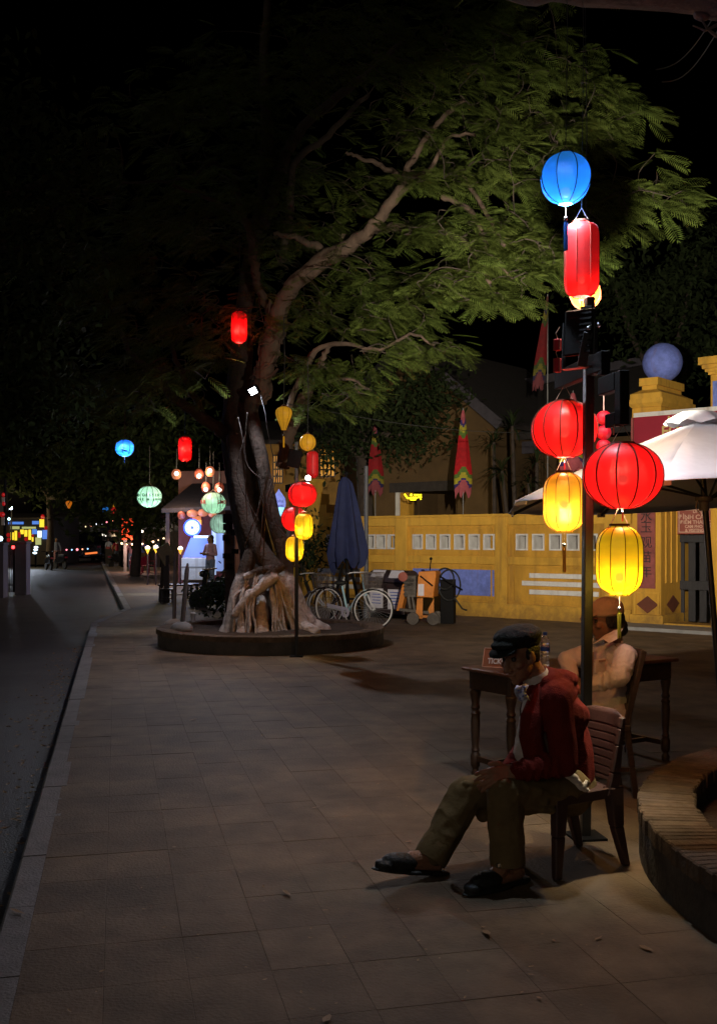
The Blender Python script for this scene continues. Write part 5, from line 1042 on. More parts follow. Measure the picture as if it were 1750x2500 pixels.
part('slipper_buckle', M['chrome'], man, lambda m: m.frame(AT(1218, 2112, .20), CF, CL, (0, 0, 1), .012, .006, .009))
# patterned mask hanging at the throat, and a cloth by the hip
m = MB(); mp_ = [[AT(1262+28*i/4-6*math.sin(j), 1672+38*j/4+4*math.sin(i*1.7), .14+.016*math.sin(i*2+j)) for j in range(5)] for i in range(5)]
m.add([p for r in mp_ for p in r], [(i*5+j, i*5+j+1, (i+1)*5+j+1, (i+1)*5+j) for i in range(4) for j in range(4)]); o = m.build('face_mask', M['maskcloth'], man, smooth=50); o.modifiers.new('t', 'SOLIDIFY').thickness = .004
for i, j in ((1, 1), (3, 1), (2, 2), (1, 3), (3, 3), (2, 3)): part('mask_flower', M['bluep'], man, lambda m: m.ball(mp_[i][j]+CL*.003, .0055, 8, 5, (1, .5, 1)))
cl_ = [('c', AT(1380, 1888, .19), .016, AT(1400, 1900, .20), .020), ('c', AT(1400, 1900, .20), .020, AT(1416, 1922, .20), .017), ('c', AT(1416, 1922, .20), .018, AT(1432, 1932, .18), .014), ('c', AT(1392, 1897, .2), .012, AT(1412, 1910, .215), .012), ('c', AT(1424, 1918, .2), .012, AT(1430, 1908, .19), .008)]
organic('pocket_cloth', cl_, M['shirt'], man, .005, 2, folds(.004, (40, 40, 40), 4))
# --- person in tan uniform at the table
def BT(px, py, y): return P(px, py, y)
pw = thing('person', 'person in tan uniform and tan peaked cap seated at the dark table, arm bent', 'person', (KC.x, KC.y, 0))
hc2 = BT(1478, 1515, 6.62); nb2 = BT(1497, 1574, 6.64); uc2 = BT(1490, 1606, 6.64); ch2 = BT(1480, 1660, 6.62); pl2 = BT(1490, 1752, 6.56)
sL2, sR2 = BT(1526, 1600, 6.46), BT(1440, 1596, 6.82); eL2, eR2 = BT(1512, 1652, 6.36), BT(1384, 1612, 6.86); wL2, wR2 = BT(1428, 1676, 6.30), BT(1396, 1652, 6.72)
kL2, kR2 = BT(1375, 1765, 6.42), BT(1372, 1770, 6.66); aL2, aR2 = Vector((kL2.x+.02, kL2.y, .09)), Vector((kR2.x-.05, kR2.y, .09))
f2 = nrmd((-1, -.10, -.12)); hp2, hq2, HA2 = head_prims(hc2, f2, (.05, 0, 1), 1.0, 1.0, nb2)
ft = lambda a: [('c', a, .038, a+Vector((.02, 0, -.05)), .036), ('c', a+Vector((0, 0, -.04)), .036, a+Vector((-.15, 0, -.055)), .03)]
bd = hp2+hand(wL2, Vector((-1, -.1, .05)), Vector((0, -.4, 1)), Vector((0, .6, .4)), .95, .5)+hand(wR2, Vector((.1, -.6, -.5)), Vector((-.5, -.4, .6)), Vector((1, 0, .3)), .95, .5)
bd += [('c', nb2, .055, uc2, .08), ('c', uc2, .09, ch2, .10), ('c', ch2, .1, pl2, .11), ('c', sL2, .045, eL2, .038), ('c', eL2, .038, wL2, .025), ('c', sR2, .045, eR2, .038), ('c', eR2, .038, wR2, .025), ('c', uc2, .06, sL2, .045), ('c', uc2, .06, sR2, .045), ('c', pl2, .09, kL2, .05), ('c', pl2, .09, kR2, .05), ('c', kL2, .05, aL2, .035), ('c', kR2, .05, aR2, .035)]+ft(aL2)+ft(aR2)
organic('body', bd, M['skin2'], pw, .006, 3); eyes(hq2, 1, pw, HA2)
organic('hair', [('e', hq2(-.035, 0, .01), (.088, .082, .085), HA2), ('e', hq2(-.085, 0, -.045), (.050, .060, .055), HA2), ('e', hq2(-.09, 0, -.075), (.045, .05, .04), HA2), ('e', hq2(.0, -.074, .005), (.024, .012, .05), HA2), ('e', hq2(.0, .074, .005), (.024, .012, .05), HA2)], M['hair'], pw, .006, 3, folds(.003, (60, 60, 20), 1))
organic('peaked_cap', [('e', hq2(-.014, 0, .075), (.110, .094, .078), HA2), ('e', hq2(-.014, 0, .050), (.112, .096, .035), HA2), ('e', hq2(.10, 0, .048), (.075, .075, .009), (nrmd(f2*1-Vector((0, 0, .30))), HA2[1], nrmd(HA2[2]+f2*.3)))], mat('tan_cap', (.42, .28, .19), .9, .15, 14, .5, 120), pw, .006, 4, folds(.002, (30, 30, 30), 2))
up_ = Vector((0, 0, 1)); sh2 = [('c', nb2+Vector((0, 0, -.01)), .066, uc2, .10), ('c', uc2, .108, ch2, .12), ('c', ch2, .12, pl2+up_*.03, .13)]
for s_, e_, w_ in ((sL2, eL2, wL2), (sR2, eR2, wR2)): sh2 += [('c', uc2, .09, s_, .068), ('c', s_, .068, e_, .06), ('c', e_, .058, w_.lerp(e_, .12), .042)]
for s_, e_, w_ in ((sL2, eL2, wL2),):
    for t_ in (.35, .6, .8):
        p = s_.lerp(e_, t_); dn = (e_-s_).normalized(); s1 = dn.orthogonal().normalized(); s2 = dn.cross(s1)
        for k in range(8): a, b = 2*math.pi*k/8, 2*math.pi*(k+1)/8; sh2.append(('c', p+(s1*math.cos(a)+s2*math.sin(a))*.057+dn*.02*math.sin(a), .011, p+(s1*math.cos(b)+s2*math.sin(b))*.057+dn*.02*math.sin(b), .011))
    for t_ in (.15, .4, .6):
        p = e_.lerp(w_, t_); dn = (w_-e_).normalized(); s1 = dn.orthogonal().normalized(); s2 = dn.cross(s1)
        for k in range(8): a, b = 2*math.pi*k/8, 2*math.pi*(k+1)/8; sh2.append(('c', p+(s1*math.cos(a)+s2*math.sin(a))*.049+dn*.02*math.sin(a*2), .010, p+(s1*math.cos(b)+s2*math.sin(b))*.049+dn*.02*math.sin(b*2), .010))
organic('uniform_shirt', sh2, M['tan'], pw, .0065, 4, folds(.008, (9, 9, 12), 6))
m = MB(); cp_ = [(1447, 1573, 6.49), (1460, 1566, 6.48), (1472, 1561, 6.47), (1486, 1570, 6.44), (1506, 1560, 6.44), (1520, 1534, 6.50), (1498, 1539, 6.53), (1474, 1552, 6.53)]
m.prism([BT(*p) for p in cp_], (0, .008, 0)); m.prism([BT(1446, 1574, 6.50), BT(1432, 1580, 6.52), (BT(1428, 1560, 6.58)), BT(1448, 1558, 6.56)], (0, .008, 0))
o = m.build('shirt_collar', M['tan'], pw); o.modifiers.new('t', 'SOLIDIFY').thickness = .006
part('placket', mat('tan_seam', (.30, .18, .13), .9, .1, 20), pw, lambda m: m.tube([BT(1447, 1592, 6.50), BT(1446, 1640, 6.475), BT(1441, 1690, 6.48)], .0035, 5))
part('pocket_flap', MATS['tan_seam'], pw, lambda m: m.bar(BT(1450, 1616, 6.485), BT(1478, 1612, 6.47), .004, .012))
part('shoulder_seam', MATS['tan_seam'], pw, lambda m: m.tube([BT(1500, 1574, 6.52), BT(1513, 1590, 6.43), BT(1516, 1610, 6.40)], .004, 5))
part('chest_pocket', M['tan'], pw, lambda m: m.frame(BT(1464, 1626, 6.49), nrmd((-.8, -.4, 0)), nrmd((-.4, .8, 0)), (0, 0, 1), .04, .006, .045), bevel=.003)
organic('uniform_trousers', [('c', pl2, .13, kL2, .078), ('c', pl2, .13, kR2, .078), ('c', kL2, .075, aL2+up_*.06, .06), ('c', kR2, .075, aR2+up_*.06, .06), ('c', pl2+up_*.02, .135, pl2-up_*.02, .13)], M['tan'], pw, .009, 4, folds(.007, (9, 9, 9), 3))
for a in (aL2, aR2): organic('shoe', [('c', a+Vector((.03, 0, -.05)), .042, a+Vector((-.15, 0, -.055)), .036)], M['rubber'], pw, .008, 2)
# --- small far figures
def figure(label, px, Y, h, top, bottom, face=(0, -1, 0), sit=False, arms='cross', name='person'):
    g = Vector(((px-CX)/F*Y, Y, 0)); t = thing(name, label, 'person', g); s = h/1.7; f = nrmd(face); l = Vector((0, 0, 1)).cross(f)
    q = lambda a, b, z: g+f*(a*s)+l*(b*s)+Vector((0, 0, z*s))
    pr, hq_, A = head_prims(q(.02, 0, 1.58), f, (0, 0, 1), s, 1, q(-.01, 0, 1.42)); el = [q(.02, sg*.27, 1.10) for sg in (-1, 1)]; wr = [q(.20, -sg*.06, 1.13) for sg in (-1, 1)] if arms == 'cross' else [q(.08, sg*.27, .86) for sg in (-1, 1)]
    for sg, w_, e_ in zip((-1, 1), wr, el): pr += [('c', q(0, sg*.17, 1.38), .05*s, e_, .04*s), ('c', e_, .04*s, w_, .03*s)]+hand(w_, (f-l*sg*.6 if arms == 'cross' else Vector((0, 0, -1))), f, Vector((0, 0, 1)), s, .5)
    pr += [('c', q(0, 0, 1.40), .07*s, q(0, 0, .95), .12*s)]
    for sg in (-1, 1): pr += [('c', q(0, sg*.09, .92), .09*s, q(.02, sg*.1, .5), .06*s), ('c', q(.02, sg*.1, .5), .055*s, q(0, sg*.1, .09), .04*s), ('c', q(-.02, sg*.1, .05), .04*s, q(.15, sg*.12, .035), .035*s)]
    organic('body', pr, M['skin2'], t, .014, 2)
    organic('hair', [('e', q(-.02, 0, 1.63), (.105*s, .095*s, .10*s), (f, l, Vector((0, 0, 1)))), ('e', q(-.06, 0, 1.52), (.06*s, .08*s, .1*s), (f, l, Vector((0, 0, 1))))], M['hair'], t, .014, 2)
    tp_ = [('c', q(0, 0, 1.36), .12*s, q(0, 0, .95), .145*s)]
    for sg, w_, e_ in zip((-1, 1), wr, el): tp_ += [('c', q(0, 0, 1.36), .1*s, q(0, sg*.17, 1.37), .07*s), ('c', q(0, sg*.17, 1.37), .07*s, e_, .055*s), ('c', e_, .052*s, w_.lerp(e_, .3), .042*s)]
    organic('blouse', tp_, M[top], t, .016, 3)
    tp_ = [('c', q(0, 0, .98), .135*s, q(0, 0, .88), .14*s)]
    for sg in (-1, 1): tp_ += [('c', q(0, sg*.08, .9), .105*s, q(.02, sg*.1, .5), .08*s), ('c', q(.02, sg*.1, .5), .078*s, q(0, sg*.1, .12), .065*s)]
    organic('trousers', tp_, M[bottom], t, .016, 3); return t
figure('woman with folded arms standing beside the glowing freezer', 514, 33, 1.72, 'cloth_pink', 'denim', (-.6, -.8, 0))
figure('distant person in reddish clothes standing by the orange hanging banner', 322, 52, 1.6, 'cloth_pink', 'denim', (.3, -1, 0), arms='down')
# ---------------------------------------------------------------- the big tree
rt = random.Random(11)
LB = barkpaint()
tb = P(640, 1520, 16.0); tb.z = .2
tree = thing('big_tree', 'great spreading tree with braided whitewashed roots in the round planter', 'tree', tb)
def wob(p, a): return p+Vector((rt.uniform(-a, a), rt.uniform(-a, a), rt.uniform(-a, a)))
def line(pts, Y0, Y1=None):
    n = len(pts); Y1 = Y0 if Y1 is None else Y1
    return [(P(p[0], p[1], Y0+(Y1-Y0)*i/(n-1)), p[2]*(Y0+(Y1-Y0)*i/(n-1))/F) for i, p in enumerate(pts)]
def smoothline(L, per=5):
    out = []; n = len(L)
    for i in range(n-1):
        p0, p1, p2, p3 = [L[max(0, min(n-1, i+k))] for k in (-1, 0, 1, 2)]
        for j in range(per):
            t = j/per; q = .5*((2*p1[0])+(p2[0]-p0[0])*t+(2*p0[0]-5*p1[0]+4*p2[0]-p3[0])*t*t+(3*p1[0]-p0[0]-3*p2[0]+p3[0])*t**3); out.append((q, p1[1]+(p2[1]-p1[1])*t))
    out.append(L[-1]); return out
prims = []
def strand(L, jit=.0):
    L = smoothline(L, 3)
    if jit: L = [(wob(p, jit), r) for p, r in L]
    for (a, r), (b, s) in zip(L, L[1:]): prims.append(('c', a, max(r, .02), b, max(s, .02)))
# core trunk and braided strands (photo columns, rows and half-widths in photo pixels)
strand(line([(640, 1535, 72), (640, 1480, 60), (638, 1420, 50), (624, 1340, 40), (606, 1260, 40), (592, 1180, 38), (582, 1100, 40), (578, 1020, 36), (584, 930, 30), (592, 850, 26)], 16.3, 16.5))
strand(line([(745, 1545, 22), (716, 1490, 20), (688, 1430, 22), (662, 1385, 24), (632, 1340, 22), (606, 1290, 19), (588, 1220, 17), (577, 1140, 16), (570, 1070, 16)], 15.5, 15.9))
strand(line([(790, 1542, 20), (752, 1520, 20), (722, 1460, 19), (704, 1400, 17), (690, 1340, 17), (672, 1280, 18), (652, 1200, 17), (638, 1120, 17), (622, 1050, 17), (614, 1000, 17), (624, 960, 19), (640, 910, 20)], 15.7, 15.7))
strand(line([(560, 1548, 16), (568, 1500, 16), (580, 1440, 16), (598, 1395, 17), (612, 1350, 17)], 15.5, 15.7)); strand(line([(575, 1500, 10), (605, 1462, 11), (640, 1432, 12), (668, 1412, 12)], 15.35)); strand(line([(595, 1475, 8), (630, 1436, 9), (664, 1400, 9), (690, 1385, 8)], 15.4))
strand(line([(600, 1408, 7), (636, 1393, 9), (665, 1388, 8)], 15.45)); strand(line([(700, 1480, 9), (690, 1420, 10), (700, 1360, 11), (712, 1300, 10)], 15.8))
for px, r, dx in ((570, 15, -22), (600, 18, -8), (640, 17, 2), (672, 14, 22), (700, 16, 40)):
    strand(line([(px+dx*1.2, 1556, r*.9), (px+dx*.6, 1530, r), (px, 1490, r*.9), (px-dx*.2, 1440, r*.7)], 15.25 if 580 < px < 690 else 15.5, 15.75), .015)
strand(line([(770, 1545, 14), (740, 1530, 17), (700, 1500, 20), (672, 1455, 20)], 15.3, 15.8))
organic('trunk', prims, LB, tree, .02, 2, folds(.012, (7, 7, 1.8), 4))
for k in range(26):                                  # thin tangled roots spreading over the foot
    x0 = rt.uniform(585, 700); x1 = max(572, min(735, 642+(x0-642)*rt.uniform(1.2, 1.9)+rt.uniform(-12, 12))); r0 = rt.uniform(.016, .03); Ya = 15.25+.25*abs(x0-640)/60
    L = smoothline([(P(x0, rt.uniform(1385, 1440), Ya+.12), r0*.8), (P((x0+x1)/2+rt.uniform(-14, 14), rt.uniform(1450, 1490), Ya-.02), r0), (P(x1, rt.uniform(1525, 1545), Ya-.1), r0), (P(x1+(x1-640)*.12, 1560, Ya-.16), r0*.6)], 5)
    m = MB(); m.tube([wob(p, .008) for p, r in L], [r for p, r in L], 7); m.build('root', LB, tree, smooth=60)
# vine wraps around the lit limb
LIMBS = []
def limb(pts, Y0, Y1, nm='limb', mt='bark', n=10, jit=.02):
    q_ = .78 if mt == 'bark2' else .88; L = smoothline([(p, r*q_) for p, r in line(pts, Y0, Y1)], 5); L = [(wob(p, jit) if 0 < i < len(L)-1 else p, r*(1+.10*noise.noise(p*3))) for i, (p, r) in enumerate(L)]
    m = MB(); m.tube([p for p, r in L], [r for p, r in L], n); m.build(nm, M[mt], tree, smooth=60); LIMBS.append(L); return L
A1 = limb([(632, 985, 24), (648, 900, 24), (664, 830, 26), (690, 745, 25), (722, 690, 23), (790, 632, 24), (838, 612, 22), (872, 585, 17), (905, 560, 16), (950, 500, 16), (985, 452, 15), (1005, 425, 12)], 15.7, 13.8)
for k in range(26):
    t_ = 2+k*.62; i = int(t_); 
    if i+2 >= len(A1): break
    p, r = A1[i]; d_ = (A1[i+1][0]-p).normalized(); s1 = d_.orthogonal().normalized(); s2 = d_.cross(s1); a0 = rt.uniform(0, 6); pts = []
    for j in range(9): a = a0+j*.42; pts.append(p+d_*(.05*j*rt.uniform(.5, 1.2)-.15)+(s1*math.cos(a)+s2*math.sin(a))*(r*1.10))
    if k < 20: part('vine', M['bark'], tree, lambda m: m.tube(pts, [.012]+[.022]*7+[.010], 5), smooth=60)
limb([(838, 612, 18), (842, 596, 17), (838, 580, 12)], 15.0, 14.9); limb([(800, 628, 12), (770, 600, 11), (742, 590, 9), (718, 578, 8), (668, 572, 6)], 15.0, 14.6)
limb([(905, 560, 13), (960, 556, 12), (1040, 562, 11), (1105, 576, 10), (1140, 596, 9), (1170, 640, 8), (1196, 690, 6)], 14.5, 12.6)
limb([(985, 450, 11), (1000, 400, 9), (1040, 340, 8), (1080, 290, 7), (1135, 245, 5)], 13.9, 12.8); limb([(990, 440, 8), (975, 430, 8), (920, 400, 7), (880, 385, 5), (845, 372, 4)], 13.9, 13.6)
limb([(1000, 430, 9), (1030, 425, 8), (1060, 400, 6), (1095, 335, 5), (1160, 330, 4)], 13.8, 13.0)
limb([(1080, 480, 8), (1140, 510, 8), (1170, 560, 7), (1205, 640, 5), (1250, 680, 3)], 13.3, 12.3); limb([(1130, 430, 5), (1175, 500, 6), (1210, 570, 6), (1232, 600, 5)], 13.2, 12.5)
limb([(592, 860, 30), (594, 760, 28), (612, 640, 26), (640, 520, 24), (652, 400, 22), (650, 250, 18), (645, 120, 15), (655, -40, 10)], 16.5, 15.5, mt='bark2')  # bark2 here is a darker bark colour that puts shade on these limbs
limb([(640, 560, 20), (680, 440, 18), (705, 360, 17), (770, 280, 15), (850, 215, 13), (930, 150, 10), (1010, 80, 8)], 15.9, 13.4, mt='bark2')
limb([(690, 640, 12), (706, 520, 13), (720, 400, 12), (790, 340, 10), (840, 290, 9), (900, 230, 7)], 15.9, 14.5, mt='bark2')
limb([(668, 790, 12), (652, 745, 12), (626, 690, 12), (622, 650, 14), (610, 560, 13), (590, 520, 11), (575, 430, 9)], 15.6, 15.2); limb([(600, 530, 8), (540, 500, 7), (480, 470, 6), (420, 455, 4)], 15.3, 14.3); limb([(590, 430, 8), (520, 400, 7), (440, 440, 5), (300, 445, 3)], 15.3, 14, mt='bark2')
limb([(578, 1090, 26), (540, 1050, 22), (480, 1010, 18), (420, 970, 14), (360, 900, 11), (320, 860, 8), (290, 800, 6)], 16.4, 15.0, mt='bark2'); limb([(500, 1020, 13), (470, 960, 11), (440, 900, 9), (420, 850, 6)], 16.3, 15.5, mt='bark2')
limb([(690, 1140, 20), (700, 1080, 19), (715, 1035, 18), (735, 990, 17), (752, 950, 15), (770, 910, 12), (790, 872, 8), (806, 840, 5)], 16.6, 15.0)
limb([(770, 905, 6), (800, 930, 5), (850, 925, 4), (900, 950, 3)], 15.0, 14.4); limb([(760, 860, 5), (740, 900, 6), (746, 940, 7)], 15.0, 15.2)
limb([(700, 1010, 9), (760, 870, 8), (830, 840, 6), (930, 855, 5), (1000, 815, 4), (1060, 842, 3)], 15.3, 13.2, mt='bark')
# thin hanging roots
for k in range(8):
    x = rt.uniform(560, 680); y = rt.uniform(1000, 1180); m = MB(); Y = rt.uniform(15.2, 15.6); pts = [P(x, y, Y), P(x+rt.uniform(-25, 25), y+rt.uniform(60, 120), Y-.05), P(x+rt.uniform(-50, 50), y+rt.uniform(160, 280), Y-.1)]
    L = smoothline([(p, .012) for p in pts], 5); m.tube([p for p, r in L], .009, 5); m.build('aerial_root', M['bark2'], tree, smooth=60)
# ---- feathery fronds
def frond_template(np_=12):
    v = []; f = []
    def quad(a, b, c, d): n = len(v); v.extend([a, b, c, d]); f.append((n, n+1, n+2, n+3))
    dz = lambda x: -.20*x*x
    for i in range(4): x0, x1 = i/4, (i+1)/4; quad((x0, -.006, dz(x0)), (x1, -.004, dz(x1)), (x1, .004, dz(x1)), (x0, .006, dz(x0)))
    for i in range(np_):
        t = .12+.88*i/(np_-1); L = .36*math.sin(math.pi*(.16+.76*(1-t)**.8))**.8*(1 if t < .97 else .8); w = .021
        for s in (-1, 1):
            if t > .985: dx, dy = .92, s*.38
            else: dx, dy = .52, s*.85
            a = Vector((t, 0, dz(t))); d = Vector((dx, dy, -.16)); px = Vector((-dy*w, dx*w, 0)); mid = a+d*(L*.5); tip = a+d*L+Vector((0, 0, -.05*L))
            n = len(v); v.extend([tuple(a), tuple(mid+px), tuple(tip), tuple(mid-px)]); f.append((n, n+1, n+2, n+3))
    return np.array(v), f
FV, FF = frond_template()
LEAF = leafmat('feather_leaf', (.078, .105, .022)); LEAFB = leafmat('broad_leaf', (.03, .042, .016))
fme = bpy.data.meshes.new('frond'); fme.from_pydata(FV.tolist(), [], FF); fme.materials.append(LEAF)
def basis(d, roll):
    d = d.normalized(); y = Vector((0, 0, 1)).cross(d)
    y = y.normalized() if y.length > 1e-4 else Vector((0, 1, 0)); z = d.cross(y)
    return d, y*math.cos(roll)+z*math.sin(roll), z*math.cos(roll)-y*math.sin(roll)
CL_ = [  # clusters: centre px, py, spreads, number of sprays, depth range, frond size
    (1240, 640, 150, 60, 46, 12.0, 13.6, .42), (1080, 690, 120, 50, 30, 12.6, 14.2, .40), (1330, 600, 110, 80, 26, 11.8, 13.0, .40), (1190, 560, 160, 50, 34, 12.4, 13.8, .40), (1120, 430, 170, 60, 50, 12.8, 14.2, .40), (1010, 560, 90, 40, 20, 13.5, 14.5, .38),
    (1320, 430, 170, 90, 56, 11.8, 13.4, .40), (1500, 500, 130, 70, 34, 11.6, 13.0, .40), (1380, 320, 180, 80, 52, 12.0, 13.6, .40), (1150, 290, 190, 80, 60, 12.6, 14.4, .40), (960, 330, 120, 90, 34, 13.4, 15, .40), (1250, 150, 230, 90, 64, 12.2, 14.2, .42), (980, 150, 190, 100, 60, 13, 15, .42), (1480, 260, 90, 70, 20, 12, 13.2, .38), (1640, 450, 60, 60, 12, 11.6, 12.6, .40),
    (860, 680, 110, 60, 26, 14, 15.2, .40), (800, 560, 90, 60, 18, 14.4, 15.4, .38), (770, 760, 80, 50, 16, 14.6, 15.6, .36), (980, 760, 120, 50, 22, 13.4, 14.8, .38), (1080, 850, 60, 26, 9, 13, 13.8, .36), (960, 860, 90, 34, 14, 13.4, 14.4, .36), (800, 905, 95, 34, 30, 14.2, 15.2, .34), (860, 960, 60, 30, 16, 13.8, 14.8, .32), (740, 1000, 60, 50, 10, 15, 16, .32), (1190, 720, 110, 34, 18, 12.4, 13.6, .40), (890, 800, 100, 40, 16, 14, 15, .36),
    (640, 420, 150, 160, 60, 14.6, 16.5, .42), (440, 520, 170, 140, 56, 13.6, 16, .44), (500, 760, 180, 120, 50, 14, 16.5, .42), (300, 700, 150, 160, 44, 13.5, 16, .44), (380, 930, 180, 80, 44, 14, 17, .42), (230, 960, 130, 80, 30, 14, 17, .42), (720, 180, 200, 110, 50, 14, 16, .42), (480, 260, 200, 140, 44, 13.6, 16, .44), (200, 500, 120, 160, 22, 13.4, 15.5, .44), (820, 60, 200, 60, 34, 13.6, 15.5, .42), (680, 620, 80, 90, 18, 15.4, 16.6, .40),
    (1130, 30, 250, 60, 40, 12.6, 14.4, .42), (880, 480, 90, 70, 24, 14.2, 15.2, .38)]
fr_list = []; twigs = MB(); AP = [tuple(p) for L in LIMBS for p, r in L]; NL = len(AP)
for cx, cy, sx_, sy_, n, Y0, Y1, sz in CL_:
    if cx > 780 and cy < 520: n = int(n*.62)
    n = int(n*1.3); sz *= .80
    for _ in range(n):
        px, py, Y = rt.gauss(cx, sx_*.5), rt.gauss(cy, sy_*.5), rt.uniform(Y0, Y1); tip = P(px, py, Y)
        A_ = np.array(AP); j = int(np.argmin(((A_-np.array(tuple(tip)))**2).sum(1)+(A_[:, 2] > tip.z+.3)*2.0)); src = Vector(AP[j]); dv = tip-src
        if dv.length < 2.6:
            mid = src.lerp(tip, .5)+Vector((rt.uniform(-.1, .1), rt.uniform(-.1, .1), .10*dv.length*rt.uniform(.2, 1.4)))
            AP.append(tuple(tip)); AP.append(tuple(mid)); L = smoothline([(src, .010 if j < NL else .006), (mid, .007), (tip, .003)], 3); twigs.tube([p for p, r in L], [max(.004, r) for p, r in L], 4, caps=False)
        out = Vector((tip.x-tb.x, (tip.y-tb.y)*.6-.6, 0)); out = out.normalized() if out.length > .1 else Vector((1, 0, 0)); base = math.atan2(out.y, out.x)
        for k in range(rt.randint(5, 8)):
            a = base+rt.gauss(0, .95); e = rt.uniform(-.55, .12); d = Vector((math.cos(a)*math.cos(e), math.sin(a)*math.cos(e), math.sin(e)))
            fr_list.append((tip+d*rt.uniform(-.02, .12)+Vector((0, 0, rt.uniform(-.08, .08))), d, rt.gauss(0, .4), sz*rt.uniform(.5, 1.2)))
twigs.build('twig', M['bark2'], tree)
fr_list.sort(key=lambda a: -a[3]/a[0].y*(1 if a[0].x > -.9 and 60 < pix(a[0])[1] < 1000 else .3))
og = origin(tree)
for p, d, roll, s in fr_list[:300]:
    x, y, z = basis(d, roll); o = bpy.data.objects.new('frond', fme); C.objects.link(o); o.parent = tree; q = p-og
    o.matrix_local = Matrix(((x.x*s, y.x*s, z.x*s, q.x), (x.y*s, y.y*s, z.y*s, q.y), (x.z*s, y.z*s, z.z*s, q.z), (0, 0, 0, 1)))
def merged(name, items, V, FA, m, parent, kind='stuff'):
    nv = len(V); out = np.empty((len(items)*nv, 3)); o3 = np.array(tuple(origin(parent)))
    for i, (p, d, roll, s) in enumerate(items):
        x, y, z = basis(d, roll); B = np.array((tuple(x), tuple(y), tuple(z)))*s; out[i*nv:(i+1)*nv] = V@B+np.array(tuple(p))-o3
    fa = np.array(FA); k = fa.shape[1]; F_ = (fa[None]+(np.arange(len(items))*nv)[:, None, None]).reshape(-1, k)
    me = bpy.data.meshes.new(name); me.vertices.add(len(out)); me.vertices.foreach_set('co', out.ravel()); me.loops.add(F_.size); me.loops.foreach_set('vertex_index', F_.ravel().astype(np.int32))
    me.polygons.add(len(F_)); me.polygons.foreach_set('loop_start', np.arange(0, F_.size, k, dtype=np.int32)); me.polygons.foreach_set('loop_total', np.full(len(F_), k, dtype=np.int32)); me.update(calc_edges=True); me.validate()
    me.materials.append(m); o = link(name, me, parent); o['kind'] = kind; return o
merged('frond', fr_list[300:], FV, FF, LEAF, tree)
# ---------------------------------------------------------------- other trees with broad leaves
BV = np.array([(0, 0, 0), (.35, .22, .05), (.75, .17, .02), (1, 0, -.08), (.75, -.17, .02), (.35, -.22, .05)]); BF = [(0, 1, 2, 3), (0, 3, 4, 5)]
def crown_tree(name, label, base, trunk, blobs, leaf, m, dens=1.0, mt='bark2', group='dark trees around the square'):
    t = thing(name, label, 'tree', base, group)
    top = base+Vector((0, 0, trunk[0])); mb = MB(); L = smoothline([(base, trunk[1]), (base.lerp(top, .5)+Vector((.1, .05, 0)), trunk[1]*.8), (top, trunk[1]*.6)], 4); mb.tube([p for p, r in L], [r for p, r in L], 10); mb.build('trunk', M[mt], t, smooth=60)
    items = []; bl = []
    for c, rx, rz, n in blobs:
        st_ = top.lerp(c, .1); mb = MB(); L = smoothline([(top, trunk[1]*.45), (top.lerp(c, .5)+Vector((rt.uniform(-.2, .2), rt.uniform(-.2, .2), .2)), trunk[1]*.3), (c, .03)], 4); mb.tube([p for p, r in L], [r for p, r in L], 7); mb.build('branch', M[mt], t, smooth=60)
        for _ in range(int(n*dens/9)):
            q = Vector((rt.gauss(0, .5), rt.gauss(0, .5), rt.gauss(0, .5)));
            q = q*min(1, 1.05/max(.01, q.length)); cc = c+Vector((q.x*rx, q.y*rx, q.z*rz))
            for _ in range(9): dd = Vector((rt.gauss(0, 1), rt.gauss(0, 1), rt.gauss(-.5, .7))); items.append((cc+Vector((rt.gauss(0, 1), rt.gauss(0, 1), rt.gauss(0, .7)))*leaf*1.6, dd, rt.uniform(-1, 1), leaf*rt.uniform(.7, 1.25)))
    merged('foliage', items, BV, BF, m, t); return t
def blob(px, py, Y, rpx, rzpx, n): return (P(px, py, Y), rpx*Y/F, rzpx*Y/F, n)
gp0 = lambda px, Y: Vector(((px-CX)/F*Y, Y, 0))
crown_tree('street_tree', 'dark broad-leaved tree overhanging the street on the kerb side opposite the big tree', Vector((-7.6, 13.0, -.1)), (4.2, .2), [blob(60, 600, 11, 130, 160, 900), (P(40, 300, 11), .6, .8, 500), blob(70, 850, 11.5, 120, 120, 800), blob(60, 1010, 12, 110, 80, 700), blob(-60, 450, 11, 160, 200, 500), blob(180, 420, 11, 90, 110, 300), blob(150, 940, 12.5, 80, 80, 300)], .13, LEAFB)
crown_tree('street_tree', 'bushy tree lit by the cafe lights beyond the blue lantern', gp0(330, 44)+Vector((0, 0, 0)), (4, .22), [blob(300, 1180, 43, 80, 70, 900), blob(400, 1130, 43, 90, 60, 1000), blob(250, 1120, 43, 80, 60, 700), blob(350, 1260, 43, 60, 50, 700), blob(440, 1180, 42, 50, 60, 600), blob(180, 1140, 44, 70, 60, 500), blob(450, 1060, 42, 80, 60, 700), blob(330, 1040, 43, 110, 70, 700)], .30, leafmat('lit_leaf', (.07, .09, .025)))
crown_tree('street_tree', 'dark round tree over the far end of the road', gp0(120, 60), (4, .25), [blob(100, 1150, 58, 90, 60, 700), blob(190, 1200, 58, 60, 40, 500), blob(40, 1120, 58, 70, 80, 500), blob(240, 1240, 57, 50, 40, 400)], .4, LEAFB)
crown_tree('garden_tree', 'dark tree standing behind the blue ball of the gate pillar', gp0(1640, 27), (5, .25), [blob(1600, 760, 26, 130, 120, 1100), blob(1700, 640, 26, 110, 130, 900), blob(1720, 850, 26, 90, 90, 700), blob(1500, 700, 27, 90, 90, 500)], .20, LEAFB)
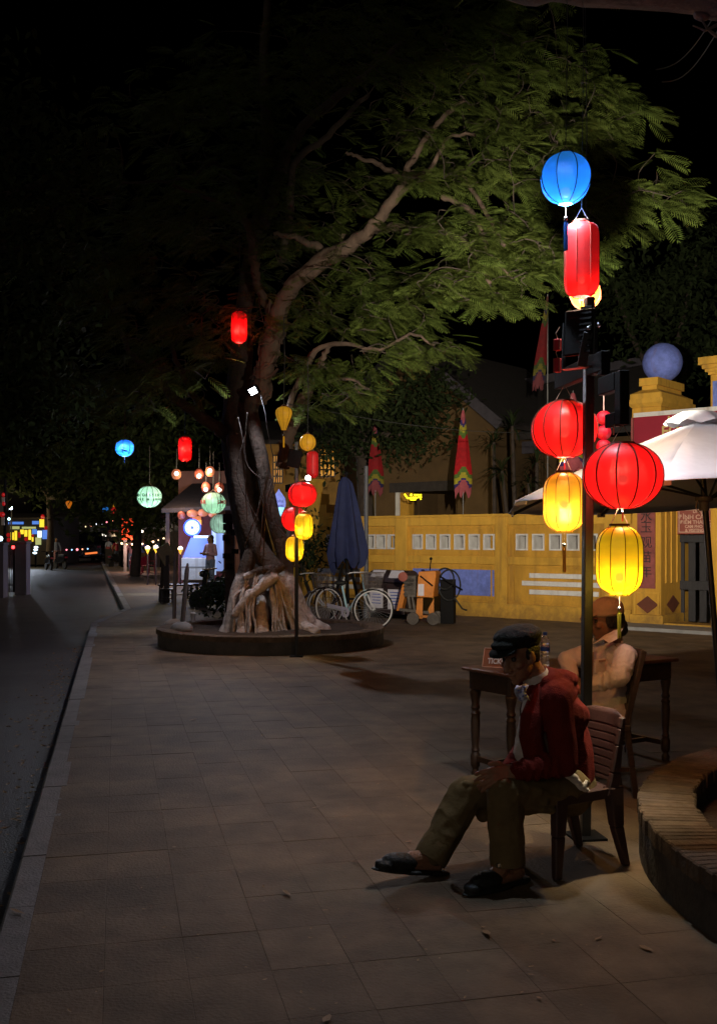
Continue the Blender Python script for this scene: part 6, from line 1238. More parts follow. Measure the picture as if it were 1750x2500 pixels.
crown_tree('garden_tree', 'tall tree behind the yellow wall hiding the house gable', gp0(885, 25), (3.6, .28), [blob(960, 980, 24, 120, 70, 1300), blob(860, 1000, 24, 80, 60, 800), blob(1060, 960, 24, 70, 50, 500), blob(920, 1080, 24.5, 100, 50, 600), blob(800, 1080, 24.5, 60, 60, 500), blob(1010, 1060, 24.5, 70, 40, 400)], .17, LEAFB)
crown_tree('garden_shrub', 'leafy shrub behind the thin lamp post at the wall end', gp0(745, 22.5), (.7, .06), [blob(735, 1360, 22.4, 45, 40, 400), blob(760, 1330, 22.4, 30, 40, 250), blob(720, 1290, 22.6, 35, 40, 250)], .13, LEAFB, group=None)
crown_tree('garden_shrub', 'dark potted shrubs beside the tree trunk near the cafe stools', gp0(565, 21), (.4, .05), [blob(560, 1440, 21, 50, 30, 400), blob(520, 1460, 21, 40, 22, 300)], .12, LEAFB, group=None)
# overhead limb of the tree in the near brick planter
nt_ = thing('near_tree', 'pale brown tree rising from the brick planter, only its overhanging limbs in view', 'tree', QC+Vector((0, 0, .1)))
m = MB(); L = smoothline([(QC+Vector((.2, .3, .1)), .32), (QC+Vector((.1, .2, 2.2)), .26), (Vector((3.0, 5.6, 4.4)), .2), (P(1430, -45, 6.2), .13), (P(1290, -30, 6.4), .10), (P(1120, -70, 6.8), .05)], 6); m.tube([p for p, r in L], [r*(1+.15*noise.noise(p*4)) for p, r in L], 14); m.build('trunk', M['bark'], nt_, smooth=60)
m = MB(); L = smoothline([(Vector((3.0, 5.6, 4.4)), .14), (P(1760, 10, 6.0), .10), (P(1715, 40, 6.0), .03), (P(1690, -10, 6.0), .02)], 5); m.tube([p for p, r in L], [r for p, r in L], 8); m.build('limb', M['bark'], nt_, smooth=60)
for a, b, c in (((1750, 60), (1720, 75), (1690, 62)), ((1750, 90), (1725, 70), (1700, 30)), ((1740, 40), (1712, 20), (1668, -20))):
    m = MB(); m.tube([P(*a, 6), P(*b, 6), P(*c, 6)], [.012, .008, .004], 5); m.build('twig', M['bark'], nt_, smooth=60)
items = [(P(rt.gauss(1250, 130), rt.gauss(-150, 40), rt.uniform(6, 7.5)), Vector((rt.gauss(0, 1), rt.gauss(0, 1), -.4)), rt.uniform(-1, 1), .25) for _ in range(200)]
merged('frond', items, FV, FF, LEAF, nt_)
# palms behind the wall
def strap_plant(label, px, Y, heads, ln):
    b = gp0(px, Y); t = thing('garden_palm', label, 'plant', b, 'palms behind the yellow wall')
    for k, (hx, hy) in enumerate(heads):
        h = P(hx, hy, Y); part('stem', M['bark2'], t, lambda m: m.tube([b+Vector((rt.uniform(-.1, .1), 0, 0)), b.lerp(h, .5)+Vector((.04, 0, 0)), h], [.06, .05, .035], 7), smooth=60)
        it = []
        for i in range(34): a = rt.uniform(0, 6.28); e = rt.uniform(-.7, 1.2); it.append((h, Vector((math.cos(a)*math.cos(e), math.sin(a)*math.cos(e), math.sin(e))), rt.uniform(-.3, .3), ln*rt.uniform(.7, 1.1)))
        merged('leaf_tuft', it, np.array([(0, -.02, 0), (.5, -.045, .08), (1, 0, -.15), (.5, .045, .08), (0, .02, 0)])[[0, 1, 2, 3]], [(0, 1, 2, 3)], LEAFB, t, 'stuff')
strap_plant('tallest palm with two strappy heads behind the yellow wall', 1255, 22.5, [(1250, 1040), (1225, 1150)], .55); strap_plant('low palm with spread strappy leaves beside the yellow barrel lantern', 1300, 22.0, [(1310, 1130), (1290, 1180)], .5); strap_plant('palm with narrow leaves nearest the red flag', 1200, 23, [(1205, 1080)], .5)
# ---------------------------------------------------------------- houses behind the wall
def hp(px, d, z): u = wu(px, d); return WP(u, d, z)
ha = thing('temple_house', 'ochre gabled house behind the yellow wall with an open dark porch', 'house', hp(1000, -5, 0))
d1, d2 = -5.0, -11.0; ua, ub = wu(820, d1), wu(1205, d1); uc = wu(1010, d1); ez = 4.75; az = 6.9
po0, po1 = wu(968, d1), wu(1112, d1)
def hbox(m, u0, u1, a, b, z0, z1): return wbox(m, u0, u1, a, b, z0, z1)
m = MB(); hbox(m, ua, po0, d2, d1, 0, ez); hbox(m, po1, ub, d2, d1, 0, ez); hbox(m, po0, po1, d2, d1, 2.95, ez); hbox(m, po0, po1, d2, d1-2, 0, 2.95)
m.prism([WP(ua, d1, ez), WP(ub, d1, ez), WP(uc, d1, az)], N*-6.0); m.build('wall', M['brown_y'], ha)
m = MB()
for a, b in ((ua-.5, uc), (uc, ub+.5)):
    za, zb_ = (ez-.25, az+.1) if a < uc-.01 and b == uc else (az+.1, ez-.25)
    q = [WP(a, d1+.45, za), WP(b, d1+.45, zb_), WP(b, d2, zb_), WP(a, d2, za)]; m.prism(q, (0, 0, .14))
m.build('roof', M['roof'], ha)
part('barge_board', M['plum'], ha, lambda m: (m.bar(WP(ua-.5, d1+.48, ez-.2), WP(uc, d1+.48, az+.15), .06, .28), m.bar(WP(uc, d1+.48, az+.15), WP(ub+.5, d1+.48, ez-.2), .06, .28)))
part('porch_beam', M['roof'], ha, lambda m: hbox(m, po0-.2, po1+.2, d1, d1+.08, 2.93, 3.2))
part('porch_pillar', M['white'], ha, lambda m: hbox(m, wu(966, d1), wu(975, d1), d1-.2, d1+.02, 0, 2.93)); part('porch_pillar', M['yellow'], ha, lambda m: hbox(m, wu(976, d1), wu(997, d1), d1-.25, d1-.01, 0, 2.92)); part('porch_pillar', M['brown_y'], ha, lambda m: hbox(m, wu(1016, d1-1), wu(1023, d1-1), d1-1.2, d1-1, 0, 2.9))
hb_ = thing('temple_hall', 'dark-roofed hall with a plum eaves beam behind the palms', 'house', hp(1280, -7, 0))
e0 = -6.4; va, vb = wu(1120, e0), wu(1560, e0)
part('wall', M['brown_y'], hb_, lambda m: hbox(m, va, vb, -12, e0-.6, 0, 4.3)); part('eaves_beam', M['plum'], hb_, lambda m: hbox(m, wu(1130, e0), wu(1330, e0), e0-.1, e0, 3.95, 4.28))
m = MB(); m.prism([WP(va-.3, e0+.3, 4.3), WP(vb, e0+.3, 4.3), WP(vb, -10, 6.6), WP(va-.3, -10, 6.2)], (0, 0, .15)); m.build('roof', M['roof'], hb_)
part('ridge', M['plum'], hb_, lambda m: m.bar(WP(va-.6, -10, 6.45), WP(vb, -10, 6.85), .3, .25))
for px in (1165, 1235, 1310): part('column', M['brown_y'], hb_, lambda m: m.tube([hp(px, e0-.15, 0), hp(px, e0-.15, 3.95)], .13, 10), smooth=60)
# lit yellow house glimpsed behind the trunk
hy = thing('corner_house', 'warmly lit yellow house with lattice window behind the further lanterns', 'house', P(740, 1315, 30)); hx = lambda px, y, Y=30: P(px, y, Y)
lx0, lx1 = hx(640, 0).x, hx(830, 0).x; yz = lambda y: EYE-(y-HY)/F*30
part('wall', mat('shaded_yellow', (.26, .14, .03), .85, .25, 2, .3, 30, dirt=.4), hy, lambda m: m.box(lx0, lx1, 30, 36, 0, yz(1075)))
part('roof', M['roof'], hy, lambda m: m.prism([(lx0-.5, 29.2, yz(1090)), (lx1+.5, 29.2, yz(1090)), (lx1+.5, 33, yz(1010)), (lx0-.5, 33, yz(1010))], (0, 0, .12)))
wl = emat('window_glow', (1, .45, .06), .4)
for a, b, y0, y1 in ((668, 690, 1112, 1180), (781, 817, 1096, 1164)):
    w_ = part('window', wl, hy, lambda m: m.box(hx(a, 0).x, hx(b, 0).x, 29.95, 29.99, yz(y1), yz(y0))); m = MB()
    for k in range(5): x = hx(a, 0).x+(hx(b, 0).x-hx(a, 0).x)*k/4; m.box(x-.02, x+.02, 29.9, 29.94, yz(y1), yz(y0))
    for k in range(5): z = yz(y1)+(yz(y0)-yz(y1))*k/4; m.box(hx(a, 0).x, hx(b, 0).x, 29.905, 29.935, z-.02, z+.02)
    m.build('lattice', M['wood'], w_)
# neon boat sign
ns = thing('neon_sign', 'small yellow neon boat-shaped sign in the dark porch behind the wall', 'neon sign', P(1008, 1213, 26.5)); ny_ = emat('neon_yellow', (.95, .85, .02), 1.1)
def nt2(m, pts, r=2.6): m.tube([P(x, y, 26.5) for x, y in pts], r*26.5/F, 6)
part('neon_hull', ny_, ns, lambda m: (nt2(m, [(987, 1206), (994, 1216), (1004, 1216)]), nt2(m, [(1006, 1215), (1018, 1215)]), nt2(m, [(1020, 1214), (1029, 1213)]), nt2(m, [(1001, 1220), (1015, 1220)], 1.8), nt2(m, [(1025, 1219), (1028, 1218)], 2)))
for x, r in ((1003.5, 3.6), (1012, 2.4), (1016.5, 2.4), (1021, 2.2), (1027, 2.4)): part('neon_head', ny_, ns, lambda m: m.ball(P(x, 1208, 26.5), r*26.5/F, 10, 6), smooth=80)
lamp('neon_light', 'POINT', P(1008, 1225, 26.2), 14, (1, .75, .2), ns, radius=.1)
# flags
def flag(label, px, y0, y1, wpx, Y, polebot, dim=1.0, lean=0, pole=True):
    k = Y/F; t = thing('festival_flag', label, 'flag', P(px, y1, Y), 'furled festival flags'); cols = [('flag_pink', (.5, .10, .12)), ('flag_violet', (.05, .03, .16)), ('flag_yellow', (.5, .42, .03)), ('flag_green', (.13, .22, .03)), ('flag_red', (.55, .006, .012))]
    ms = [mat(n+str(dim), tuple(v*dim*.7 for v in c), .85, .3, 10, dirt=.4) for n, c in cols]; m = MB(); nn = 44; na = 20; H_ = y1-y0; pts = []  # dim: darker cloth colours stand in for shade on flags outside the beam
    for i in range(nn+1):
        f = i/nn; w = wpx*(.07+.43*min(1, f/.72)**.9)*(1-.12*max(0, f-.85)/.15); yy = y0+H_*f; ring = []
        for j in range(na):
            a = 2*math.pi*j/na; rag = (.05*H_*noise.noise(Vector((math.cos(a)*2, math.sin(a)*2, px*.1)))+.04*H_*math.sin(a*5+px))*max(0, (f-.86)/.14); ring.append(P(px+lean*f+w*math.cos(a)*(1+.16*math.sin(4*a+2*f)), yy+rag+.10*wpx*math.cos(2*a)*f, Y)+Vector((0, math.sin(a)*w*k*.55, 0)))
        pts.append(ring)
    for i in range(nn):
        for j in range(na):
            a = 2*math.pi*(j+.5)/na; f = (i+.5)/nn; q = f+(.07*abs(math.cos(a))-.03 if f < .5 else -.07*abs(math.cos(a))+.02)
            if f < .5: m.cur = 0 if q < .14 else 1 if q < .19 else 2 if q < .26 else 3 if q < .32 else 4
            else: m.cur = 4 if q < .70 else 3 if q < .755 else 2 if q < .82 else 1 if q < .86 else 0
            m.add([pts[i][j], pts[i][(j+1) % na], pts[i+1][(j+1) % na], pts[i+1][j]], [(0, 1, 2, 3)])
    m.cur = 0; m.build('cloth', ms, t, smooth=60)
    if pole: part('staff', M['grey'], t, lambda m: m.tube([P(px, polebot, Y+.03), P(px, y0-6, Y+.03)], .5*k*2.2, 6))
flag('furled red flag with yellow and green borders standing clear behind the yellow wall', 1130, 1002, 1208, 38, 23.2, 1420)
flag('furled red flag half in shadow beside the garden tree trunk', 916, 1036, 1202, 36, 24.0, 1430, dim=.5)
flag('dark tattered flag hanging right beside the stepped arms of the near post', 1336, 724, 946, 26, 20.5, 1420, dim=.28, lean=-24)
flag('furled flag whose tip shows between the two big red lanterns', 1398, 960, 1150, 60, 20.5, 1420)
# ---------------------------------------------------------------- cafe
Y0 = 38; Z = lambda y, Y=Y0: EYE-(y-HY)/F*Y; X = lambda px, Y=Y0: (px-CX)/F*Y
cf = thing('cafe_building', 'cafe front with brown walls and dark sloping awning behind the glowing freezer', 'cafe', (X(500), Y0, 0))
part('wall', mat('cafe_brown', (.17, .075, .045), .85, .25, 2, .2, 20), cf, lambda m: m.box(X(436), X(640), Y0, Y0+6, 0, Z(1150)))
part('awning', M['roof'], cf, lambda m: (m.prism([(X(425), Y0-2.4, Z(1256)), (X(590), Y0-2.4, Z(1250)), (X(600), Y0, Z(1190)), (X(470), Y0, Z(1190))], (0, 0, .15))))
part('post', M['binp'], cf, lambda m: m.bar((X(437), Y0-2.2, 0), (X(437), Y0-2.2, Z(1252)), .12, .12))
part('counter_back', mat('cafe_plum', (.16, .06, .10), .8, .3, 3), cf, lambda m: m.box(X(440), X(545), Y0-.3, Y0-.02, 0, Z(1256)))
part('menu_board', emat('menu_glow', (1, .5, .1), .9), cf, lambda m: m.box(X(486), X(496), Y0-.42, Y0-.36, Z(1282), Z(1270)))
part('sign_panel', emat('orange_panel', (1, .32, .12), .35), cf, lambda m: m.box(X(474), X(495), Y0-.40, Y0-.34, Z(1270), Z(1261)))
part('door_light', emat('cold_panel', (.3, .45, .9), .4), cf, lambda m: m.box(X(528), X(556), Y0-1.2, Y0-1.1, Z(1392), Z(1295)))
part('glowing_post', emat('cold_post', (.45, .62, 1), .6), cf, lambda m: m.box(X(533), X(541), Y0-1.5, Y0-1.42, Z(1400), Z(1295)))  # post glows by itself though it holds no lamp
lamp('cafe_cold_light', 'POINT', (X(490), Y0-4.2, 2.5), 230, (.5, .65, 1), cf, radius=.3)
lamp('cafe_warm_light', 'POINT', (X(470), Y0-3.0, 2.9), 60, (1, .6, .35), cf, radius=.3)
rd = thing('round_light_sign', 'glowing blue and white round light sign above the freezer', 'light sign', (X(470, 35.5), 35.5, Z(1288, 35.5))); rc = Vector((X(470, 35.5), 35.5, Z(1288, 35.5))); k = 35.5/F
part('rim', emat('rim_blue', (.02, .08, 1), 1.3), rd, lambda m: m.lathe([(21*k, -.05), (21*k, .05), (17.5*k, .05), (17.5*k, -.05), (21*k, -.05)], rc, 32, axis=(0, 1, 0), caps=False), smooth=50)
part('face', emat('face_white', (.6, .72, 1), .75), rd, lambda m: m.lathe([(17.4*k, -.03), (17.4*k, .03)], rc, 32, axis=(0, 1, 0)))
for i in range(12): a = 2*math.pi*i/12; part('mark', emat('mark_blue', (.10, .22, .8), .5), rd, lambda m: m.bar(rc+Vector((math.cos(a)*11*k, -.04, math.sin(a)*11*k)), rc+Vector((math.cos(a)*15.5*k, -.04, math.sin(a)*15.5*k)), .02, .05, up=(0, 1, 0)))
part('hand', M['bluep'], rd, lambda m: (m.bar(rc+Vector((0, -.06, 0)), rc+Vector((0, -.06, 9*k)), .02, .04, up=(0, 1, 0)), m.ball(rc+Vector((0, -.06, 0)), .05, 8, 6)))
lamp('sign_light', 'POINT', rc+Vector((0, -.6, 0)), 30, (.25, .4, 1), rd, radius=.25)
fz_ = thing('ice_cream_freezer', 'ice cream freezer with slanted blue-lit glass lid below the round light sign', 'freezer', (X(477, 35), 35, 0)); Yf = 35; zf = lambda y: Z(y, Yf); xf = lambda p: X(p, Yf)
part('cabinet', M['white'], fz_, lambda m: (m.box(xf(443), xf(508), Yf, Yf+.8, .2, zf(1362))), bevel=.02)
part('base', M['binp'], fz_, lambda m: m.box(xf(446), xf(506), Yf+.05, Yf+.75, 0, .2))
part('glass_lid', emat('freezer_glow', (.10, .16, .62), .22), fz_, lambda m: m.prism([(xf(446), Yf+.02, zf(1361)), (xf(505), Yf+.02, zf(1361)), (xf(508), Yf+.4, zf(1312)), (xf(462), Yf+.4, zf(1312))], (0, .2, 0)))
part('top_light', emat('tube_light', (.6, .7, 1), 3), fz_, lambda m: m.box(xf(470), xf(512), Yf+.35, Yf+.42, zf(1313), zf(1308)))
part('lower_line', M['grey'], fz_, lambda m: m.box(xf(443), xf(508), Yf-.012, Yf-.002, zf(1386), zf(1383)))
for px, y, c1, lb in ((361, 1340, 'flag_yellow', 'first cone lamp with white top, furthest along the row from the freezer'), (381, 1338, 'flag_yellow', 'yellow cone lamp with pale yellow top beside the menu stand'), (402, 1341, 'flag_red', 'cone lamp with red top just above the menu stand'), (441, 1341, 'flag_yellow', 'cone lamp with white top right beside the freezer')):
    t = thing('cone_lamp', lb, 'lamp', P(px, y, 36), 'ice cream cone lamps'); kk_ = 36/F; c = P(px, y, 36)
    part('cone', emat('cone_glow', (1, .55, .05), .7), t, lambda m: m.lathe([(.4*kk_, -13*kk_), (6*kk_, 0)], c, 14)); part('top', emat('scoop_white', (1, .85, .7), 2.5) if 'red' not in lb else emat('scoop_red', (1, .30, .2), 2), t, lambda m: m.ball(c+Vector((0, 0, 1.5*kk_)), 6*kk_, 12, 8), smooth=80)
    lamp('cone_light', 'POINT', c+Vector((-.25, -.3, .25)), 22, (1, .68, .45), t, radius=.1); part('stand', M['binp'], t, lambda m: m.tube([c+Vector((0, 0, -13*kk_)), Vector((c.x, c.y, 0))], .03, 6))
ic = thing('cone_sign', 'pale blue glowing ice cream cone sign with lettering behind the tree trunk', 'light sign', P(681, 1232, 22)); c = P(681, 1232, 22); k = 22/F
part('scoop', silk('ice_glow', (.30, .36, .85), .75), ic, lambda m: m.lathe([(16*k, -6*k), (17*k, 4*k), (15*k, 16*k), (9*k, 25*k), (3*k, 33*k), (.5*k, 38*k)], c, 22), smooth=50); part('cone', emat('ice_cone', (.35, .75, 1), 1.2), ic, lambda m: m.lathe([(.5*k, -38*k), (14*k, -7*k)], c, 18), smooth=50)
text('lettering', 'aloha', 11*k, M['bluep'], ic, c+Vector((1*k, -17.2*k, 8*k)), (1, 0, 0), (0, 0, 1), .01); text('lettering', 'Shave', 10*k, M['bluep'], ic, c+Vector((0, -17.2*k, -3*k)), (1, 0, 0), (0, 0, 1), .01)
lamp('sign_light', 'POINT', c+Vector((-.6, -.7, -.2)), 22, (.4, .5, 1), ic, radius=.2)
# printed green lanterns
def printed(label, px, py, w, h, Y, l1, l2, ang, colr, glow):
    t = lantern(label, 'oblate', px, py, w, h, Y, colr, 'printed green lanterns by the cafe', ribs=12, rim=.35, hang=.2, wire=1.2, watts=glow, bulb=(.85, 1, .9), bz=-.2, ribm='ribd'); c = P(px, py, Y); k = Y/F
    return t, c, k
def wraptext(t, c, rad, body, size, zoff, m, a0=0, step=None):
    """letters set one by one round the lantern's belly"""
    step = step or size*.78/rad; n = len(body)
    for i, chh in enumerate(body):
        if chh == ' ': continue
        a = a0+(i-(n-1)/2)*step; nrm_ = Vector((math.sin(a), -math.cos(a), 0)); text('letter', chh, size, m, t, c+nrm_*(rad*1.015)+Vector((0, 0, zoff)), (math.cos(a), math.sin(a), 0), (0, 0, 1), .004, bold=.004)
SILK['lightgreen'] = silk('pale_green_silk', (.42, .68, .52), .55); SILK['mint'] = silk('mint_silk', (.26, .40, .30), .40); SILK['mint2'] = silk('dim_mint_silk', (.30, .42, .36), .28)
gt = mat('dark_green_ink', (.02, .10, .06), .7, .1, 20); rt_ = mat('red_ink', (.45, .03, .03), .7, .1, 20)
t, c, k = printed('green and white printed lantern with two lines of dark lettering, by the cafe trees', 365, 1213, 61, 50, 30, 0, 0, 0, 'lightgreen', .25)
wraptext(t, c, 30*k, 'AND DESSERT', 9.5*k, 3*k, gt); wraptext(t, c, 29*k, 'COFFEE & JUICE', 8.5*k, -7*k, gt)
t, c, k = printed('striped green lantern with red lettering hanging over the cafe awning', 521, 1228, 60, 50, 30, 0, 0, 0, 'mint', .25)
wraptext(t, c, 30*k, 'SMOOTHIE', 13*k, 1*k, rt_, 1.75); wraptext(t, c, 30*k, 'BAR', 13*k, 1*k, rt_, -.95)
t, c, k = printed('dimmer green lantern partly behind the black boards', 538, 1279, 50, 46, 28, 0, 0, 0, 'mint2', .15)
g4 = 'small bare-bulb lanterns by the cafe'
for px, y, lb, cl in ((431, 1158, 'peach lantern with glaring bulb hanging lowest beside the street trees', 'pink'), (486, 1157, 'dark red lantern with bulb at its bottom below the red tube lantern', 'dimred'), (513, 1151, 'highest peach lantern with bulb at its upper half', 'pink'), (503, 1190, 'dim reddish lantern just above the striped green lantern', 'dimred'), (536, 1191, 'dim reddish lantern with several bulbs beside the tree trunk', 'dimred')):
    t = lantern(lb, 'globe', px, y, 23, 25, 30, cl, g4, ribs=8, hang=.2, wire=.6, rim=.35); part('bulb', emat('white_bulb', (1, .92, .8), 6), t, lambda m: m.ball(P(px, y+(5 if 'bottom' in lb or 'dim' in lb else -2), 29.83), .06, 10, 6), smooth=80)
lamp('bulb_light', 'POINT', P(490, 1170, 29.6), 150, (1, .75, .5), t, radius=.3)
for px, y, w, h, cl, lb in ((443, 1258, 19, 20, 'dimred', 'narrow reddish lantern at the outer end of the awning row'), (470, 1254, 27, 18, 'pink', 'peach pumpkin lantern second along the awning row'), (496, 1252, 26, 18, 'pink', 'brightest peach pumpkin lantern of the awning row'), (519, 1256, 20, 14, 'pink', 'small peach lantern tucked under the striped green lantern')):
    lantern(lb, 'oblate', px, y, w, h, 35.2, cl, 'lanterns along the cafe awning', ribs=8, nrib=False, hang=.2)
# black boards on a post
np_ = gp0(562, 19.5); nb_ = thing('notice_post', 'grey post hung with several black boards beside the big tree', 'notice post', np_); z19 = lambda y: EYE-(y-HY)/F*19.5
part('post', M['bark2'], nb_, lambda m: m.bar(np_, np_+Vector((0, 0, z19(1245))), .17, .12))
for px, y, w, h in ((562, 1266, 34, 22), (553, 1287, 15, 16), (572, 1292, 15, 30), (551, 1313, 14, 14), (553, 1357, 17, 12), (575, 1346, 17, 12), (560, 1382, 17, 14)): part('black_board', M['blacksteel'], nb_, lambda m: m.box(X(px-w/2, 19.4), X(px+w/2, 19.4), 19.36, 19.4, z19(y+h/2), z19(y-h/2)))
part('chalk_sign', M['white'], nb_, lambda m: m.box(X(568, 19.3), X(574, 19.3), 19.32, 19.345, z19(1292), z19(1279)))
# menu stand
ms_ = gp0(402, 26); mn = thing('menu_stand', 'tilted menu stand with pale wooden edge by the pavement cafe', 'menu stand', ms_); z26 = lambda y: EYE-(y-HY)/F*26
part('board', mat('pale_wood', (.30, .24, .14), .6, .2, 8), mn, lambda m: m.bar(P(392, 1362, 25.9), P(420, 1344, 26.1), .06, .5), bevel=.01); part('leg', M['binp'], mn, lambda m: m.bar(ms_+Vector((.06, 0, 0)), P(406, 1356, 26), .14, .08)); part('leg', M['bark2'], mn, lambda m: m.bar(ms_+Vector((-.12, .1, 0)), P(400, 1360, 26), .08, .05))
# stools and low tables
for px, Y, w, h, lb in ((430, 27, .9, .42, 'long low table in front of the freezer'), (505, 26.5, .34, .40, 'dark low stool catching blue light'), (410, 25.8, .36, .36, 'dark low stool next to the menu stand'), (470, 28, .36, .40, 'dark low stool behind the long low table'), (540, 27, .7, .5, 'small square table at the foot of the tree')):
    b = gp0(px, Y); t = thing('low_stool' if w < .5 else 'low_table', lb, 'stool' if w < .5 else 'table', b, 'cafe stools and tables'); part('top', M['binp'], t, lambda m: m.box(b.x-w/2, b.x+w/2, b.y-.18, b.y+.18, h-.04, h), bevel=.008)
    for i in (-1, 1):
        for j in (-1, 1): part('leg', M['binp'], t, lambda m: m.bar((b.x+i*(w/2-.04), b.y+j*.14, 0), (b.x+i*(w/2-.05), b.y+j*.13, h-.04), .035, .035))
    part('stretcher', M['binp'], t, lambda m: m.bar((b.x-w/2+.05, b.y-.13, h*.35), (b.x+w/2-.05, b.y-.13, h*.35), .025, .025))
# red plastic chairs
def redchair(px, Y, rz, lb):
    b = gp0(px, Y); t = thing('plastic_chair', lb, 'chair', b, 'red plastic chairs outside the cafe'); c_, s_ = math.cos(rz), math.sin(rz); q = lambda x, y, z: b+Vector((x*c_-y*s_, x*s_+y*c_, z))
    part('seat', M['redp'], t, lambda m: m.prism([q(-.22, -.22, .40), q(.22, -.22, .40), q(.22, .22, .40), q(-.22, .22, .40)], (0, 0, .03)))
    for i in (-1, 1):
        for j in (-1, 1): part('leg', M['redp'], t, lambda m: m.bar(q(i*.22, j*.22, 0), q(i*.19, j*.19, .40), .05, .05))
        part('armrest', M['redp'], t, lambda m: (m.bar(q(i*.23, -.18, .62), q(i*.23, .2, .62), .05, .03), m.bar(q(i*.23, -.18, .43), q(i*.23, -.18, .6), .04, .04)))
    part('backrest', M['redp'], t, lambda m: m.prism([q(-.22, .2, .44), q(.22, .2, .44), q(.2, .28, .8), q(-.2, .28, .8)], q(0, .03, 0)-q(0, 0, 0)))
redchair(330, 47, .2, 'red plastic chair turned to the road, beyond the cone lamps'); redchair(362, 46, 2.6, 'red plastic chair with its back to the cafe tables'); redchair(349, 49, 4.2, 'red plastic chair furthest from the freezer')
# orange banner and pale tree trunk by it
obn = thing('orange_banner', 'bright orange banner hanging on the pavement beyond the cafe', 'banner', P(313, 1290, 50)); z50 = lambda y: EYE-(y-HY)/F*50
part('cloth', emat('glowing_orange_cloth', (.75, .06, .015), .45), obn, lambda m: m.box(X(298, 50), X(326, 50), 50, 50.06, z50(1318), z50(1266))); part('staff', M['grey'], obn, lambda m: m.bar((X(305, 50), 50.1, 0), (X(305, 50), 50.1, z50(1264)), .12, .12))  # cloth glows by itself in place of lamp light falling on it
# ---------------------------------------------------------------- far lanterns over the road
for px, y, w, h, sh, cl, Y, lb in ((169, 1232, 16, 18, 'drop', 'orange', 55, 'orange drop lantern hanging alone over the road'), (259, 1245, 17, 14, 'oblate', 'blue', 55, 'tiny blue lantern in the cluster over the road end'), (269, 1234, 9, 12, 'globe', 'blue', 56, 'second tiny blue lantern of the cluster, half behind the amber one'), (280, 1232, 13, 12, 'oblate', 'gold', 55, 'tiny amber lantern on top of the cluster'), (278, 1247, 13, 17, 'tube', 'red', 55, 'tiny red lantern at the bottom of the cluster'),
        (105, 1262, 10, 12, 'globe', 'red', 62, 'red lantern on the roof of the yellow lit shop'), (21, 1306, 9, 10, 'globe', 'red', 40, 'red lantern beside the pale gate post, upper'), (22, 1318, 9, 10, 'globe', 'red', 40, 'red lantern beside the pale gate post, lower'), (65, 1316, 10, 10, 'oblate', 'red', 45, 'red lantern above the pale wall block'), (48, 1306, 7, 14, 'tube', 'red', 50, 'slim red lantern before the yellow lit shop'), (81, 1308, 6, 8, 'globe', 'red', 55, 'small red lantern at the end of the lit shop'), (113, 1289, 8, 10, 'globe', 'red', 58, 'red lantern on the blue lit stall'), (9, 1208, 8, 10, 'globe', 'red', 34, 'topmost red lantern of the pole at the picture edge'), (10, 1230, 8, 10, 'globe', 'red', 34, 'middle red lantern of the pole at the picture edge'), (6, 1256, 14, 12, 'oblate', 'red', 34, 'lowest red lantern of the pole at the picture edge')):
    lantern(lb, sh, px, y, w, h, Y, cl, 'tiny far lanterns', ribs=6, hang=.3)
lpole = gp0(13, 34.2); lp_ = thing('banner_pole', 'dark pole with white ribbons and red lanterns beside the pale gate post', 'pole', lpole); part('pole', M['blacksteel'], lp_, lambda m: m.tube([lpole, lpole+Vector((0, 0, 3.6))], .05, 8)); part('ribbon', M['white'], lp_, lambda m: (m.box(X(4, 34), X(11, 34), 34.05, 34.08, Z(1226, 34), Z(1214, 34)), m.box(X(3, 34), X(10, 34), 34.05, 34.08, Z(1282, 34), Z(1262, 34))))
# pale gate posts on the other side of the road
for px0, px1, Y, yt, lb in ((37, 65, 31.5, 1322, 'mauve square gate post across the road'), (-6, 9, 30, 1325, 'mauve gate post cut by the picture edge')):
    t = thing('gate_post', lb, 'gate post', gp0((px0+px1)/2, Y)); zt_ = EYE-(yt-HY)/F*Y; part('shaft', M['mauve'], t, lambda m: m.box(X(px0, Y), X(px1, Y), Y, Y+.4, -.12, zt_-.06), bevel=.01); part('cap', M['mauve'], t, lambda m: m.box(X(px0-2, Y), X(px1+2, Y), Y-.04, Y+.44, zt_-.06, zt_))
ig = thing('iron_gate', 'pale slatted gate between the mauve posts', 'gate', gp0(22, 31.8))
for px in range(11, 37, 4): part('slat', M['mauve'], ig, lambda m: m.box(X(px, 31.8), X(px+2.4, 31.8), 31.8, 31.83, -.05, 1.35))
for z in (.15, 1.1): part('rail', M['mauve'], ig, lambda m: m.box(X(10, 31.8), X(37, 31.8), 31.83, 31.87, z, z+.07))
tl = P(33, 1336, 31); tlm = thing('tail_lamp', 'small red signal lamp glowing before the mauve post', 'lamp', tl); part('glow', emat('tail_red', (1, .03, .03), 9), tlm, lambda m: m.ball(tl, .05, 10, 6), smooth=80); part('arm', M['blacksteel'], tlm, lambda m: m.bar(tl+Vector((0, .1, 0)), Vector((tl.x, tl.y+.1, 0)), .05, .05))
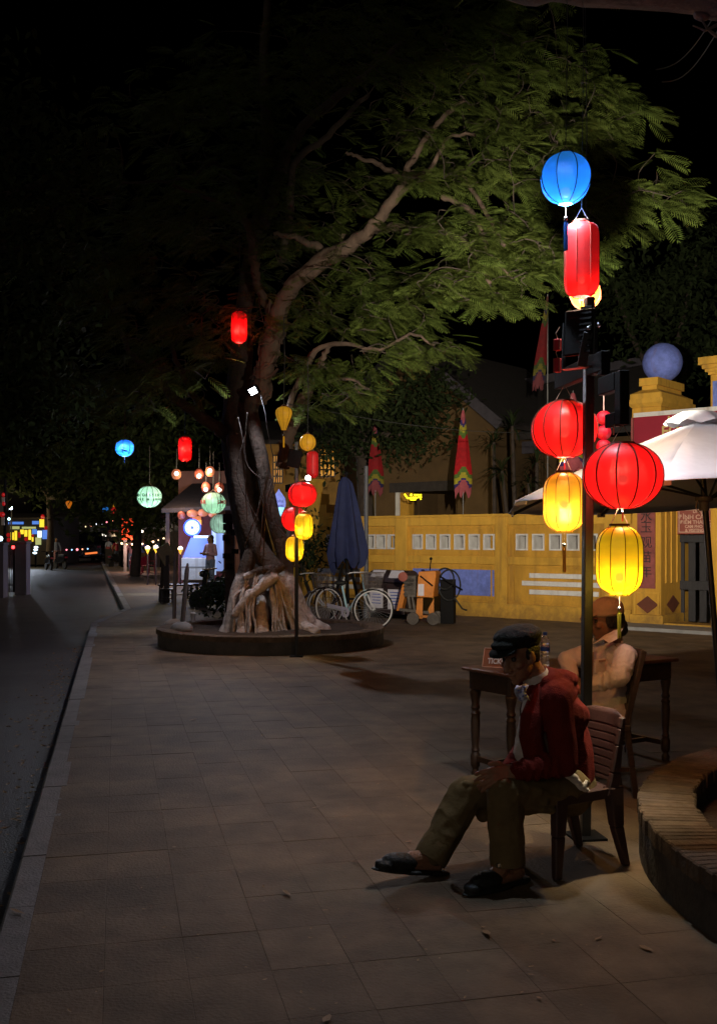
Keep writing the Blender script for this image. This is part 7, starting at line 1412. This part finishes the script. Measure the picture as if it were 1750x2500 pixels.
# lit shop across the road
Ys = 64; xs = lambda p: X(p, Ys); zs = lambda y: Z(y, Ys)
shp = thing('lit_shop', 'shop front hung with yellow lit panels at the far road side', 'shop', (xs(65), Ys, 0)); part('wall', M['roof'], shp, lambda m: m.box(xs(-30), xs(130), Ys, Ys+6, 0, zs(1262)))
yl = emat('shop_yellow', (1, .72, .04), 1.0); bl_ = emat('shop_blue', (.08, .25, .9), .7); wl_ = emat('shop_white', (.7, .9, 1), 1.6); gl_ = emat('shop_olive', (.55, .62, .25), .5)
for a, b, y0, y1, mm_ in ((26, 36, 1300, 1318, yl), (37, 44, 1296, 1319, yl), (51, 60, 1293, 1304, yl), (61, 69, 1294, 1310, yl), (71, 78, 1293, 1318, yl), (79, 84, 1304, 1322, yl), (98, 110, 1267, 1287, yl), (93, 104, 1296, 1312, wl_), (80, 92, 1292, 1304, bl_), (105, 128, 1294, 1316, bl_), (88, 103, 1312, 1330, gl_), (22, 60, 1274, 1280, bl_), (80, 97, 1272, 1280, bl_), (25, 50, 1285, 1292, gl_), (55, 90, 1286, 1291, gl_)):
    part('lit_panel', mm_, shp, lambda m: m.box(xs(a)+.02, xs(b)-.02, Ys-.12, Ys-.04, zs(y1), zs(y0)))
part('eaves', M['roof'], shp, lambda m: m.prism([(xs(-30), Ys-1, zs(1270)), (xs(135), Ys-1, zs(1268)), (xs(135), Ys+1, zs(1256)), (xs(-30), Ys+1, zs(1256))], (0, 0, .1)))
lamp('shop_light', 'POINT', (xs(85), Ys-5, 2.6), 260, (1, .75, .35), shp, radius=.5)
for px, y, Y, c_, r_, w_, lb in ((27, 1240, 60, (.62, .76, 1), .11, 2600, 'white street lamp glowing above the lit shop'), (23, 1267, 60, (.4, .75, 1), .07, 0, 'small cyan lamp below the white street lamp'), (122, 1271, 62, (.4, 1, .5), .1, 0, 'green lamp beside the yellow lit shop roof'), (2, 1315, 44, (.6, .85, 1), .1, 60, 'cold white lamp at the picture edge near the gate post')):
    p = P(px, y, Y); t = thing('street_lamp', lb, 'lamp', p); part('globe', emat('lamp_'+str(px), c_, 9), t, lambda m: m.ball(p, r_, 12, 8), smooth=80); part('stem', M['blacksteel'], t, lambda m: m.tube([p+Vector((0, .15, 0)), Vector((p.x, p.y+.15, 0))], .04, 6)); part('neck', M['blacksteel'], t, lambda m: m.bar(p+Vector((0, .15, 0)), p, .03, .03))
    if w_: lamp('lamp_light', 'SPOT', p+Vector((0, -.3, -.2)), w_*.6, c_, t, radius=.15, target=p+Vector((.5, -6, -5)), size=100, blend=.8)
ft_ = thing('lit_fountain', 'stack of small white lamps reflecting under the lit shop', 'lamp', P(88, 1345, 58))
for x, y in ((89, 1336), (88, 1342), (86, 1350)): part('light', emat('fount', (.7, .9, 1), 2.5), ft_, lambda m: m.ball(P(x, y, 58), .09, 10, 6, (1.4, 1, .7)), smooth=80)
part('stand', M['blacksteel'], ft_, lambda m: m.bar(P(88, 1336, 58.1), gp0(88, 58.1), .08, .08))
# parked van and cars at the road end
def car(label, px, Y, w, h, ln, rz, van=False, tail=None):
    b = gp0(px, Y)+Vector((0, 0, -.11)); t = thing('parked_car' if not van else 'parked_van', label, 'car' if not van else 'van', b, 'vehicles parked at the road end'); c_, s_ = math.cos(rz), math.sin(rz); q = lambda x, y, z: b+Vector((x*c_-y*s_, x*s_+y*c_, z)); hw = w/2
    pr = [(-ln/2, .3), (-ln/2, .62*h if not van else .55*h), (-ln/2+.1, .66*h), (-ln*.42, .95*h), (-ln*.3, h), (ln*.22 if not van else ln*.34, h), (ln*.34 if not van else ln*.44, .64*h), (ln/2, .55*h), (ln/2, .3)]
    m = MB(); m.prism([q(-hw, y, z) for y, z in pr], q(w, 0, 0)-q(0, 0, 0)); m.build('body', M['car'], t, smooth=30, bevel=.05)
    part('rear_window', M['glass'], t, lambda m: m.prism([q(-hw*.82, -ln/2-.01, .68*h), q(hw*.82, -ln/2-.01, .68*h), q(hw*.76, -ln*.42-.03, .93*h), q(-hw*.76, -ln*.42-.03, .93*h)], (0, -.02, 0)))
    for i in (-1, 1):
        part('side_window', M['glass'], t, lambda m: m.prism([q(i*(hw+.012), -ln*.36, .68*h), q(i*(hw+.012), ln*.25, .68*h), q(i*(hw+.012), ln*.18, .93*h), q(i*(hw+.012), -ln*.32, .93*h)], q(i*.01, 0, 0)-q(0, 0, 0)))
        part('tail_light', tail or M['redp'], t, lambda m: m.frame(q(i*hw*.8, -ln/2-.03, .5*h), q(1, 0, 0)-q(0, 0, 0), q(0, 1, 0)-q(0, 0, 0), (0, 0, 1), .12, .02, .07))
        for y in (-ln*.32, ln*.32): part('wheel', M['tyre'], t, lambda m: (m.lathe([(.18, -.1), (.32, -.1), (.33, 0), (.32, .1), (.18, .1)], q(i*(hw-.08), y, .32), 18, axis=q(1, 0, 0)-q(0, 0, 0))))
    part('bumper', M['tyre'], t, lambda m: m.frame(q(0, -ln/2-.05, .38), q(1, 0, 0)-q(0, 0, 0), q(0, 1, 0)-q(0, 0, 0), (0, 0, 1), hw*.95, .06, .1)); part('number_plate', M['label'], t, lambda m: m.frame(q(0, -ln/2-.125, .45), q(1, 0, 0)-q(0, 0, 0), q(0, 1, 0)-q(0, 0, 0), (0, 0, 1), .22, .01, .06))
    return t
car('big dark van parked across the end of the road', 213, 78, 2.2, 2.25, 4.6, .25, True); car('low dark car parked beside the big van', 140, 74, 1.9, 1.5, 4.2, .4); car('dark car mostly hidden beyond the van on the pavement side', 262, 84, 1.9, 1.55, 4.2, .1)
hl = thing('orange_barrier_lamp', 'orange glowing strip before the dark van', 'lamp', P(224, 1351, 72)); part('strip', emat('orange_strip', (1, .22, .05), 1.1), hl, lambda m: m.bar(P(209, 1352, 72), P(238, 1349, 72), .1, .12)); part('foot', M['blacksteel'], hl, lambda m: m.bar(P(224, 1352, 72.1), gp0(224, 72.1), .08, .08))
b_ = thing('bokeh_lamp', 'tiny cluster of coloured fairy lights beyond the dark van', 'lamp', P(178, 1312, 88))
for x, y, c_ in ((172, 1303, (1, .8, .6)), (180, 1302, (1, .95, .9)), (168, 1312, (.6, .8, 1)), (176, 1316, (1, .5, .6)), (181, 1319, (.9, .5, 1)), (161, 1292, (.2, .3, 1)), (186, 1292, (1, .75, .5)), (194, 1288, (1, .75, .5)), (248, 1306, (1, .9, .75)), (258, 1306, (1, .9, .75)), (186, 1358, (.1, .4, 1)), (325, 1296, (.6, .8, 1)), (326, 1310, (1, .8, .5))): part('light', emat('fairy_%d_%d' % (x, y), c_, 2.2), b_, lambda m: m.ball(P(x, y, 88 if y < 1340 else 70), .13, 8, 6), smooth=80)
part('wire', M['wire'], b_, lambda m: m.tube([P(160, 1290, 88.1), P(180, 1300, 88.1), P(260, 1304, 88.1)], .02, 4))
# dark house rows closing the street
for px0, px1, Y, yt, lb in ((-200, 20, 70, 1190, 'dark house front beyond the lit shop'), (120, 300, 100, 1255, 'dark low building closing the road end'), (290, 470, 62, 1200, 'shaded house front behind the street trees')):
    t = thing('street_house', lb, 'house', gp0((px0+px1)/2, Y)); zt_ = EYE-(yt-HY)/F*Y; part('wall', M['render_dark'], t, lambda m: m.box(X(px0, Y), X(px1, Y), Y, Y+5, -.1, zt_)); part('roof', M['roof'], t, lambda m: m.prism([(X(px0, Y)-.4, Y-.5, zt_), (X(px1, Y)+.4, Y-.5, zt_), (X(px1, Y)+.4, Y+3, zt_+1.6), (X(px0, Y)-.4, Y+3, zt_+1.6)], (0, 0, .12)))
    for i in range(4): x = X(px0+(px1-px0)*(i+.5)/4, Y); w_ = part('window', M['glass'], t, lambda m: m.box(x-.5, x+.5, Y-.03, Y-.005, zt_*.45, zt_*.8)); part('frame', M['binp'], w_, lambda m: (m.box(x-.55, x-.5, Y-.06, Y-.005, zt_*.45, zt_*.8), m.box(x+.5, x+.55, Y-.06, Y-.005, zt_*.45, zt_*.8), m.box(x-.02, x+.02, Y-.06, Y-.035, zt_*.45, zt_*.8)))
# overhead wires
for a, b, lb in (((P(1600, 170, 9), P(1760, 10, 7)), None, 'thin overhead wire crossing the dark sky beside the tree crown'), ((P(1615, 200, 9), P(1760, 60, 7)), None, 'second thin overhead wire below the first'), ((P(700, 985, 15), P(1330, 1058, 19)), None, 'slack cable strung from the big tree towards the gate')):
    m = MB(); p, q = a; L = [p.lerp(q, i/12)+Vector((0, 0, -.12*math.sin(math.pi*i/12))) for i in range(13)]; m.tube(L, .005, 4); tag(m.build('cable', M['wire']), lb, 'cable')
# parked scooters
def scooter(label, px, Y, rz):
    b = gp0(px, Y)+Vector((0, 0, -.11)); t = thing('scooter', label, 'scooter', b, 'scooters parked along the road'); c_, s_ = math.cos(rz), math.sin(rz); q = lambda x, y, z: b+Vector((x*c_-y*s_, x*s_+y*c_, z))
    for y in (-.6, .6): part('wheel', M['tyre'], t, lambda m: m.lathe([(.12, -.05), (.24, -.05), (.26, 0), (.24, .05), (.12, .05)], q(0, y, .26), 18, axis=q(1, 0, 0)-b))
    part('body', M['car'], t, lambda m: (m.prism([q(-.12, -.75, .55), q(-.12, .0, .35), q(-.12, .45, .32), q(-.12, .55, .55), q(-.12, .1, .72), q(-.12, -.7, .78)], q(.24, 0, 0)-b), m.bar(q(0, .5, .4), q(0, .38, 1.0), .1, .2)), bevel=.02)
    part('seat', M['rubber'], t, lambda m: m.bar(q(0, -.7, .82), q(0, .05, .78), .24, .08), bevel=.02); part('handlebar', M['chrome'], t, lambda m: m.tube([q(-.33, .3, 1.02), q(0, .38, 1.0), q(.33, .3, 1.02)], .018, 6))
    part('headlight', M['glass'], t, lambda m: m.ball(q(0, .5, .9), .08, 10, 6)); part('tail_light', M['redp'], t, lambda m: m.frame(q(0, -.8, .68), q(1, 0, 0)-b, q(0, 1, 0)-b, (0, 0, 1), .07, .03, .04))
for px, Y, rz, lb in ((120, 56, .5, 'scooter parked nearest the low dark car'), (148, 58, .7, 'second scooter parked between the low dark car and the van'), (285, 60, -.3, 'scooter by the kerb beyond the red plastic chairs'), (540, 24, 1.2, 'dark scooter parked behind the tree planter and shrubs')): scooter(lb, px, Y, rz)
figure('distant person in dark clothes standing by the parked scooters', 138, 62, 1.65, 'denim', 'cloth_pink', (.4, -1, 0), arms='down'); figure('distant person near the road end beyond the dark van', 266, 70, 1.65, 'white', 'denim', (-.3, -1, 0), arms='down')
# fairy-light strings and stall lamps along the far pavement
for (xa, ya, xb, yb, Y, n, lb) in ((120, 1288, 300, 1262, 72, 14, 'slack string of tiny coloured lights across the road end'), (60, 1322, 215, 1338, 66, 12, 'low string of tiny coloured lights before the lit shop'), (285, 1322, 400, 1312, 50, 9, 'string of warm bulbs over the red plastic chairs')):
    t = thing('light_string', lb, 'light string', P(xa, ya, Y)); pts = [P(xa+(xb-xa)*i/n, ya+(yb-ya)*i/n+9*math.sin(math.pi*i/n), Y) for i in range(n+1)]; part('wire', M['wire'], t, lambda m: m.tube(pts, .015, 4))
    for i, p in enumerate(pts):
        c_ = [(1, .35, .2), (1, .8, .4), (.35, .6, 1), (1, .25, .3), (.9, .95, 1)][rs.randrange(5)] if Y > 60 else (1, .7, .4); part('bulb', emat('string_%.2f_%.2f' % c_[:2], c_, 2.4), t, lambda m: m.ball(p-Vector((0, 0, .05)), rs.uniform(.035, .075)*Y/60, 8, 6))
    if Y < 60: lamp('string_light', 'POINT', pts[n//2]-Vector((0, .4, .1)), 150, (1, .62, .5), t, radius=.3)
def stall(label, px, Y, w, col, glow):
    b = gp0(px, Y); t = thing('market_stall', label, 'stall', b, 'stalls at the road end'); part('counter', M['binp'], t, lambda m: m.box(b.x-w/2, b.x+w/2, b.y, b.y+.7, 0, .95)); part('awning', col, t, lambda m: m.prism([(b.x-w/2-.2, b.y-.6, 2.15), (b.x+w/2+.2, b.y-.6, 2.15), (b.x+w/2+.2, b.y+.8, 2.6), (b.x-w/2-.2, b.y+.8, 2.6)], (0, 0, .05)))
    for i in (-1, 1): part('post', M['blacksteel'], t, lambda m: m.bar((b.x+i*w/2, b.y, 0), (b.x+i*w/2, b.y, 2.3), .05, .05))
    for i in range(6): part('goods', mat('goods%d' % (i % 3), [(.5, .1, .1), (.5, .4, .1), (.15, .3, .5)][i % 3], .6, .2, 9), t, lambda m: m.box(b.x-w/2+w*(i+.15)/6, b.x-w/2+w*(i+.8)/6, b.y+.05, b.y+.5, .951, 1.1+.12*(i % 3)))
    lamp('stall_light', 'POINT', (b.x, b.y+.2, 2.0), 60, glow, t, radius=.15); part('bulb', emat('stall_bulb', (1, .9, .75), 5), t, lambda m: m.ball((b.x, b.y+.25, 2.05), .09, 10, 6))
stall('small stall with red awning between the lit shop and the dark van', 118, 88, 2.4, M['redp'], (1, .7, .4)); stall('small stall with navy awning beyond the orange banner', 298, 66, 2.2, M['navy'], (.8, .85, 1)); stall('small stall with pale awning at the foot of the far trees', 345, 58, 2.2, M['canvas'], (1, .75, .5))
figure('distant person standing at the navy awning stall', 286, 64, 1.6, 'redp', 'denim', (.4, -1, 0), arms='down'); figure('distant person before the stall with pale awning', 352, 55, 1.62, 'bluep', 'trousers', (-.4, -1, 0), arms='down')
